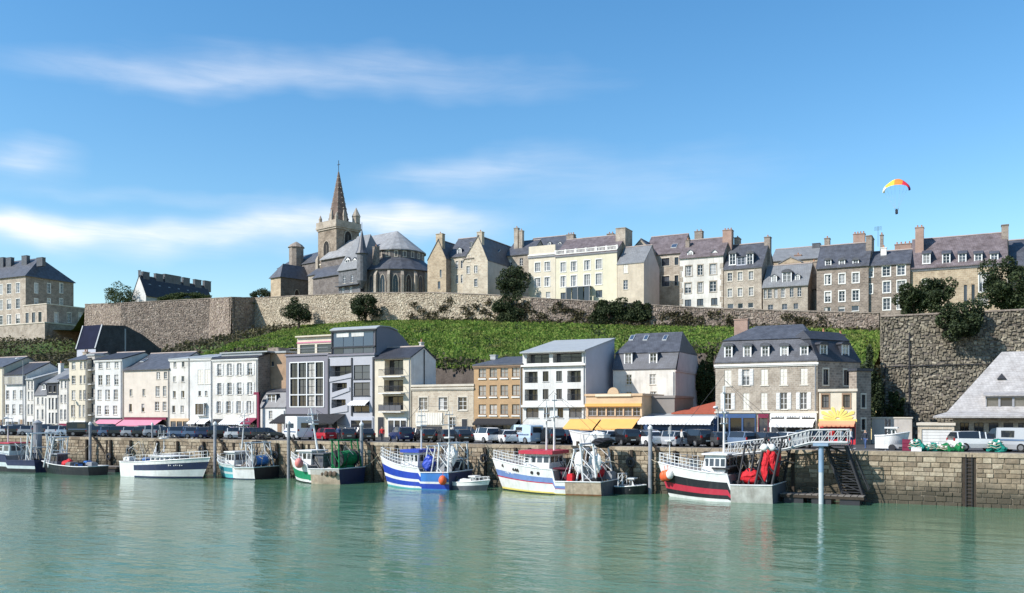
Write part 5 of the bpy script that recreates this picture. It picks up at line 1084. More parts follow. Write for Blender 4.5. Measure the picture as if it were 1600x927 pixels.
    q = pt(456, 600, 4)[0]; q1 = pt(470, 600, 4)[0]; rr = (q1 - q) / 2; MB().lathe([(rr, ze_ - 1), (rr, pt(463, 388, 4)[2]), (rr * 1.15, pt(463, 388, 4)[2] + .1), (rr * .8, pt(463, 383, 4)[2]), (.15, pt(463, 378, 4)[2])], 10, (q + rr, 4, 0)).build('stair_turret', 'chimney_stone', r)
    cf = -4.5; cx0, cx1 = pt(423, 600, cf)[0], pt(438.5, 600, cf)[0]; zE = pt(432, 434, cf)[2]; zT = pt(450, 411, cf + 2.4)[2]
    L_ = 9.6; ch = MB(); facade(ch, lambda u, q, d: (u, cf + d, q), cx0, cx1, 0, zE, [], 0); facade(ch, lambda u, q, d: (cx1 - d, cf + u, q), 0, L_, 0, zE, [], 1); ch.face([(cx0, cf + L_, 0), (cx0, cf, 0), (cx0, cf, zE), (cx0, cf + L_, zE)])
    ch.build('chapel_wall', ['stone_warm', 'church_grey'], r)  # sunlit front warm, shaded side grey: light put into the wall colours
    rf = MB(); v = .4; xm = (cx0 + cx1) / 2; rf.v = [(cx0 - v, cf - v, zE), (cx1 + v, cf - v, zE), (cx1 + v, cf + L_, zE), (cx0 - v, cf + L_, zE), (xm, cf + 2.2, zT), (xm, cf + L_, zT)]; rf.f = [(3, 2, 1, 0), (0, 1, 4), (1, 2, 5, 4), (3, 0, 4, 5), (2, 3, 5)]; rf.m = [0] * 5; rf.build('chapel_roof', 'slate', r)
    arch_window(r, 1.5, zE * .6, (cx1 + .01, cf + L_ * .5, zE * .08), pi / 2)
    lw = MB().box(a * .05, a * .95, -3.2, -.5, 0, z(432)); lw.build('porch', 'stone', r); MB().prism([(-3.5, z(432)), (-.4, z(418)), (-.4, z(432))], 'x', 0, a).build('porch_roof', 'slate', r)
    arch_window(r, 1.6, z(434) * .75, (a * .5, -3.21, .3), 0)
church()
# the turreted presbytery in front of the church
h = up('turreted_house', 'slate hung house with a conical corner turret in front of the church', 529, 563, 80.5, 422, rz=-18, D=9.5, wall=mat('slate_hung', (.20, .205, .22), rough=.6, var=.3, scale=1.2, brick=(.32, .2, (.12, .122, .13), (.15, .153, .165))) and 'slate_hung', side_mat='slate_dark', cat='house', group=None, roof='hip', ridge=372, hip=(1.0, 1.8), ov=.3, rmat='slate_light', rows=[(430, 442, [(536, 540), (548, 552)], 'c'), (448, 462, [(533, 538), (545, 550)], 'c')], side=[(434, 448, [(573, 578), (590, 595)], 'k')])  # shade of the right side put into darker slate
h.dormer(539, 547, 406, 419, .8, 'gable', rh=.7); h.dormer(551, 557, 406, 419, .8, 'gable', rh=.6); h.chimney(582, 589, 386, 3, 'chimney_stone', 1, d=.8)
rr = 1.15; zt = h.pt(567, 397)[2]; zp = h.pt(568, 358)[2]
t = h.part('corner_turret', MB().lathe([(.2, zt * .25), (rr, zt * .42), (rr, zt), (rr * 1.05, zt + .1)], 12, (h.W + .3, .2, 0)), 'slate_hung'); MB().lathe([(rr * 1.3, zt + .1), (rr * .95, zt + .9), (.05, zp)], 12, (h.W + .3, .2, 0)).build('turret_cone', 'slate', t)
MB().tube((h.W + .3, .2, zp - .2), (h.W + .3, .2, zp + 1.6), .05).build('finial', 'metal_dark', t)
h.part('gallery', MB().box(-.3, h.W + .3, -.9, -.003, h.pt(547, 446)[2] - .12, h.pt(547, 446)[2] + .05).box(-.3, h.W + .3, -.9, -.8, h.pt(547, 446)[2] + .8, h.pt(547, 446)[2] + .9), 'slate')
# ------------------------------------------------------------------ vegetation
def blob_points(n, c, r, clumps, shell=.55, flat=1.0):
    """points of a crown: clumps scattered in an ellipsoid, leaves on the clumps' outsides"""
    k = rng.normal(size=(clumps, 3)); k /= np.linalg.norm(k, axis=1)[:, None]; k *= (shell + (1 - shell) * rng.random(clumps))[:, None] * .78
    k[::4] *= 1.25; w = rng.integers(0, clumps, n); p = rng.normal(size=(n, 3)); p /= np.linalg.norm(p, axis=1)[:, None]; p *= (.30 * (.55 + .45 * rng.random(n)))[:, None] * (.7 + .6 * rng.random(clumps))[w][:, None]
    return (k[w] + p) * np.array(r) + np.array(c)
def tree(name, label, px, py0, py1, Y, wpx, n=5200, leaf='leaf_dark', size=.27, trunk=True, clumps=26, group=None, cat='tree', depth=None):
    t = (Y - CAM.y) / ray(px, 600).y; s = t / F; zt, zb = Z(px, py0, Y), Z(px, py1, Y); w = wpx * s / 2; H = zt - zb
    r = thing(name, label, cat, (X(px, Y), Y, zb), 0, group); c0 = H * .03 if trunk else 0
    pts = blob_points(int(n * 1.8), (0, 0, c0 + (H - c0) / 2), (w * 1.12, (depth or w) * 1.0, (H - c0) / 2 * 1.14), clumps)
    pts = pts[pts[:, 2] > -.1]
    link('crown', npmesh('crown', leaves(pts, size), leaf), r)
    if trunk:
        m = MB().tube((0, 0, -1.2), (.1, 0, H * .4), w * .06 + .05, w * .04 + .03, 8)
        for i in range(5): an = 2 * pi * i / 5 + .4; m.tube((.05, 0, H * (.16 + .04 * i)), (w * .6 * cos(an), w * .5 * sin(an), H * (.5 + .06 * i)), w * .04 + .04, .03, 6)
        m.build('trunk', 'bark', r)
    return r
tree('wall_tree', 'round dark shrubby tree in front of the pale rampart below the church', 467, 465, 505, 74, 52, 3800)
tree('wall_tree', 'spreading dark shrub below the turreted house', 571, 462, 502, 73, 50, 3800)
tree('garden_tree', 'dense dark green tree beside the cream mansion', 803, 416, 468, 77.2, 52, 4200)
tree('ivy', 'large dark ivy mass hanging over the rampart below the garden tree', 792, 462, 508, 72.2, 62, 4200, trunk=False, cat='ivy', depth=1.4)
tree('hedge', 'dark bramble hedge on the rampart under the cream mansion', 950, 468, 508, 71.4, 66, 4200, trunk=False, cat='hedge', depth=1.3)
tree('hedge', 'smaller bramble patch on the rampart under the beige annex', 997, 470, 506, 71.2, 44, 2600, trunk=False, cat='hedge', depth=1.2)
tree('town_tree', 'dark rounded tree left of the pair in front of the narrow stone house', 1427, 440, 492, 66, 52, 4200)
tree('town_tree', 'dark rounded tree right of the pair in front of the long stone house', 1466, 433, 492, 66.5, 56, 4500)
tree('town_tree', 'large dark tree at the right edge above the retaining wall', 1578, 410, 490, 64, 80, 7000)
tree('wall_tree', 'dark bush leaning over the top of the high retaining wall', 1502, 470, 532, 47.8, 70, 5200, depth=2.2, trunk=False)
tree('bush', 'bush growing on the slate chimney house bank', 188, 446, 477, 84, 60, 2600, trunk=False, cat='bush', leaf='leaf')
tree('hedge', 'green hedge along the bastion top below the slate roof', 280, 458, 474, 88, 110, 3800, trunk=False, cat='hedge', leaf='leaf', depth=1.5)
tree('bush', 'dark bush on the skyline left of the church', 408, 452, 470, 92, 34, 1400, trunk=False, cat='bush')
tree('bush', 'dark bush behind the narrow gap left of the corner house', 1103, 548, 640, 37, 30, 3800, trunk=False, cat='bush', depth=1.2, leaf='leaf')
tree('bush', 'dark ivy column at the foot of the high wall', 1356, 540, 690, 40, 44, 5200, trunk=False, cat='bush', depth=1.6)
tree('bush', 'green shrub at the base of the high wall beside the drainpipe', 1398, 615, 660, 48, 26, 1500, trunk=False, cat='bush', leaf='leaf', depth=.8)
tree('bush', 'scrubby bushes under the pale bastion corner', 330, 538, 562, 73, 90, 2400, trunk=False, cat='bush', leaf='scrub', depth=1.2)
# grass on the slope: blades and ferny tufts nobody could count
def slope_points(n, px0, px1, v0=0.0, v1=1.0):
    x0, x1 = X(px0, 55), X(px1, 55); P = []
    for x, v, j in zip(rng.uniform(x0, x1, n), rng.uniform(v0, v1, n), rng.random(n)):
        ry, rt, rf = ramp_at(x); zl = interp(LOWX, x); y = LOWY + (ry - .2 - LOWY) * v
        P.append((x, y, zl + (rf - zl) * v ** .92 + pseudo(x, y) * .45 * sin(pi * min(1, v * 1.15) if v < .87 else 0)))
    return np.array(P)
def tufts(P, h, w):
    n = len(P); a = rng.uniform(0, 2 * pi, n); d = np.stack([np.cos(a), np.sin(a), np.zeros(n)], 1); lean = rng.normal(size=(n, 3)) * .35; lean[:, 2] = 1; hh = (h * (.5 + rng.random(n)))[:, None]; ww = (w * (.6 + .8 * rng.random(n)))[:, None]
    return np.stack([P - d * ww * .35 - [0, 0, .1], P + d * ww * .35 - [0, 0, .1], P + d * ww * .5 + lean * hh * .7, P + lean * hh, P - d * ww * .5 + lean * hh * .65], 1)
P = slope_points(105000, 345, 1376); cl = np.array([pseudo(p[0] * 2.1, p[1] * 2.4) for p in P]); P = P[(cl + rng.normal(size=len(P)) * .3) > -.85]
tag(link('grass', npmesh('grass', tufts(P, .42, .34), 'grass')), 'bright green rough grass covering the slope below the rampart', 'grass', kind='stuff')
P = np.concatenate([slope_points(2600, 345, 1376, .0, .10), slope_points(1300, 560, 1376, .975, 1.0)]); P = np.repeat(P, 5, 0) + rng.normal(size=(len(P) * 5, 3)) * [.7, .4, .35]
tag(link('scrub', npmesh('scrub', leaves(P, .5), 'scrub')), 'dry brown scrub along the top and foot of the slope', 'scrub', kind='stuff')
P = slope_points(420, 380, 1370, .0, .85); P = P[[pseudo(p[0] * .9 + 4, p[1] * 1.3) > .25 for p in P]]; P = np.repeat(P, 16, 0) + rng.normal(size=(len(P) * 16, 3)) * [.5, .45, .28] + [0, 0, .45]
tag(link('brambles', npmesh('brambles', leaves(P, .34), 'leaf')), 'darker bramble clumps scattered over the grass slope', 'brambles', kind='stuff')
P = slope_points(5600, -420, 352, 0, 1); P = np.repeat(P, 7, 0) + rng.normal(size=(len(P) * 7, 3)) * [.8, .7, .5] + [0, 0, .4]
tag(link('undergrowth', npmesh('undergrowth', leaves(P, .55), 'scrub')), 'tangled brown and green undergrowth on the rock below the barrack', 'undergrowth', kind='stuff')
# growth in the rampart joints
Q = []
for px, Y, yt, yb in RAMP[10:17]:
    for k in range(16):
        qx = px + random.uniform(-40, 70); Y2 = Y - .35; base = at(qx, random.uniform(yt + 8, yb), Y2); Q += [tuple(base + Vector((random.gauss(0, .5), random.gauss(0, .15), random.gauss(0, .35)))) for _ in range(70)]
tag(link('wall_growth', npmesh('wall_growth', leaves(np.array(Q), .35), 'scrub')), 'wild plants rooted in the rough rampart joints', 'wall plants', kind='stuff')
# ------------------------------------------------------------------ boats
def paint(name, col, rough=.45, rusty=0.0, var=.08):
    m = mat(name, col, rough=rough, var=var + .05, scale=1.2, spec=.45, streak=rusty + .14)
    return name
paint('hull_white', (.74, .735, .72), rusty=.10); paint('hull_navy', (.022, .032, .085)); paint('hull_blue', (.018, .055, .40)); paint('hull_sky', (.16, .25, .50)); paint('hull_turquoise', (.10, .42, .46), rusty=.1)
paint('hull_green', (.01, .24, .11)); paint('hull_black', (.018, .019, .024)); paint('hull_red', (.48, .03, .06)); paint('hull_pale', (.55, .62, .62), rusty=.1); paint('hull_rust', (.50, .40, .30), rough=.8, rusty=.55, var=.3)
paint('hull_steel', (.50, .49, .45), rough=.7, rusty=.35, var=.2); paint('hull_midblue', (.05, .20, .55)); paint('boat_deck', (.22, .20, .19), rough=.9); paint('boat_teal', (.07, .30, .36)); paint('hull_grey', (.10, .11, .13), rough=.7, rusty=.2)
mat('net_green', (.012, .20, .07), rough=.95, var=.35, scale=4, bump=1, bscale=9); mat('net_teal', (.015, .25, .20), rough=.95, var=.35, scale=4, bump=1, bscale=9); mat('net_dark', (.03, .03, .035), rough=.95, var=.4, scale=4, bump=1, bscale=9); mat('net_brown', (.16, .12, .09), rough=.95, var=.4, scale=4, bump=1, bscale=9)
mat('oilskin_red', (.62, .02, .03), rough=.7, var=.2, scale=3, bump=.6, bscale=5); mat('buoy_orange', (.72, .12, .04), rough=.5, var=.05); mat('buoy_pink', (.65, .20, .18), rough=.5, var=.05); mat('tarp_white', (.72, .71, .69), rough=.8, var=.1, scale=2, bump=.8, bscale=3)
mat('rope', (.45, .40, .30), var=.2)
class Boat:
    def __init__(s, name, label, px_s, py_s, px_b, B, delta=0, hs=1.3, hb=2.6, step=.42, hf=None, rake=1.1, strips=(), aft=None, aft_s=.3, transom=None, flip=False, cat='fishing boat', group='fishing boats moored along the quay', bul=.65, power=1.5, rail_m='metal_white'):
        d = ray(px_s, py_s); P = CAM + d * (-CAM.z / d.z)               # stern point on the water
        sg = 1 if flip else -1; D2 = Vector((sg * cos(RAD(delta)), sin(RAD(delta)) * (1 if not flip else 1)))
        r = ray(px_b, HZ); den = D2.x * r.y - D2.y * r.x; w = Vector((CAM.x - P.x, CAM.y - P.y)); s.L = L = (w.x * r.y - w.y * r.x) / den
        off = B * .44; nrm = Vector((-D2.y, D2.x)) if not flip else Vector((D2.y, -D2.x)); nrm = Vector((0, 1)) if abs(delta) < 1 else (nrm if nrm.y > 0 else -nrm)
        s.rz = atan2(D2.y, D2.x); s.root = thing(name, label, cat, (P.x + nrm.x * off, P.y + nrm.y * off, 0), s.rz, group); s.side = 1 if not flip else -1
        s.B = B; N = 18; s.hs, s.hb, s.step, s.hf = hs, hb, step, (hs if hf is None else hf); s.bul = bul; s.power = power
        S = sorted(set([i / N for i in range(N + 1)] + [step - .012, step + .012, aft_s, .96, .985, .995]))
        zf = [-.35] + [0.0] + [f for f, m in strips]; mats = []; 
        def mi(m):
            if m not in mats: mats.append(m)
            return mats.index(m)
        G = {}
        for a, q in enumerate(S):
            sh = s.sheer(q)
            for j, f in enumerate(zf):
                z = f if j < 1 else f * sh; G[a, j] = (s.xs(q, max(0, z) / s.hb), s.half(q, max(0, z) / sh), z)
        mb = MB(); low = strips[0][1]
        for a in range(len(S) - 1):
            qm = (S[a] + S[a + 1]) / 2
            for j in range(len(zf) - 1):
                m = low if j == 0 else strips[j - 1][1]
                if aft and qm < aft_s: m = aft[min(j, len(aft) - 1)]
                k = mi(m); p = [G[a, j], G[a + 1, j], G[a + 1, j + 1], G[a, j + 1]]
                mb.face([(x, -y, z) for x, y, z in p], k); mb.face([(x, y, z) for x, y, z in reversed(p)], k)
        tm = mi(transom or strips[-1][1])
        for j in range(len(zf) - 1):
            p, q = G[0, j], G[0, j + 1]; mb.face([(p[0], p[1], p[2]), (p[0], -p[1], p[2]), (q[0], -q[1], q[2]), (q[0], q[1], q[2])], tm)
        dk = mi('boat_deck')
        for a in range(len(S) - 1):
            z0, z1 = s.deck(S[a]), s.deck(S[a + 1]); h0, h1 = s.half(S[a], .8) * .97, s.half(S[a + 1], .8) * .97; x0, x1 = s.xs(S[a], .7), s.xs(S[a + 1], .7)
            mb.face([(x0, -h0, z0), (x1, -h1, z1), (x1, h1, z1), (x0, h0, z0)], dk)
        me = mb.mesh('hull', mats); s.hull = link('hull', me, s.root)
        g = MB()
        for sd in (-1, 1): g.path([(s.xs(q, s.sheer(q) / s.hb), sd * s.half(q, 1), s.sheer(q)) for q in S], .06, 5)
        g.path([(0, -s.half(0, 1), s.sheer(0)), (0, s.half(0, 1), s.sheer(0))], .06, 5); g.build('gunwale', strips[-1][1] if strips[-1][1] != 'hull_black' else 'hull_white', s.root)
    def sheer(s, q):
        if q <= s.step: return s.hs + (s.hs * .04) * (1 - q / s.step)
        t = (q - s.step) / (1 - s.step); return s.hf + (s.hb - s.hf) * t ** s.power
    def deck(s, q): return s.sheer(q) - (s.bul if q <= s.step else .12)
    def half(s, q, k):
        bd = s.B / 2 * ((.86 + .14 * min(1, q / .3)) if q < .5 else max(0.012, 1 - ((q - .5) / .5) ** 2.3)); bw = s.B / 2 * .93 * ((.84 + .16 * min(1, q / .3)) if q < .45 else max(0.008, 1 - (min(1, (q - .45) / .55)) ** 1.5))
        return bw + (bd - bw) * min(1, k) ** .8
    def xs(s, q, k): return q * s.L * .90 + s.L * .10 * q ** 5 * min(1.1, k) ** .9
    def p(s, q, y, z): return (q * s.L, y, z)
    def house(s, q0, q1, hw, z0, h, m='hull_white', nwin=3, roof='hull_white', slope=.3, wz=(.45, .85), roofh=.14, roofov=.2, name='wheelhouse', pane='pane'):
        x0, x1 = q0 * s.L, q1 * s.L; R = [[(x0, -hw, z0), (x1 + slope * .6, -hw, z0), (x1 + slope * .6, hw, z0), (x0, hw, z0)], [(x0, -hw * .93, z0 + h), (x1 - slope * .5, -hw * .9, z0 + h), (x1 - slope * .5, hw * .9, z0 + h), (x0, hw * .93, z0 + h)]]
        o = MB().ring(R).build(name, m, s.root); Wd = x1 - x0
        za, zb = z0 + h * wz[0], z0 + h * wz[1]
        def hw_at(z): return hw * (1 - .08 * (z - z0) / h) + .025
        for sd in (-1, 1):
            for i in range(nwin):
                a, b = x0 + Wd * (i + .14) / nwin, x0 + Wd * (i + .86) / nwin - (slope * .3 if i == nwin - 1 else 0); q = [(a, sd * hw_at(za), za), (b, sd * hw_at(za), za), (b, sd * hw_at(zb), zb), (a, sd * hw_at(zb), zb)]
                MB().face(q if sd < 0 else q[::-1]).build('pane', pane, o)
        for e, sgn in ((0, -1), (1, 1)):
            n = 3
            for i in range(n):
                y0, y1 = -hw * .85 + 1.7 * hw * (i + .1) / n, -hw * .85 + 1.7 * hw * (i + .9) / n
                fx = (lambda z: x0 - .02) if e == 0 else (lambda z: x1 + slope * .6 - (slope * 1.1) * (z - z0) / h + .03)
                q = [(fx(za), y0, za), (fx(za), y1, za), (fx(zb), y1, zb), (fx(zb), y0, zb)]; MB().face(q if e else q[::-1]).build('pane', pane, o)
        MB().box(x0 - roofov, x1 - slope * .3 + roofov, -hw - roofov * .6, hw + roofov * .6, z0 + h + .002, z0 + h + roofh).build('wheelhouse_roof', roof, o); return o
    def rail(s, q0, q1, h=.9, m='metal_white', n=9, mid=2):
        b = MB(); Q = [q0 + (q1 - q0) * i / n for i in range(n + 1)]
        for sd in (-1, 1):
            P = [(s.xs(q, s.sheer(q) / s.hb), sd * s.half(q, 1) * .96, s.sheer(q)) for q in Q]
            for p in P: b.tube(p, (p[0], p[1], p[2] + h), .03, n=4)
            for k in range(mid): b.path([(p[0], p[1], p[2] + h * (k + 1) / mid) for p in P], .028, 4)
        return b.build('railing', m, s.root)
    def mast(s, q, z0, z1, m='metal_white', r=.09, arms=((.7, 1.0), (.85, .7)), y=0, lean=0):
        b = MB().tube(s.p(q, y, z0), (q * s.L + lean, y, z1), r, r * .5)
        for f, w in arms: z = z0 + (z1 - z0) * f; x = q * s.L + lean * f; b.tube((x, y - w, z), (x, y + w, z), r * .45, n=5); b.tube((x, y + w * .8, z), (x, y + w * .8, z + .6), .02, n=4); b.tube((x, y - w * .8, z), (x, y - w * .8, z + .8), .02, n=4)
        b.box(q * s.L + lean * .6 - .3, q * s.L + lean * .6 + .3, y - .5, y + .5, z0 + (z1 - z0) * .6, z0 + (z1 - z0) * .6 + .14); return b.build('mast', m, s.root)
    def stays(s, pts, m='metal_dark', r=.018):
        b = MB()
        for a, c in pts: b.tube(a, c, r, n=4)
        return b.build('rigging', m, s.root)
    def gantry(s, q, w, z0, z1, m='metal_white', r=.11, lean=0.0, depth=.9):
        b = MB(); x = q * s.L
        for dx in (0, depth):
            for sd in (-1, 1): b.tube((x + dx, sd * w, z0), (x + dx + lean, sd * w * .82, z1), r, n=6)
            b.tube((x + dx + lean, -w * .95, z1), (x + dx + lean, w * .95, z1), r * .9)
        for sd in (-1, 1):
            for k in range(3): za, zb = z0 + (z1 - z0) * k / 3, z0 + (z1 - z0) * (k + 1) / 3; b.tube((x + lean * k / 3, sd * w * (1 - .06 * k), za), (x + depth + lean * (k + 1) / 3, sd * w * (1 - .06 * (k + 1)), zb), r * .5, n=5)
        b.tube((x + lean * .55, -w * .9, z0 + (z1 - z0) * .55), (x + lean * .55, w * .9, z0 + (z1 - z0) * .55), r * .6); return b.build('gantry', m, s.root)
    def blob(s, name, q, y, z, size, m, lump=.35, n=11):
        mb = MB(); mb.ball((0, 0, 0), 1, n); k = random.random() * 9
        mb.v = [(a * size[0] * (1 + lump * pseudo(a * 5 + k, c * 6, 1)), b * size[1] * (1 + lump * pseudo(b * 5 + k, c * 4 + 1, 1)), c * size[2] * (1 + lump * pseudo(a * 4 + k, b * 5 + 2, 1))) for a, b, c in mb.v]
        return mb.build(name, m, s.root, s.p(q, y, z), smooth=lump < .25)
    def drum(s, q, z, r, w, m='net_green', fm='metal_grey'):
        R = lambda rr, y: [(rr * cos(2 * pi * i / 16), y, rr * sin(2 * pi * i / 16)) for i in range(16)]
        o = MB().ring([R(r, -w), R(r, -w + .08)]).ring([R(r, w - .08), R(r, w)]).tube((0, -w, 0), (0, w, 0), r * .25).tube((-.3, -w - .02, -z + .6), (0, -w - .02, 0), .1).tube((.3, w + .02, -z + .6), (0, w + .02, 0), .1).build('net_drum', fm, s.root, s.p(q, 0, z)); 
        MB().ring([R(r * .78, -w + .09), R(r * .9, -w * .4), R(r * .82, w * .3), R(r * .8, w - .09)]).build('wound_net', m, o)
    def fender(s, q, z, m='buoy_orange', r=.34, side=None):
        sd = s.side if side is None else side
        return MB().ball((0, 0, 0), r, 8, (1, 1, 1.25)).tube((0, 0, r), (0, -.1 * sd, r + .5), .02, n=4).build('fender', m, s.root, (s.xs(q, z / s.hb), sd * (s.half(q, z / s.sheer(q)) + r * .9), z), smooth=True)
    def porthole(s, qs, zf, m='interior', r=.16):
        for q in qs:
            z = s.sheer(q) * zf; y = s.side * (s.half(q, zf) + .03); R = [(s.xs(q, z / s.hb) + r * cos(2 * pi * i / 10), y, z + r * sin(2 * pi * i / 10)) for i in range(10)]
            MB().ring([[(a, y - .06 * s.side, c) for a, b, c in R], R]).build('porthole', m, s.root)
    def tangle(s, q0, q1, z, hw, n, top, mats=('metal_white', 'metal_grey', 'metal_dark', 'rope')):
        for k in mats:
            b = MB()
            for i in range(n):
                a = Vector((random.uniform(q0, q1) * s.L, random.uniform(-hw, hw), z + random.random() * .6)); c = a + Vector((random.uniform(-1.4, 1.4), random.uniform(-.9, .9), random.uniform(.6, 1) * (top - z))); b.tube(a, c, random.choice((.018, .03, .05)), n=4)
                if i % 3 == 0: b.tube(c, c + Vector((random.uniform(-2, 2), random.uniform(-.5, .5), -random.random())), .025, n=4)
            tag(b.build('derrick_gear', k, s.root), kind='stuff')
    def moor(s, *pairs):
        for q, sd, dx in pairs:
            p = Vector((s.xs(q, 1), sd * s.half(q, 1), s.sheer(q))); M = Matrix.Rotation(-s.rz, 3, 'Z'); w = M.inverted() @ p + s.root.location; e = Vector((w.x + dx, .1, QZ + .05)); pts = []
            for k in range(7): t = k / 6; c = w.lerp(e, t) - UP * (.5 * sin(pi * t)); pts.append(M @ (c - s.root.location))
            MB().path(pts, .025, 4).build('mooring_line', 'rope', s.root)
    def clutter(s, q0, q1, z, hw, n, mats=('metal_grey', 'net_dark', 'tarp_white', 'hull_midblue', 'boat_deck'), h=.7):
        for i in range(n):
            q = random.uniform(q0, q1); y = random.uniform(-hw, hw); a, b, c = random.uniform(.25, .6), random.uniform(.25, .6), random.uniform(.3, 1) * h; x = q * s.L
            MB().box(x - a, x + a, y - b, y + b, z, z + c).box(x - a * .8, x + a * .8, y - b * .8, y + b * .8, z + c + .002, z + c + .1).build('fish_box' if i % 2 else 'deck_gear', random.choice(mats), s.root)
    def marks(s, q0, q1, zf, m='hull_white', n=7, h=.2):
        b = MB(); 
        for i in range(n):
            if n > 5 and i == 2: continue
            q = q0 + (q1 - q0) * i / n; z = s.sheer((q0 + q1) / 2) * zf; y = s.side * (s.half(q, zf) + .05); x = s.xs(q, z / s.hb); w = (q1 - q0) * s.L / n * .55; t = .04
            y2 = s.side * (s.half(q + (q1 - q0) / n * .55, zf) + .05)
            def qd(xa, xb, za, zb): 
                f = lambda xx: y + (y2 - y) * (xx - x) / w
                p = [(xa, f(xa), za), (xb, f(xb), za), (xb, f(xb), zb), (xa, f(xa), zb)]; b.face(p if s.side < 0 else p[::-1])
            qd(x, x + w * .8, z + .03 * (i % 3), z + h * .8 - .04 * (i % 2))
        b.build('name_lettering', m, s.root)

# dark blue boat at the left edge
b = Boat('fishing_boat', 'blue trawler with a red roofed cabin cut by the left picture edge', 53, 739, -70, 4.6, 0, hs=1.5, hb=3.0, strips=[(.3, 'hull_black'), (.55, 'hull_pale'), (1, 'hull_navy')], step=.35, hf=2.2)
b.moor((.97, -b.side, -3 if b.side > 0 else 3), (.03, -b.side, 2.5 if b.side > 0 else -2.5), (.4, -b.side, .8)); b.tangle(.04, .36, 1.0, 1.7, 6, 3.8); b.clutter(.05, .36, .9, 1.7, 6, h=.5)
b.house(.36, .6, 1.4, 1.9, 1.7, 'hull_pale', 3, 'hull_red'); b.rail(.4, .98); b.mast(.5, 3.6, 7.5); b.gantry(.08, 1.6, 1, 5.0); b.clutter(.1, .34, .9, 1.4, 6)
b = Boat('work_boat', 'low black workboat with a red winch beside the pontoon', 137, 743.5, 48, 3.4, 0, hs=1.05, hb=1.5, strips=[(.5, 'hull_black'), (1, 'hull_black')], step=.2, cat='workboat', group=None)
b.blob('winch_cover', .48, .5, 1.25, (.75, .7, .6), 'oilskin_red'); b.house(.62, .76, .8, .9, 1.5, 'hull_grey', 2, 'metal_grey'); b.gantry(.72, 1.2, .8, 4.6, 'metal_white', .09, lean=-.8); b.clutter(.1, .45, .9, 1.0, 6); b.mast(.66, 2.3, 5.4)
# white and navy launch, bow to the right
b = Boat('fishing_boat', 'white and navy launch with its bow pointing right', 186, 744.5, 309, 4.3, 0, hs=1.75, hb=2.5, step=.02, hf=1.75, power=1.6, flip=True, strips=[(.10, 'hull_navy'), (.45, 'hull_white'), (.80, 'hull_navy'), (1, 'hull_white')], aft=['hull_white'], aft_s=.23, rake=1.5, transom='hull_white')
b.moor((.97, -b.side, -3 if b.side > 0 else 3), (.03, -b.side, 2.5 if b.side > 0 else -2.5), (.4, -b.side, .8)); b.tangle(.04, .36, 1.0, 1.7, 6, 3.8); b.clutter(.05, .36, .9, 1.7, 6, h=.5)
b.house(.36, .66, 1.35, 1.95, .55, 'hull_white', 5, 'hull_white', .5, (.25, .8), roofh=.1, name='cabin'); b.rail(.25, .95, .8); b.mast(.42, 3.0, 5.6, r=.06); b.marks(.69, .83, .66, 'hull_white', 8, .2)
b.stays([(b.p(.42, 0, 5.4), b.p(.9, 0, 3.3)), (b.p(.42, 0, 5.4), b.p(.05, 0, 2.2))]); b.clutter(.03, .2, 1.9, 1.2, 4, h=.4)
# turquoise
b = Boat('fishing_boat', 'turquoise trawler with a blue net drum at the stern', 396, 750, 318, 5.0, 0, hs=1.35, hb=2.1, hf=1.6, step=.38, strips=[(.08, 'hull_navy'), (.35, 'hull_turquoise'), (.5, 'hull_pale'), (.8, 'boat_teal'), (1, 'hull_pale')], aft=['hull_navy', 'hull_navy', 'hull_white', 'hull_white', 'hull_white', 'hull_steel'], aft_s=.42, transom='hull_black')  # shade on the stern put into the black transom colour
b.moor((.97, -b.side, -3 if b.side > 0 else 3), (.03, -b.side, 2.5 if b.side > 0 else -2.5), (.4, -b.side, .8)); b.tangle(.04, .36, 1.0, 1.7, 6, 3.8); b.clutter(.05, .36, .9, 1.7, 6, h=.5)
b.house(.5, .68, 1.25, 1.4, 1.6, 'hull_white', 3, 'hull_white'); b.rail(.55, .98, .7); b.mast(.5, 3.4, 8.0, lean=-.5); b.gantry(.06, 1.8, .9, 4.2, 'metal_white', .08, lean=.5); b.drum(.16, 2.1, .7, 1.1, 'hull_midblue')
b.stays([(b.p(.5, 0, 7.6), b.p(.97, 0, 2.6)), (b.p(.5, 0, 7.2), b.p(.1, 1.4, 5)), (b.p(.5, 0, 7.2), b.p(.1, -1.4, 5))]); b.clutter(.12, .45, .8, 1.6, 8); b.blob('net', .32, .3, 1.3, (1.0, 1.3, .6), 'net_brown'); b.blob('rust_patch', .26, 2.12 * 1, .55, (.45, .1, .4), 'rust', .2)
b.mast(.2, 1, 6.4, 'metal_dark', .06, ((.9, .5),))
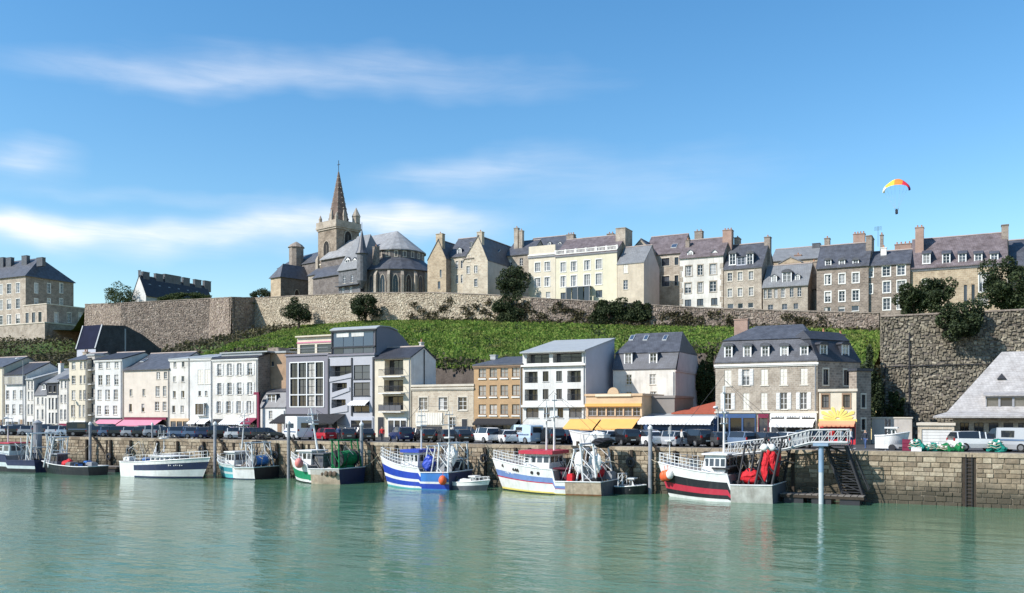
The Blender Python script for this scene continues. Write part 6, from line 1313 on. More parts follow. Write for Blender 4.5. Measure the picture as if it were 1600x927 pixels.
# green
b = Boat('fishing_boat', 'green and white trawler with rusty stern and green net drum', 529, 757.5, 432, 5.4, 0, hs=1.6, hb=2.6, hf=2.0, step=.5, strips=[(.07, 'hull_black'), (.2, 'hull_white'), (.62, 'hull_green'), (1, 'hull_white')], aft=['hull_rust', 'hull_rust', 'hull_rust', 'hull_rust', 'hull_steel'], aft_s=.46, transom='hull_navy')
b.moor((.97, -b.side, -3 if b.side > 0 else 3), (.03, -b.side, 2.5 if b.side > 0 else -2.5), (.4, -b.side, .8)); b.tangle(.04, .36, 1.0, 1.7, 6, 3.8); b.clutter(.05, .36, .9, 1.7, 6, h=.5)
b.house(.54, .76, 1.3, 1.9, 1.5, 'hull_white', 3, 'hull_white'); b.rail(.6, .98, .75); b.mast(.56, 3.6, 8.2, lean=.9, r=.13); b.gantry(.02, 2.0, 1, 4.7, 'net_green', .09, lean=.4); b.drum(.12, 2.7, .95, 1.4, 'net_green', 'metal_dark'); b.house(.36, .5, 1.2, 1.0, 2.1, 'hull_grey', 2, 'hull_grey', .1, (.6, .85), name='deckhouse')
b.clutter(.1, .4, 1.0, 1.8, 8); b.fender(.62, 2.2, 'buoy_pink', .45); b.blob('net', .2, -.4, 1.5, (1.2, 1.3, .9), 'net_green'); b.stays([(b.p(.56, 0, 7.6), b.p(.97, 0, 3)), (b.p(.58, 0, 8), b.p(.08, 1.5, 5.4)), (b.p(.58, 0, 8), b.p(.08, -1.5, 5.4))])
for k in range(6): b.blob('fender_tyre', .05 + .065 * k, 2.52, 1.15, (.3, .12, .3), 'net_brown', .1, 7)
# blue
b = Boat('fishing_boat', 'royal blue trawler with white stripes and white rails', 700, 766.5, 573, 5.6, 0, hs=1.7, hb=3.05, hf=2.15, step=.36, strips=[(.05, 'hull_turquoise'), (.14, 'hull_white'), (.34, 'hull_blue'), (.46, 'hull_white'), (.76, 'hull_blue'), (1, 'hull_white')], aft=['hull_midblue', 'hull_midblue', 'hull_blue', 'hull_blue', 'hull_white', 'hull_midblue', 'hull_midblue'], aft_s=.34, transom='hull_navy')
b.moor((.97, -b.side, -3 if b.side > 0 else 3), (.03, -b.side, 2.5 if b.side > 0 else -2.5), (.4, -b.side, .8)); b.tangle(.04, .36, 1.0, 1.7, 6, 3.8); b.clutter(.05, .36, .9, 1.7, 6, h=.5)
b.house(.42, .62, 1.6, 2.0, 1.6, 'hull_white', 4, 'hull_blue', roofh=.3); b.rail(.42, .99, 1.0, n=12, mid=3); b.mast(.48, 3.7, 8.0); b.mast(.14, 1, 7.8, 'metal_white', .1, ((.8, 1.3), (.95, .8))); b.gantry(.03, 2.1, 1, 4.6, 'metal_white', .085, depth=1.2); b.gantry(.24, 2.0, 1, 4.3, 'metal_white', .07, lean=-.4)
b.stays([(b.p(.48, 0, 8.6), b.p(.98, 0, 3.4)), (b.p(.48, 0, 8.4), b.p(.14, 0, 8.2)), (b.p(.14, 0, 8), b.p(.0, 1.8, 2)), (b.p(.14, 0, 8), b.p(.4, 1.6, 3))]); b.drum(.1, 2.1, .75, 1.3, 'net_dark'); b.clutter(.05, .34, 1.3, 1.9, 8)
b.blob('blue_tarpaulin', .28, 1.5, 2.5, (.6, .6, .75), 'hull_blue', .5, 14); b.fender(.05, 1.0, 'buoy_orange', .4)
for k in range(4): b.blob('white_net', .04 + .05 * k, .8 - .5 * k, 3.3, (.3, .42, .75), 'tarp_white', .6, 14)
# small dinghy
b = Boat('dinghy', 'small white and grey dinghy behind the blue trawler', 706, 765.5, 759, 1.9, 0, flip=True, hs=.75, hb=1.05, step=.05, strips=[(.55, 'hull_grey'), (1, 'hull_white')], cat='dinghy', group=None, bul=.35)
b.blob('outboard_motor', .02, 0, .8, (.28, .25, .5), 'metal_dark', .1); b.blob('cover', .35, 0, .75, (1.0, .7, .4), 'tarp_white', .3); b.house(.5, .62, .45, .5, .8, 'hull_white', 1, 'hull_white', name='console'); b.rail(.6, .97, .35, n=5, mid=1)
# white and light blue
b = Boat('fishing_boat', 'white trawler with light blue band and red wheelhouse roof', 938, 776, 750, 5.8, 0, hs=1.25, hb=3.1, hf=2.35, step=.40, strips=[(.04, 'hull_black'), (.10, 'yellow_paint'), (.42, 'hull_white'), (.46, 'hull_red'), (.66, 'hull_sky'), (1, 'hull_white')], aft=['rust', 'rust', 'rust', 'hull_rust', 'hull_rust', 'hull_rust', 'hull_rust'], aft_s=.30, transom='hull_grey')
b.moor((.97, -b.side, -3 if b.side > 0 else 3), (.03, -b.side, 2.5 if b.side > 0 else -2.5), (.4, -b.side, .8)); b.tangle(.04, .36, 1.0, 1.7, 6, 3.8); b.clutter(.05, .36, .9, 1.7, 6, h=.5)
b.house(.44, .66, 1.7, 2.25, 1.45, 'hull_white', 4, 'hull_red', roofh=.34, roofov=.45); b.rail(.6, .99, .85, n=12, mid=3); b.porthole((.54, .6), .8); b.porthole((.74, .76, .785), .8); b.porthole((.9,), .85); b.mast(.46, 3.9, 9.4, r=.12, arms=((.6, .9), (.9, .6))); b.mast(.54, 3.9, 8.8, r=.1, arms=((.75, .7),), y=-.4)
b.gantry(.04, 2.2, .8, 4.7, 'metal_white', .10, lean=.5, depth=1.3); b.gantry(.22, 1.9, .8, 4.2, 'metal_white', .085, lean=-.7); b.drum(.13, 2.0, .8, 1.3, 'oilskin_red'); b.clutter(.04, .38, 1.3, 2, 10, ('oilskin_red', 'metal_grey', 'net_dark', 'hull_red'))
for k, (q, y) in enumerate(((.06, 1.6), (.12, .9), (.2, 1.7), (.24, .3))): b.blob('trawl_door', q, y, 3.0, (.42, .2, .85), 'tarp_white', .4, 14)
b.stays([(b.p(.46, 0, 9.8), b.p(.98, 0, 3.8)), (b.p(.46, 0, 9.6), b.p(.06, 1.7, 5.6)), (b.p(.46, 0, 9.6), b.p(.06, -1.7, 5.6))]); b.blob('net', .05, -.3, 4.8, (.8, 1.5, .4), 'net_dark', .7, 16)
b.house(.3, .40, 1.5, .8, 1.5, mat('wine_red', (.10, .02, .035), var=.1) and 'wine_red', 2, 'wine_red', .1, (.55, .85), name='deckhouse'); b.marks(.80, .9, .60, 'hull_white', 6, .25)
# black and red
b = Boat('fishing_boat', 'black, red and white trawler with red oilskins hung on a dark gantry', 1206, 788, 1012, 6.2, 2, hs=1.5, hb=3.1, hf=2.4, step=.36, strips=[(.10, 'hull_white'), (.24, 'hull_black'), (.44, 'hull_red'), (.70, 'hull_black'), (1, 'hull_white')], aft=['hull_steel', 'hull_steel', 'hull_steel', 'hull_steel', 'hull_steel', 'hull_steel'], aft_s=.345, transom='hull_grey')
b.moor((.97, -b.side, -3 if b.side > 0 else 3), (.03, -b.side, 2.5 if b.side > 0 else -2.5), (.4, -b.side, .8)); b.tangle(.04, .36, 1.0, 1.7, 6, 3.8); b.clutter(.05, .36, .9, 1.7, 6, h=.5)
b.house(.38, .56, 1.9, 2.35, 1.6, 'hull_white', 4, 'hull_white', wz=(.4, .8)); b.rail(.56, .99, .9, n=12, mid=3); b.mast(.44, 4.0, 10.0, r=.13, arms=((.45, 1.1), (.62, .8), (.9, .5))); b.gantry(.02, 2.3, 1, 5.5, 'metal_dark', .12, lean=-.9, depth=1.4); b.gantry(.2, 2.1, 1, 4.9, 'metal_dark', .10, lean=-.6)
for k, (q, y) in enumerate(((.02, 1.9), (.05, 1.0), (.01, .1), (.07, 2.2))): b.blob('red_oilskin', q, y, 3.7 - .2 * k, (.30, .26, .95), 'oilskin_red', .6, 14)
for k, (q, y) in enumerate(((.02, 1.9), (.05, 1.0), (.07, 2.2))): b.blob('white_float', q, y, 4.7, (.35, .3, .3), 'tarp_white', .2)
b.blob('red_net', .2, 1.6, 2.2, (.9, .7, .6), 'oilskin_red', .3); b.drum(.12, 2.2, .9, 1.5, 'net_dark', 'metal_dark'); b.clutter(.05, .35, 1.1, 2.1, 10, ('metal_dark', 'net_dark', 'metal_grey', 'dark_red')); b.fender(.93, 2.0, 'buoy_orange', .42); b.fender(.965, 1.9, 'buoy_orange', .42); b.fender(.9, 2.1, 'tarp_white', .35)
b.stays([(b.p(.44, 0, 11), b.p(.98, 0, 3.6)), (b.p(.44, 0, 10.6), b.p(.04, 1.8, 6.4)), (b.p(.44, 0, 10.6), b.p(.04, -1.8, 6.4))]); b.mast(.9, 3, 6.4, 'metal_white', .06, ((.8, .4),)); b.house(.36, .47, 2.0, 1.5, 1.25, 'hull_black', 2, 'hull_black', .1, (.4, .75), name='deckhouse')
P = MB(); 
for dz in range(5): P.box(.5 + dz * .85, .75 + dz * .85, 2.45, 2.56, .35, 1.25)
P.build('hull_frames', 'hull_steel', b.root)
# inflatable between the two big trawlers
b = Boat('tender', 'dark inflatable tender tied behind the white trawler', 960, 772, 1005, 2.0, 0, flip=True, hs=.7, hb=.9, step=.05, strips=[(.6, 'hull_black'), (1, 'hull_black')], cat='dinghy', group=None, bul=.35)
b.house(.45, .6, .4, .5, .9, 'hull_white', 1, 'hull_white', name='console'); b.gantry(.1, .7, .4, 1.9, 'metal_white', .05, depth=.4); b.clutter(.1, .4, .4, .5, 3, h=.4)
b = Boat('barge', 'low dark blue work barge in the shade left of the gangway', 1006, 768, 962, 2.6, 0, hs=1.3, hb=1.5, step=.1, strips=[(.5, 'hull_navy'), (1, 'hull_navy')], cat='barge', group=None, bul=.3)
b.clutter(.1, .8, 1.1, .8, 4, h=.5)
# ------------------------------------------------------------------ cars
PAINTS = {'black': (.012, .012, .014), 'dark grey': (.05, .052, .056), 'silver': (.36, .37, .39), 'white': (.72, .72, .71), 'dark blue': (.012, .025, .09), 'red': (.38, .012, .025), 'grey blue': (.10, .15, .24), 'pale blue': (.40, .50, .60), 'beige': (.42, .38, .30)}
for k, c in PAINTS.items(): mat('car ' + k, c, rough=.22, var=0.03, spec=.6)
mat('tyre', (.015, .015, .016), var=.1); mat('rim', (.22, .22, .23), rough=.4, metal=.5, var=.05); mat('car_glass', (.02, .024, .03), rough=.04, var=0, spec=.8); mat('lamp_glass', (.7, .7, .66), rough=.2, var=0); mat('lamp_red', (.35, .01, .01), rough=.25, var=0); mat('plate', (.7, .7, .62), var=.02)
def car_meshes(kind):
    """x: 0 rear .. L front.  stations: x, floor, waist, top, half width, half width at the top"""
    S = {'hatchback': [(0, .42, .80, .80, .70, .70), (.05, .26, .92, 1.0, .80, .72), (.45, .22, .95, 1.40, .86, .62), (.62, .2, .95, 1.46, .87, .64), (1.9, .2, .93, 1.48, .88, .66), (2.35, .2, .92, 1.43, .88, .64), (3.05, .2, .90, .96, .87, .74), (3.6, .22, .84, .86, .84, .72), (3.95, .28, .72, .74, .76, .66), (4.02, .4, .6, .6, .66, .6)],
         'estate': [(0, .42, .85, .85, .72, .72), (.04, .26, .95, 1.1, .82, .74), (.3, .22, .97, 1.44, .88, .66), (.6, .2, .97, 1.5, .89, .68), (2.1, .2, .95, 1.52, .90, .68), (2.6, .2, .94, 1.47, .90, .66), (3.35, .2, .92, .98, .89, .76), (4.1, .22, .86, .88, .86, .74), (4.45, .28, .74, .76, .78, .68), (4.52, .4, .6, .6, .68, .6)],
         'suv': [(0, .5, .95, .95, .76, .76), (.05, .34, 1.08, 1.25, .86, .78), (.3, .3, 1.1, 1.62, .91, .70), (.6, .28, 1.1, 1.68, .92, .72), (2.1, .28, 1.08, 1.70, .93, .72), (2.6, .28, 1.06, 1.64, .93, .70), (3.25, .28, 1.04, 1.10, .92, .80), (3.95, .3, .98, 1.0, .89, .78), (4.3, .36, .86, .88, .82, .72), (4.38, .5, .7, .7, .72, .66)],
         'van': [(0, .4, 1.1, 1.85, .86, .80), (.04, .28, 1.12, 1.95, .92, .84), (.3, .24, 1.12, 2.0, .95, .86), (.7, .22, 1.12, 2.02, .95, .86), (3.0, .22, 1.12, 2.02, .95, .84), (3.5, .22, 1.1, 1.92, .95, .80), (4.15, .22, 1.06, 1.14, .94, .84), (4.6, .25, .96, .98, .90, .80), (4.85, .32, .78, .8, .82, .72), (4.9, .45, .62, .62, .7, .66)],
         'camper': [(0, .45, 1.3, 2.75, 1.05, 1.03), (.03, .35, 1.3, 2.85, 1.1, 1.06), (.4, .32, 1.3, 2.9, 1.1, 1.08), (1.0, .3, 1.3, 2.92, 1.1, 1.08), (4.3, .3, 1.3, 2.9, 1.1, 1.05), (4.9, .3, 1.2, 2.3, 1.05, .9), (5.35, .3, 1.1, 1.2, .98, .88), (5.8, .3, 1.0, 1.04, .95, .84), (6.1, .36, .8, .84, .88, .78), (6.15, .5, .65, .65, .78, .7)]}[kind]
    B, G = MB(), MB(); L = S[-1][0]; cabin0, cabin1 = (1, 5)
    solid = kind in ('van', 'camper')
    def ring(s): x, f, w, t, a, b = s; return [(x, a * .9, f), (x, a, f + (w - f) * .45), (x, a * .97, w), (x, b, t)]
    for i in range(len(S) - 1):
        p, q = ring(S[i]), ring(S[i + 1])
        for j in range(3):
            glass = j == 2 and (S[i][3] - S[i][2] > .05 or S[i + 1][3] - S[i + 1][2] > .05) and ((not solid) or i >= 4)
            if j == 2 and kind == 'camper' and i in (2, 3): glass = False
            if j == 2 and i in (1, 3) and not solid and False: glass = False
            for sd in (1, -1):
                f = [(p[j][0], sd * p[j][1], p[j][2]), (q[j][0], sd * q[j][1], q[j][2]), (q[j + 1][0], sd * q[j + 1][1], q[j + 1][2]), (p[j + 1][0], sd * p[j + 1][1], p[j + 1][2])]
                (G if glass else B).face(f[::-1] if sd > 0 else f)
        # lid: roof, bonnet, tailgate or screens
        screen = (S[i + 1][3] < S[i][3] - .2 and i >= 4) or (S[i + 1][3] > S[i][3] + .2 and i <= 2 and not solid)
        f = [(p[3][0], -p[3][1], p[3][2]), (q[3][0], -q[3][1], q[3][2]), (q[3][0], q[3][1], q[3][2]), (p[3][0], p[3][1], p[3][2])]; (G if screen else B).face(f)
        f = [(p[0][0], p[0][1], p[0][2]), (q[0][0], q[0][1], q[0][2]), (q[0][0], -q[0][1], q[0][2]), (p[0][0], -p[0][1], p[0][2])]; B.face(f)
    p = ring(S[0]); B.face([(p[k][0], -p[k][1], p[k][2]) for k in range(4)] + [(p[k][0], p[k][1], p[k][2]) for k in (3, 2, 1, 0)][:]); p = ring(S[-1]); B.face([(p[k][0], p[k][1], p[k][2]) for k in range(4)] + [(p[k][0], -p[k][1], p[k][2]) for k in (3, 2, 1, 0)])
    # pillars over the glass
    pl = [S[2], S[4], S[5]] if not solid else [S[4]]
    for s in pl:
        x, f, w, t, a, b = s
        for sd in (1, -1): B.ring([[(x - .05, sd * (a * .97 + .012), w), (x + .05, sd * (a * .97 + .012), w)], [(x - .05, sd * (b + .012), t), (x + .05, sd * (b + .012), t)]], closed=False, cap0=False, cap1=False)
    ww = max(s[4] for s in S); wr = .31 if kind in ('hatchback', 'estate') else .36; xa, xb = (L * .19, L * .80)
    R = lambda rr, y: [(rr * cos(2 * pi * i / 14), y, rr * sin(2 * pi * i / 14)) for i in range(14)]
    ty = MB().ring([R(wr, -.1), R(wr * 1.0, .1)]).ring([R(wr * .66, .101), R(wr * .6, .112)]).mesh('tyre', 'tyre'); rm = MB().ring([R(wr * .6, -.112), R(wr * .6, .114)]).mesh('rim', 'rim')
    return dict(B=B, G=G.mesh('windows', 'car_glass'), ty=ty, rm=rm, L=L, ww=ww, wr=wr, xs=(xa, xb), waist=S[-2][2], zr=S[1][2], S=S)
CARK = {}
def car(kind, colour, px, Y, ang, label, group='cars parked on the quay', py=None):
    if kind not in CARK: CARK[kind] = car_meshes(kind); CARK[kind]['body'] = {}
    K = CARK[kind]
    if colour not in K['body']: K['body'][colour] = K['B'].mesh('body', 'car ' + colour)
    a = RAD(ang); c = Vector((X(px, Y), Y, QZ + .006)); o = c - Vector((cos(a), sin(a), 0)) * K['L'] / 2
    nm = {'van': 'parked_van', 'camper': 'camper_van'}.get(kind, 'parked_car'); r = thing(nm, label, {'van': 'van', 'camper': 'camper van'}.get(kind, 'car'), o, a, group)
    link('body', K['body'][colour], r); link('windows', K['G'], r)
    for x in K['xs']:
        for sd in (1, -1): w = link('wheel', K['ty'], r, (x, sd * (K['ww'] - .1), K['wr']), 0 if sd > 0 else pi); link('rim', K['rm'], w)
    if 'hl' not in K: K['hl'] = MB().box(-.06, .05, -.16, .16, -.07, .07).mesh('headlight', 'lamp_glass'); K['tl'] = MB().box(-.03, .06, -.1, .1, -.12, .12).mesh('tail_light', 'lamp_red'); K['pl'] = MB().box(-.01, .01, -.25, .25, -.055, .055).mesh('number_plate', 'plate')
    for sd in (1, -1): link('headlight', K['hl'], r, (K['L'] - .12, sd * K['ww'] * .66, K['waist'] - .1)); link('tail_light', K['tl'], r, (.02, sd * K['ww'] * .8, K['zr'] - .08))
    if kind in ('camper', 'van'):
        if 'sw' not in K: K['sw'] = MB().box(-.55, .55, -.02, .02, -.28, .28).mesh('side_window', 'car_glass'); K['st'] = MB().box(-K['L'] * .36, K['L'] * .36, -.015, .015, -.07, .07).mesh('side_stripe', 'car grey blue'); K['rw'] = MB().box(-.02, .02, -.55, .55, -.3, .3).mesh('rear_window', 'car_glass')
        for sd in (1, -1):
            for q in ((.28, .56) if kind == 'camper' else (.42,)): link('side_window', K['sw'], r, (K['L'] * q, sd * (K['ww'] - (.0 if kind == 'camper' else .03)), 1.75 if kind == 'camper' else 1.5))
            link('side_stripe', K['st'], r, (K['L'] * .42, sd * (K['ww'] + .004), 1.0))
        link('rear_window', K['rw'], r, (-.01, 0, 1.8 if kind == 'camper' else 1.5))
    link('number_plate', K['pl'], r, (K['L'] + .005, 0, .48)); link('number_plate', K['pl'], r, (-.012, 0, .6)); return r
CARS = [  # photo column, distance from the edge, kind, colour, heading, where
    (4, 4.5, 'hatchback', 'dark blue', 40), (20, 4.2, 'hatchback', 'white', 40), (36, 4.6, 'estate', 'black', 42), (52, 4.3, 'hatchback', 'silver', 40), (78, 4.4, 'suv', 'dark grey', 40), (95, 4.6, 'hatchback', 'white', 42),
    (112, 4.4, 'hatchback', 'pale blue', 40), (135, 4.6, 'van', 'black', 35), (160, 4.3, 'hatchback', 'dark grey', 42), (178, 4.5, 'hatchback', 'grey blue', 40), (196, 4.4, 'estate', 'black', 42), (214, 4.5, 'hatchback', 'silver', 40), (231, 4.3, 'hatchback', 'black', 40), (251, 4.6, 'suv', 'silver', 42),
    (270, 4.3, 'hatchback', 'dark grey', 40), (290, 4.5, 'estate', 'grey blue', 38), (310, 4.4, 'hatchback', 'grey blue', 40), (330, 4.3, 'hatchback', 'dark blue', 40), (352, 4.5, 'suv', 'black', 42), (376, 4.4, 'hatchback', 'white', 40), (398, 4.3, 'hatchback', 'dark grey', 40), (418, 4.5, 'hatchback', 'black', 40),
    (464, 5.2, 'camper', 'white', 150), (508, 4.6, 'hatchback', 'red', 150), (540, 4.5, 'estate', 'dark grey', 140), (570, 4.4, 'hatchback', 'black', 140), (626, 4.8, 'suv', 'dark blue', 145), (664, 4.5, 'estate', 'black', 140), (694, 4.4, 'hatchback', 'dark grey', 140), (718, 4.6, 'hatchback', 'black', 140),
    (757, 4.6, 'suv', 'white', 152), (788, 4.7, 'hatchback', 'white', 140), (818, 5.0, 'van', 'pale blue', 155), (860, 4.5, 'suv', 'black', 140), (884, 7.5, 'estate', 'dark grey', 140), (908, 4.6, 'hatchback', 'dark blue', 142), (940, 5.0, 'estate', 'white', 145), (974, 4.5, 'suv', 'black', 140),
    (1009, 4.6, 'hatchback', 'white', 142), (1043, 4.5, 'estate', 'silver', 148), (1083, 4.6, 'suv', 'black', 145), (1112, 4.8, 'hatchback', 'dark grey', 140), (1146, 4.6, 'estate', 'grey blue', 150), (1188, 5.0, 'hatchback', 'black', 142), (1222, 5.4, 'hatchback', 'white', 140), (1258, 6, 'suv', 'dark grey', 140),
    (30, 11, 'estate', 'black', 5), (88, 11.2, 'hatchback', 'dark grey', 5), (170, 11, 'suv', 'black', 5), (236, 11.3, 'estate', 'dark blue', 5), (300, 11, 'hatchback', 'black', 4), (372, 11, 'estate', 'dark grey', 4), (560, 12, 'hatchback', 'dark grey', 5), (650, 12, 'hatchback', 'black', 5), (735, 12, 'suv', 'dark grey', 4), (850, 12, 'estate', 'silver', 4), (1020, 12, 'hatchback', 'dark blue', 4), (1100, 12, 'hatchback', 'white', 4),
    (1526, 5.2, 'suv', 'white', 25), (1577, 5.4, 'van', 'silver', 150), (1610, 5, 'estate', 'dark blue', 150), (1650, 5, 'hatchback', 'black', 150)]
MARK = [(0, 'the glazed attic house'), (55, 'the narrow white houses'), (108, 'the beige house'), (150, 'the pink awning'), (230, 'the pinkish house'), (265, 'the orange shop'), (300, 'the bay window house'), (332, 'the shuttered white house'), (405, 'the small slate house'), (447, 'the grey window grid block'), (513, 'the slanted balcony block'), (585, 'the stacked balcony house'),
        (644, 'the low stone house'), (740, 'the orange brick house'), (816, 'the white loggia block'), (915, 'the yellow awnings'), (1004, 'the pale canopy shop'), (1118, 'the blue shopfront'), (1203, 'the white shop awning'), (1440, 'the huge pale roof'), (1562, 'the hall end')]
def car_labels():
    base = []
    for px, Y, k, c, a in CARS:
        where = [m for q, m in MARK if q <= max(px, 0)][-1]; kd = {'suv': 'SUV', 'camper': 'camper van', 'estate': 'estate car', 'hatchback': 'hatchback'}.get(k, k); base.append((f'{c} {kd} ' + ('across the road by ' if Y > 10 else 'parked at the quay edge before ') + where, px))
    out = []
    for t, px in base:
        same = sorted(q for u, q in base if u == t); out.append(t if len(same) == 1 else t + ', ' + ('left one' if px == same[0] else 'right one' if px == same[-1] else 'middle one'))
    return out
for (px, Y, k, c, a), lab in zip(CARS, car_labels()): car(k, c, px, Y, a + random.uniform(-3, 3), lab)

# ------------------------------------------------------------------ mooring piles, pontoon, gangway
def pile(px, top, Y, label, r=.19, strut=1):
    x = X(px, Y); zt = Z(px, top, Y); o = thing('mooring_pile', label, 'mooring pile', (x, Y, 0), 0, 'mooring piles along the quay')
    MB().tube((0, 0, -2), (0, 0, zt), r, r, 10).build('post', mat('pile_grey', (.30, .31, .34), rough=.6, var=.25, streak=.3), o); MB().lathe([(r + .05, 0), (r + .05, .2), (.05, .42)], 10, (0, 0, zt)).build('cap', 'metal_white', o)
    if strut: MB().tube((strut * 2.4, .9, QZ - 2.6), (0, .1, QZ + .6), .13, n=6).build('strut', 'timber_dark', o); MB().tube((strut * 2.4, .75, -1.5), (strut * 2.4, .75, QZ - .3), .17, n=6).build('side_post', 'timber_dark', o)
for px, top, lab in ((141, 664, 'mooring pile left of the navy launch before the pink awning'), (336, 664, 'mooring pile above the turquoise trawler'), (451, 663, 'mooring pile above the green trawler bow'), (565, 665, 'mooring pile between the green and the royal blue trawlers'), (1016, 671, 'mooring pile at the bow of the black and red trawler')): pile(px, top, -.75, lab)
pile(238, 665, 1.6, 'slim bollard post on the quay above the navy launch', .12, 0)
o = thing('steel_dolphin', 'thick pale steel pile beside the dark blue boat', 'mooring pile', (X(59, -1.6), -1.6, 0)); MB().tube((0, 0, -2), (0, 0, Z(59, 662, -1.6)), .55, .55, 14).build('post', 'pile_grey', o); MB().lathe([(.62, 0), (.62, .15), (.1, .5)], 14, (0, 0, Z(59, 662, -1.6))).build('cap', 'metal_grey', o)
def pontoon(px0, px1, Y, label):
    x0, x1 = X(px0, Y), X(px1, Y); o = thing('pontoon', label, 'pontoon', (x0, Y, 0)); w = x1 - x0; n = int(w / .5)
    for i in range(n): link('plank', PL, o, (w * i / n, 0, 0))
    b = MB(); k = max(2, int(w / 2.2))
    for i in range(k): b.box(w * (i + .15) / k, w * (i + .85) / k, -.9, .9, -.3, .45)
    b.build('floats', 'metal_dark', o); MB().box(0, w, -1.0, -.93, .46, .68).box(0, w, .93, 1.0, .46, .68).build('edge_beam', 'timber_dark', o)
PL = MB().box(.02, .46, -.92, .92, .69, .75).mesh('plank', mat('old_plank', (.22, .20, .18), var=.3, scale=3))
pontoon(120, 192, -1.9, 'grey floating pontoon between the workboat and the navy launch'); pontoon(1222, 1352, -2.3, 'dark floating landing stage below the gangway')
def gangway():
    Y = -2.4; A = at(1228, 704, Y); B_ = at(1268, 694, Y); C_ = at(1326, 694, Y)
    r = thing('gangway', 'white lattice gangway sloping up from the black trawler to a pile platform', 'gangway', (A.x, Y, A.z)); P0 = Vector((0, 0, 0)); P1 = B_ - A; P2 = C_ - A; P1.y = P2.y = 0
    A0 = at(1135, 714, Y) - A; A0.y = 0
    dk = MB(); w = .75
    for a, b in ((A0, P0), (P0, P1), (P1, P2)): dk.ring([[(p.x, -w, p.z), (p.x, w, p.z), (p.x, w, p.z + .12), (p.x, -w, p.z + .12)] for p in (a, b)])
    dk.build('deck', 'metal_grey', r); t = MB(); h = 1.2
    for sd in (-w, w):
        for a, b, n in ((A0, P0, 9), (P0, P1, 6), (P1, P2, 4)):
            t.tube((a.x, sd, a.z + h), (b.x, sd, b.z + h), .07, n=5); t.tube((a.x, sd, a.z + .15), (b.x, sd, b.z + .15), .08, n=5); t.tube((a.x, sd, a.z + h * .55), (b.x, sd, b.z + h * .55), .035, n=4)
            for i in range(n + 1):
                p = a.lerp(b, i / n); t.tube((p.x, sd, p.z + .1), (p.x, sd, p.z + h), .045, n=4)
                if i < n: q = a.lerp(b, (i + 1) / n); t.tube((p.x, sd, p.z + .1), (q.x, sd, q.z + h), .035, n=4)
    t.build('lattice', 'gangway_grey', r)
    o = thing('gangway_pile', 'tall blue topped steel pile carrying the gangway platform', 'pile', (X(1283, Y - .9), Y - .9, 0)); zt = Z(1283, 697, Y - .9); MB().tube((0, 0, -2), (0, 0, zt - 2.2), .2, .2, 14).build('shaft', mat('pile_pale', (.5, .53, .55), rough=.55, var=.12, streak=.2), o); MB().tube((0, 0, zt - 2.2), (0, 0, zt), .21, .21, 14).build('blue_collar', 'steel_blue', o); MB().box(-.6, .6, -.4, 1.6, zt + .002, zt + .22).build('bracket', 'steel_blue', o)
    # stairs down to the stage
    T = at(1322, 697, -1.3); Bt = at(1352, 782, -1.3); s_ = thing('stairway', 'dark steel stairway leaning against the quay below the gangway', 'stairs', (T.x, -1.3, 0)); d = Vector((Bt.x - T.x, 0, Bt.z - T.z)); rl = MB(); n = 20
    top = Vector((0, 0, T.z))
    for sd in (-.5, .5):
        for off in (0, -1.6): rl.tube(top + Vector((off, sd, 0)), top + d + Vector((off, sd, 0)), .12, n=5)
        rl.tube(top + Vector((0, sd, 1)), top + d + Vector((.3, sd, .9)), .05, n=4)
        for i in range(7): p = top + d * (i / 6); rl.tube(p + Vector((-1.6, sd, 0)), top + d * (min(6, i + 1) / 6) + Vector((0, sd, 0)), .06, n=4)
    rl.build('stringer', 'metal_dark', s_)
    st = MB().box(-1.6, 0, -.5, .5, -.03, .03).mesh('tread', 'metal_dark')
    for i in range(n): p = top + d * (i / n); link('tread', st, s_, p)
gangway()

# ------------------------------------------------------------------ things standing on the quay
def heap(name, label, px, py0, py1, Y, wpx, m, cat):
    s = (Y - CAM.y) / ray(px, 600).y / F; zt = Z(px, py0, Y) - QZ; w = wpx * s / 2; b = MB().ball((0, 0, 0), 1, 22); k = random.random() * 9; zt *= .9
    b.v = [(x * w * (1 + .45 * pseudo(x * 7 + k, z * 9)), y * min(1.1, w) * (1 + .4 * pseudo(y * 6 + k, x * 7)), max(-.02, zt * .35 + z * zt * .5 * (1 + .7 * pseudo(x * 9 + k, y * 9)) + .1 * pseudo(x * 23, y * 19))) for x, y, z in b.v]
    o = thing(name, label, cat, (X(px, Y), Y, QZ + .01)); b.build('net', m, o, smooth=False); f = MB()
    for i in range(9): a = random.uniform(0, 2 * pi); f.ball((w * .7 * cos(a), min(1, w) * .7 * sin(a), zt * random.uniform(.5, .95)), .12, 5)
    tag(f.build('floats', 'tarp_white', o), kind='stuff'); r = MB()
    for i in range(3): r.path([(w * (.95 - .1 * i) * cos(t), min(1, w) * (.95 - .1 * i) * sin(t), zt * (.35 + .2 * i) + .06 * sin(5 * t)) for t in [2 * pi * q / 12 for q in range(13)]], .035, 4)
    r.build('rope', 'rope', o)
heap('net_heap', 'bright teal fishing net heap on a pallet right of the yard wall', 1431, 684, 706, 3.0, 26, 'net_teal', 'net'); heap('net_heap', 'low teal net heap in front of the white garage door', 1455, 690, 708, 3.2, 26, 'net_teal', 'net')
heap('net_heap', 'dark green net heap left of the white SUV', 1476, 692, 708, 3.0, 28, 'net_green', 'net'); heap('net_heap', 'small green net heap touching the white SUV', 1500, 691, 708, 3.1, 16, 'net_green', 'net'); heap('net_heap', 'tall green net heap between the white SUV and the silver van', 1556, 684, 708, 3.6, 26, 'net_teal', 'net')
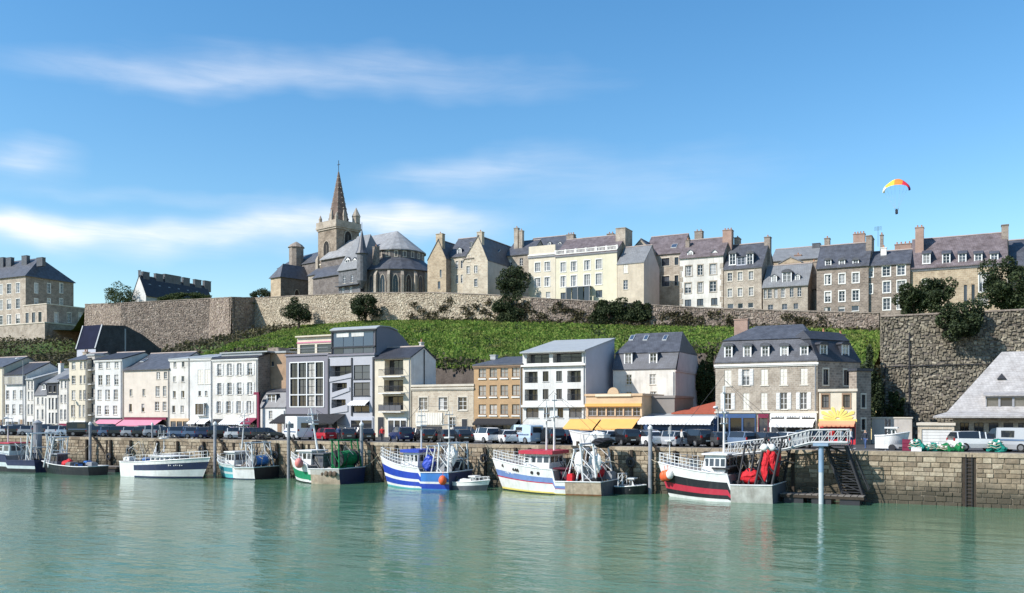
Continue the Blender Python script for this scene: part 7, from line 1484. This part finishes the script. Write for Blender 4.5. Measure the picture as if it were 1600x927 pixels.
heap('net_heap', 'dark net pile on the quay above the navy launch', 262, 682, 700, 1.8, 36, 'net_dark', 'net'); heap('net_heap', 'pale grey net pile on the quay above the turquoise trawler', 300, 686, 700, 1.8, 22, 'net_brown', 'net'); heap('net_heap', 'dark net heap on the quay at the foot of the red mast', 412, 676, 695, 1.9, 24, 'net_dark', 'net')
b = Boat('stored_boat', 'white boat hull stored on the quay above the white trawler', 940, 776, 876, 2.0, 0, hs=.75, hb=1.15, step=.1, strips=[(.4, 'hull_white'), (1, 'hull_white')], cat='boat', group=None, bul=.2)
b.root.location = (X(948, 1.6), 1.7, QZ + .35); MB().box(.8, 1.0, -.8, .8, -.34, .1).box(2.8, 3.0, -.8, .8, -.34, .1).build('cradle', 'timber_dark', b.root); b.blob('white_tarpaulin', .25, 0, .75, (.8, .55, .3), 'tarp_white', .5, 16)
b = Boat('stored_boat', 'small white motor boat on a trailer before the yard wall', 1366, 790, 1424, 1.9, 0, flip=True, hs=.75, hb=1.1, step=.05, strips=[(.4, 'hull_white'), (1, 'hull_white')], cat='boat', group=None, bul=.25)
b.root.location = (X(1368, 4.2), 4.4, QZ + .5); b.house(.35, .62, .6, .6, .8, 'hull_white', 2, 'hull_white', name='cabin'); MB().box(.2, 3.0, -.5, -.4, -.35, -.2).box(.2, 3.0, .4, .5, -.35, -.2).tube((1.4, -.9, -.28), (1.4, -.75, -.28), .3, n=12).tube((1.4, .75, -.28), (1.4, .9, -.28), .3, n=12).build('trailer', 'metal_dark', b.root); b.gantry(.3, .6, .8, 2.2, 'metal_dark', .05, depth=.3)
def crate_stack(px, Y, n, label, m):
    o = thing('crate_stack', label, 'crates', (X(px, Y), Y, QZ + .01))
    for i in range(n): c = MB().box(-.4, .4, -.3, .3, i * .33, i * .33 + .28).box(-.42, .42, -.32, .32, i * .33 + .281, i * .33 + .32).build('crate', m, o)
crate_stack(1418, 3.0, 3, 'dark red crate stack between the boat trailer and teal net', 'dark_red'); crate_stack(1432, 2.0, 1, 'low white fish crate before the teal net', 'tarp_white')
def lamp(px, top, Y, label):
    zt = Z(px, top, Y) - QZ; o = thing('street_lamp', label, 'street lamp', (X(px, Y), Y, QZ), 0, 'street lamps on the quay'); MB().tube((0, 0, 0), (0, 0, zt), .09, .05, 8).tube((0, 0, zt), (0, -1.0, zt + .25), .04).lathe([(.2, 0), (.16, .4), (.09, .5)], 8).build('post', 'metal_dark' if px > 1300 else 'metal_grey', o); MB().ball((0, -1.0, zt + .2), .26, 8, (1, 1.4, .6)).build('lantern', 'metal_white', o)
lamp(19, 655, 8.5, 'street lamp before the glazed attic house'); lamp(1122, 640, 9, 'tall street lamp at the left corner of the stone corner house'); lamp(36, 563, 14, 'tall globe street lamp above the narrow white house')
# people
mat('skin', (.45, .28, .20), var=.05); mat('cloth_red', (.50, .03, .03), var=.1); mat('cloth_dark', (.03, .035, .05), var=.1); mat('cloth_blue', (.06, .10, .22), var=.1); mat('cloth_pale', (.6, .58, .55), var=.1); mat('hair', (.05, .035, .025), var=.1)
def person(label, px, Y, z, top, trousers, facing=0, stride=.12):
    r = thing('person', label, 'person', (X(px, Y), Y, z), RAD(facing)); me = bpy.data.meshes.new('body')
    V = [(0, 0, .95), (0, 0, 1.15), (0, 0, 1.38), (0, 0, 1.50), (0, .01, 1.60), (0, 0, 1.72), (.10, 0, .90), (.11, -stride, .5), (.11, -stride * .6, .09), (.11, -stride * .6 - .16, .04), (-.10, 0, .90), (-.11, stride, .5), (-.11, stride * 1.6, .1), (-.11, stride * 1.6 - .15, .05), (.20, 0, 1.40), (.26, .05, 1.12), (.27, -.08, .88), (.27, -.13, .80), (-.20, 0, 1.40), (-.26, -.04, 1.12), (-.26, -.16, .90), (-.26, -.2, .82)]
    E = [(0, 1), (1, 2), (2, 3), (3, 4), (4, 5), (0, 6), (6, 7), (7, 8), (8, 9), (0, 10), (10, 11), (11, 12), (12, 13), (2, 14), (14, 15), (15, 16), (16, 17), (2, 18), (18, 19), (19, 20), (20, 21)]
    R = [.16, .15, .17, .065, .10, .085, .10, .07, .05, .04, .10, .07, .05, .04, .07, .05, .04, .035, .07, .05, .04, .035]
    me.from_pydata(V, E, []); o = link('body', me, r); m = o.modifiers.new('skin', 'SKIN'); m.use_smooth_shade = True
    for i, d in enumerate(me.skin_vertices[0].data): d.radius = (R[i], R[i] * (.72 if i in (0, 1, 2) else 1)); d.use_root = i == 0
    o.modifiers.new('sub', 'SUBSURF').levels = 1
    dg = bpy.context.evaluated_depsgraph_get(); me2 = bpy.data.meshes.new_from_object(o.evaluated_get(dg)); o.modifiers.clear(); o.data = me2
    me2.materials.clear()
    for k in (top, trousers, 'skin', 'hair'): me2.materials.append(MATS[k])
    for p in me2.polygons:
        c = p.center; p.material_index = 3 if (c.z > 1.68 or (c.z > 1.58 and c.y > .05)) else 2 if (c.z > 1.47 or (abs(c.x) > .2 and c.z < .9)) else 1 if c.z < .96 else 0
    return r
person('person in a red jacket standing on the quay before the stacked balcony house', 597, 2.6, QZ + .01, 'cloth_red', 'cloth_dark', 20); person('person in a pale top walking by the red shopfront', 1330, 12, QZ + .01, 'cloth_pale', 'cloth_blue', 80)
person('person in dark clothes on the quay left of the pale yard wall', 1352, 6, QZ + .01, 'cloth_dark', 'cloth_blue', -30); person('person in a blue jacket beside the red car', 529, 2.8, QZ + .01, 'cloth_blue', 'cloth_dark', 40)
for i, (px, Y, c1, c2, lab) in enumerate(((735, 14, 'cloth_blue', 'cloth_dark', 'person in blue walking past the orange brick house'), (1195, 13, 'cloth_dark', 'cloth_blue', 'person in dark clothes outside the dark red shop door'), (1065, 2.2, 'cloth_pale', 'cloth_dark', 'person in a pale shirt at the quay edge above the black trawler'), (1300, 14, 'cloth_red', 'cloth_blue', 'person in red before the small cream shop'), (1315, 11, 'cloth_pale', 'cloth_dark', 'person in white near the gangway head'))): person(lab, px, Y, QZ + .01, c1, c2, 60 * i)
# motorbikes on the quay
def motorbike(px, Y, ang, label, m='car black'):
    r = thing('motorbike', label, 'motorbike', (X(px, Y), Y, QZ + .01), RAD(ang), 'motorbikes parked on the quay')
    for x in (-.7, .7):
        w = MB(); R = lambda rr, y: [(rr * cos(2 * pi * i / 16), y, rr * sin(2 * pi * i / 16)) for i in range(16)]
        w.ring([R(.31, -.06), R(.31, .06)]); o = w.build('wheel', 'tyre', r, (x, 0, .31)); MB().ring([R(.2, -.07), R(.2, .07)]).build('rim', 'rim', o)
    MB().ball((.15, 0, .82), .3, 8, (1.1, .5, .6)).build('tank', m, r); MB().box(-.75, -.02, -.13, .13, .74, .86).build('seat', 'tyre', r); MB().tube((.7, 0, .31), (.42, 0, 1.05), .04).tube((.4, -.35, 1.06), (.4, .35, 1.06), .02).build('fork', 'metal_grey', r); MB().box(-.25, .3, -.16, .16, .28, .66).build('engine', 'metal_grey', r)
for i, px in enumerate((246, 256, 266, 277)): motorbike(px, 7.2, 100, ['leftmost', 'second', 'third', 'rightmost'][i] + ' motorbike in the row before the orange shop')
# boxed terrace of the cafe with purple flowers
o = thing('planter', 'purple flower planter before the shuttered white house', 'planter', (X(382, 9), 9, QZ)); MB().box(-2.4, 2.4, -.35, .35, 0, .6).box(-2.5, 2.5, -.45, .45, .601, .68).build('trough', 'frame_grey', o)
P = rng.uniform((-2.3, -.35, .7), (2.3, .35, 1.35), (900, 3)); link('flowers', npmesh('flowers', leaves(P, .18), 'magenta'), o)
# ------------------------------------------------------------------ paraglider
def paraglider():
    Y = 150.0; c = at(1401, 331, Y); r = thing('paraglider', 'yellow and red paraglider wing high above the roofs', 'paraglider', c); s = (Y - CAM.y) / ray(1401, 300).y / F
    cols_ = [mat('wing_white', (.8, .78, .66), var=.03), mat('wing_yellow', (.85, .60, .06), var=.03), mat('wing_orange', (.80, .22, .04), var=.03), mat('wing_red', (.62, .03, .06), var=.03), mat('wing_purple', (.25, .03, .18), var=.03)]
    R, n = 17.5 * s, 20; zc = 31 * s; lin = MB()
    def sec(i, t):
        a = pi * (1 - i / n); x = R * cos(a) * 1.0; z = zc + 15 * s * sin(a); ch = (2.6 * (.35 + .65 * sin(a) ** .6)); nx, nz = cos(a), sin(a)
        return [(x + nx * th, y * ch - .4, z + nz * th + y * ch * .75 * nz) for y, th in ((-.5, 0), (-.42, .28), (-.15, .42), (.2, .25), (.5, .02), (.2, -.05), (-.3, -.06))]
    for i in range(n):
        k = 0 if i < 4 else 1 if i < 9 else 2 if i < 13 else 3 if i < 18 else 4; b = MB(); b.ring([sec(i, 0), sec(i + 1, 0)]); b.build('wing_cell', cols_[k], r)
        if i % 3 == 0: p = sec(i, 0)[5]; lin.tube(p, (.3 if i > n / 2 else -.3, 0, .6), .012, n=3)
    lin.build('lines', 'rope', r)
    q = thing('person', 'paraglider pilot seated in a dark harness under the wing', 'person', c); b = MB().ring([[(x * w_, -.1 + y * .3 + o_, z) for x, y in ((-1, -1), (1, -1), (1, 1), (-1, 1))] for w_, o_, z in ((.20, 0, -.55), (.30, .1, -.35), (.28, .15, .1), (.26, .12, .35), (.1, .1, .42))]); b.tube((.12, -.2, -.4), (.12, -1.0, -.45), .12, .09).tube((-.12, -.2, -.4), (-.12, -1.0, -.45), .12, .09).tube((.12, -1.0, -.45), (.12, -1.2, -.85), .09, .06).tube((-.12, -1.0, -.45), (-.12, -1.2, -.85), .09, .06).tube((.26, .1, .3), (.35, 0, .8), .06, .05).tube((-.26, .1, .3), (-.35, 0, .8), .06, .05).ball((0, .05, .58), .16, 8)
    b.build('body', 'cloth_dark', q)
paraglider()
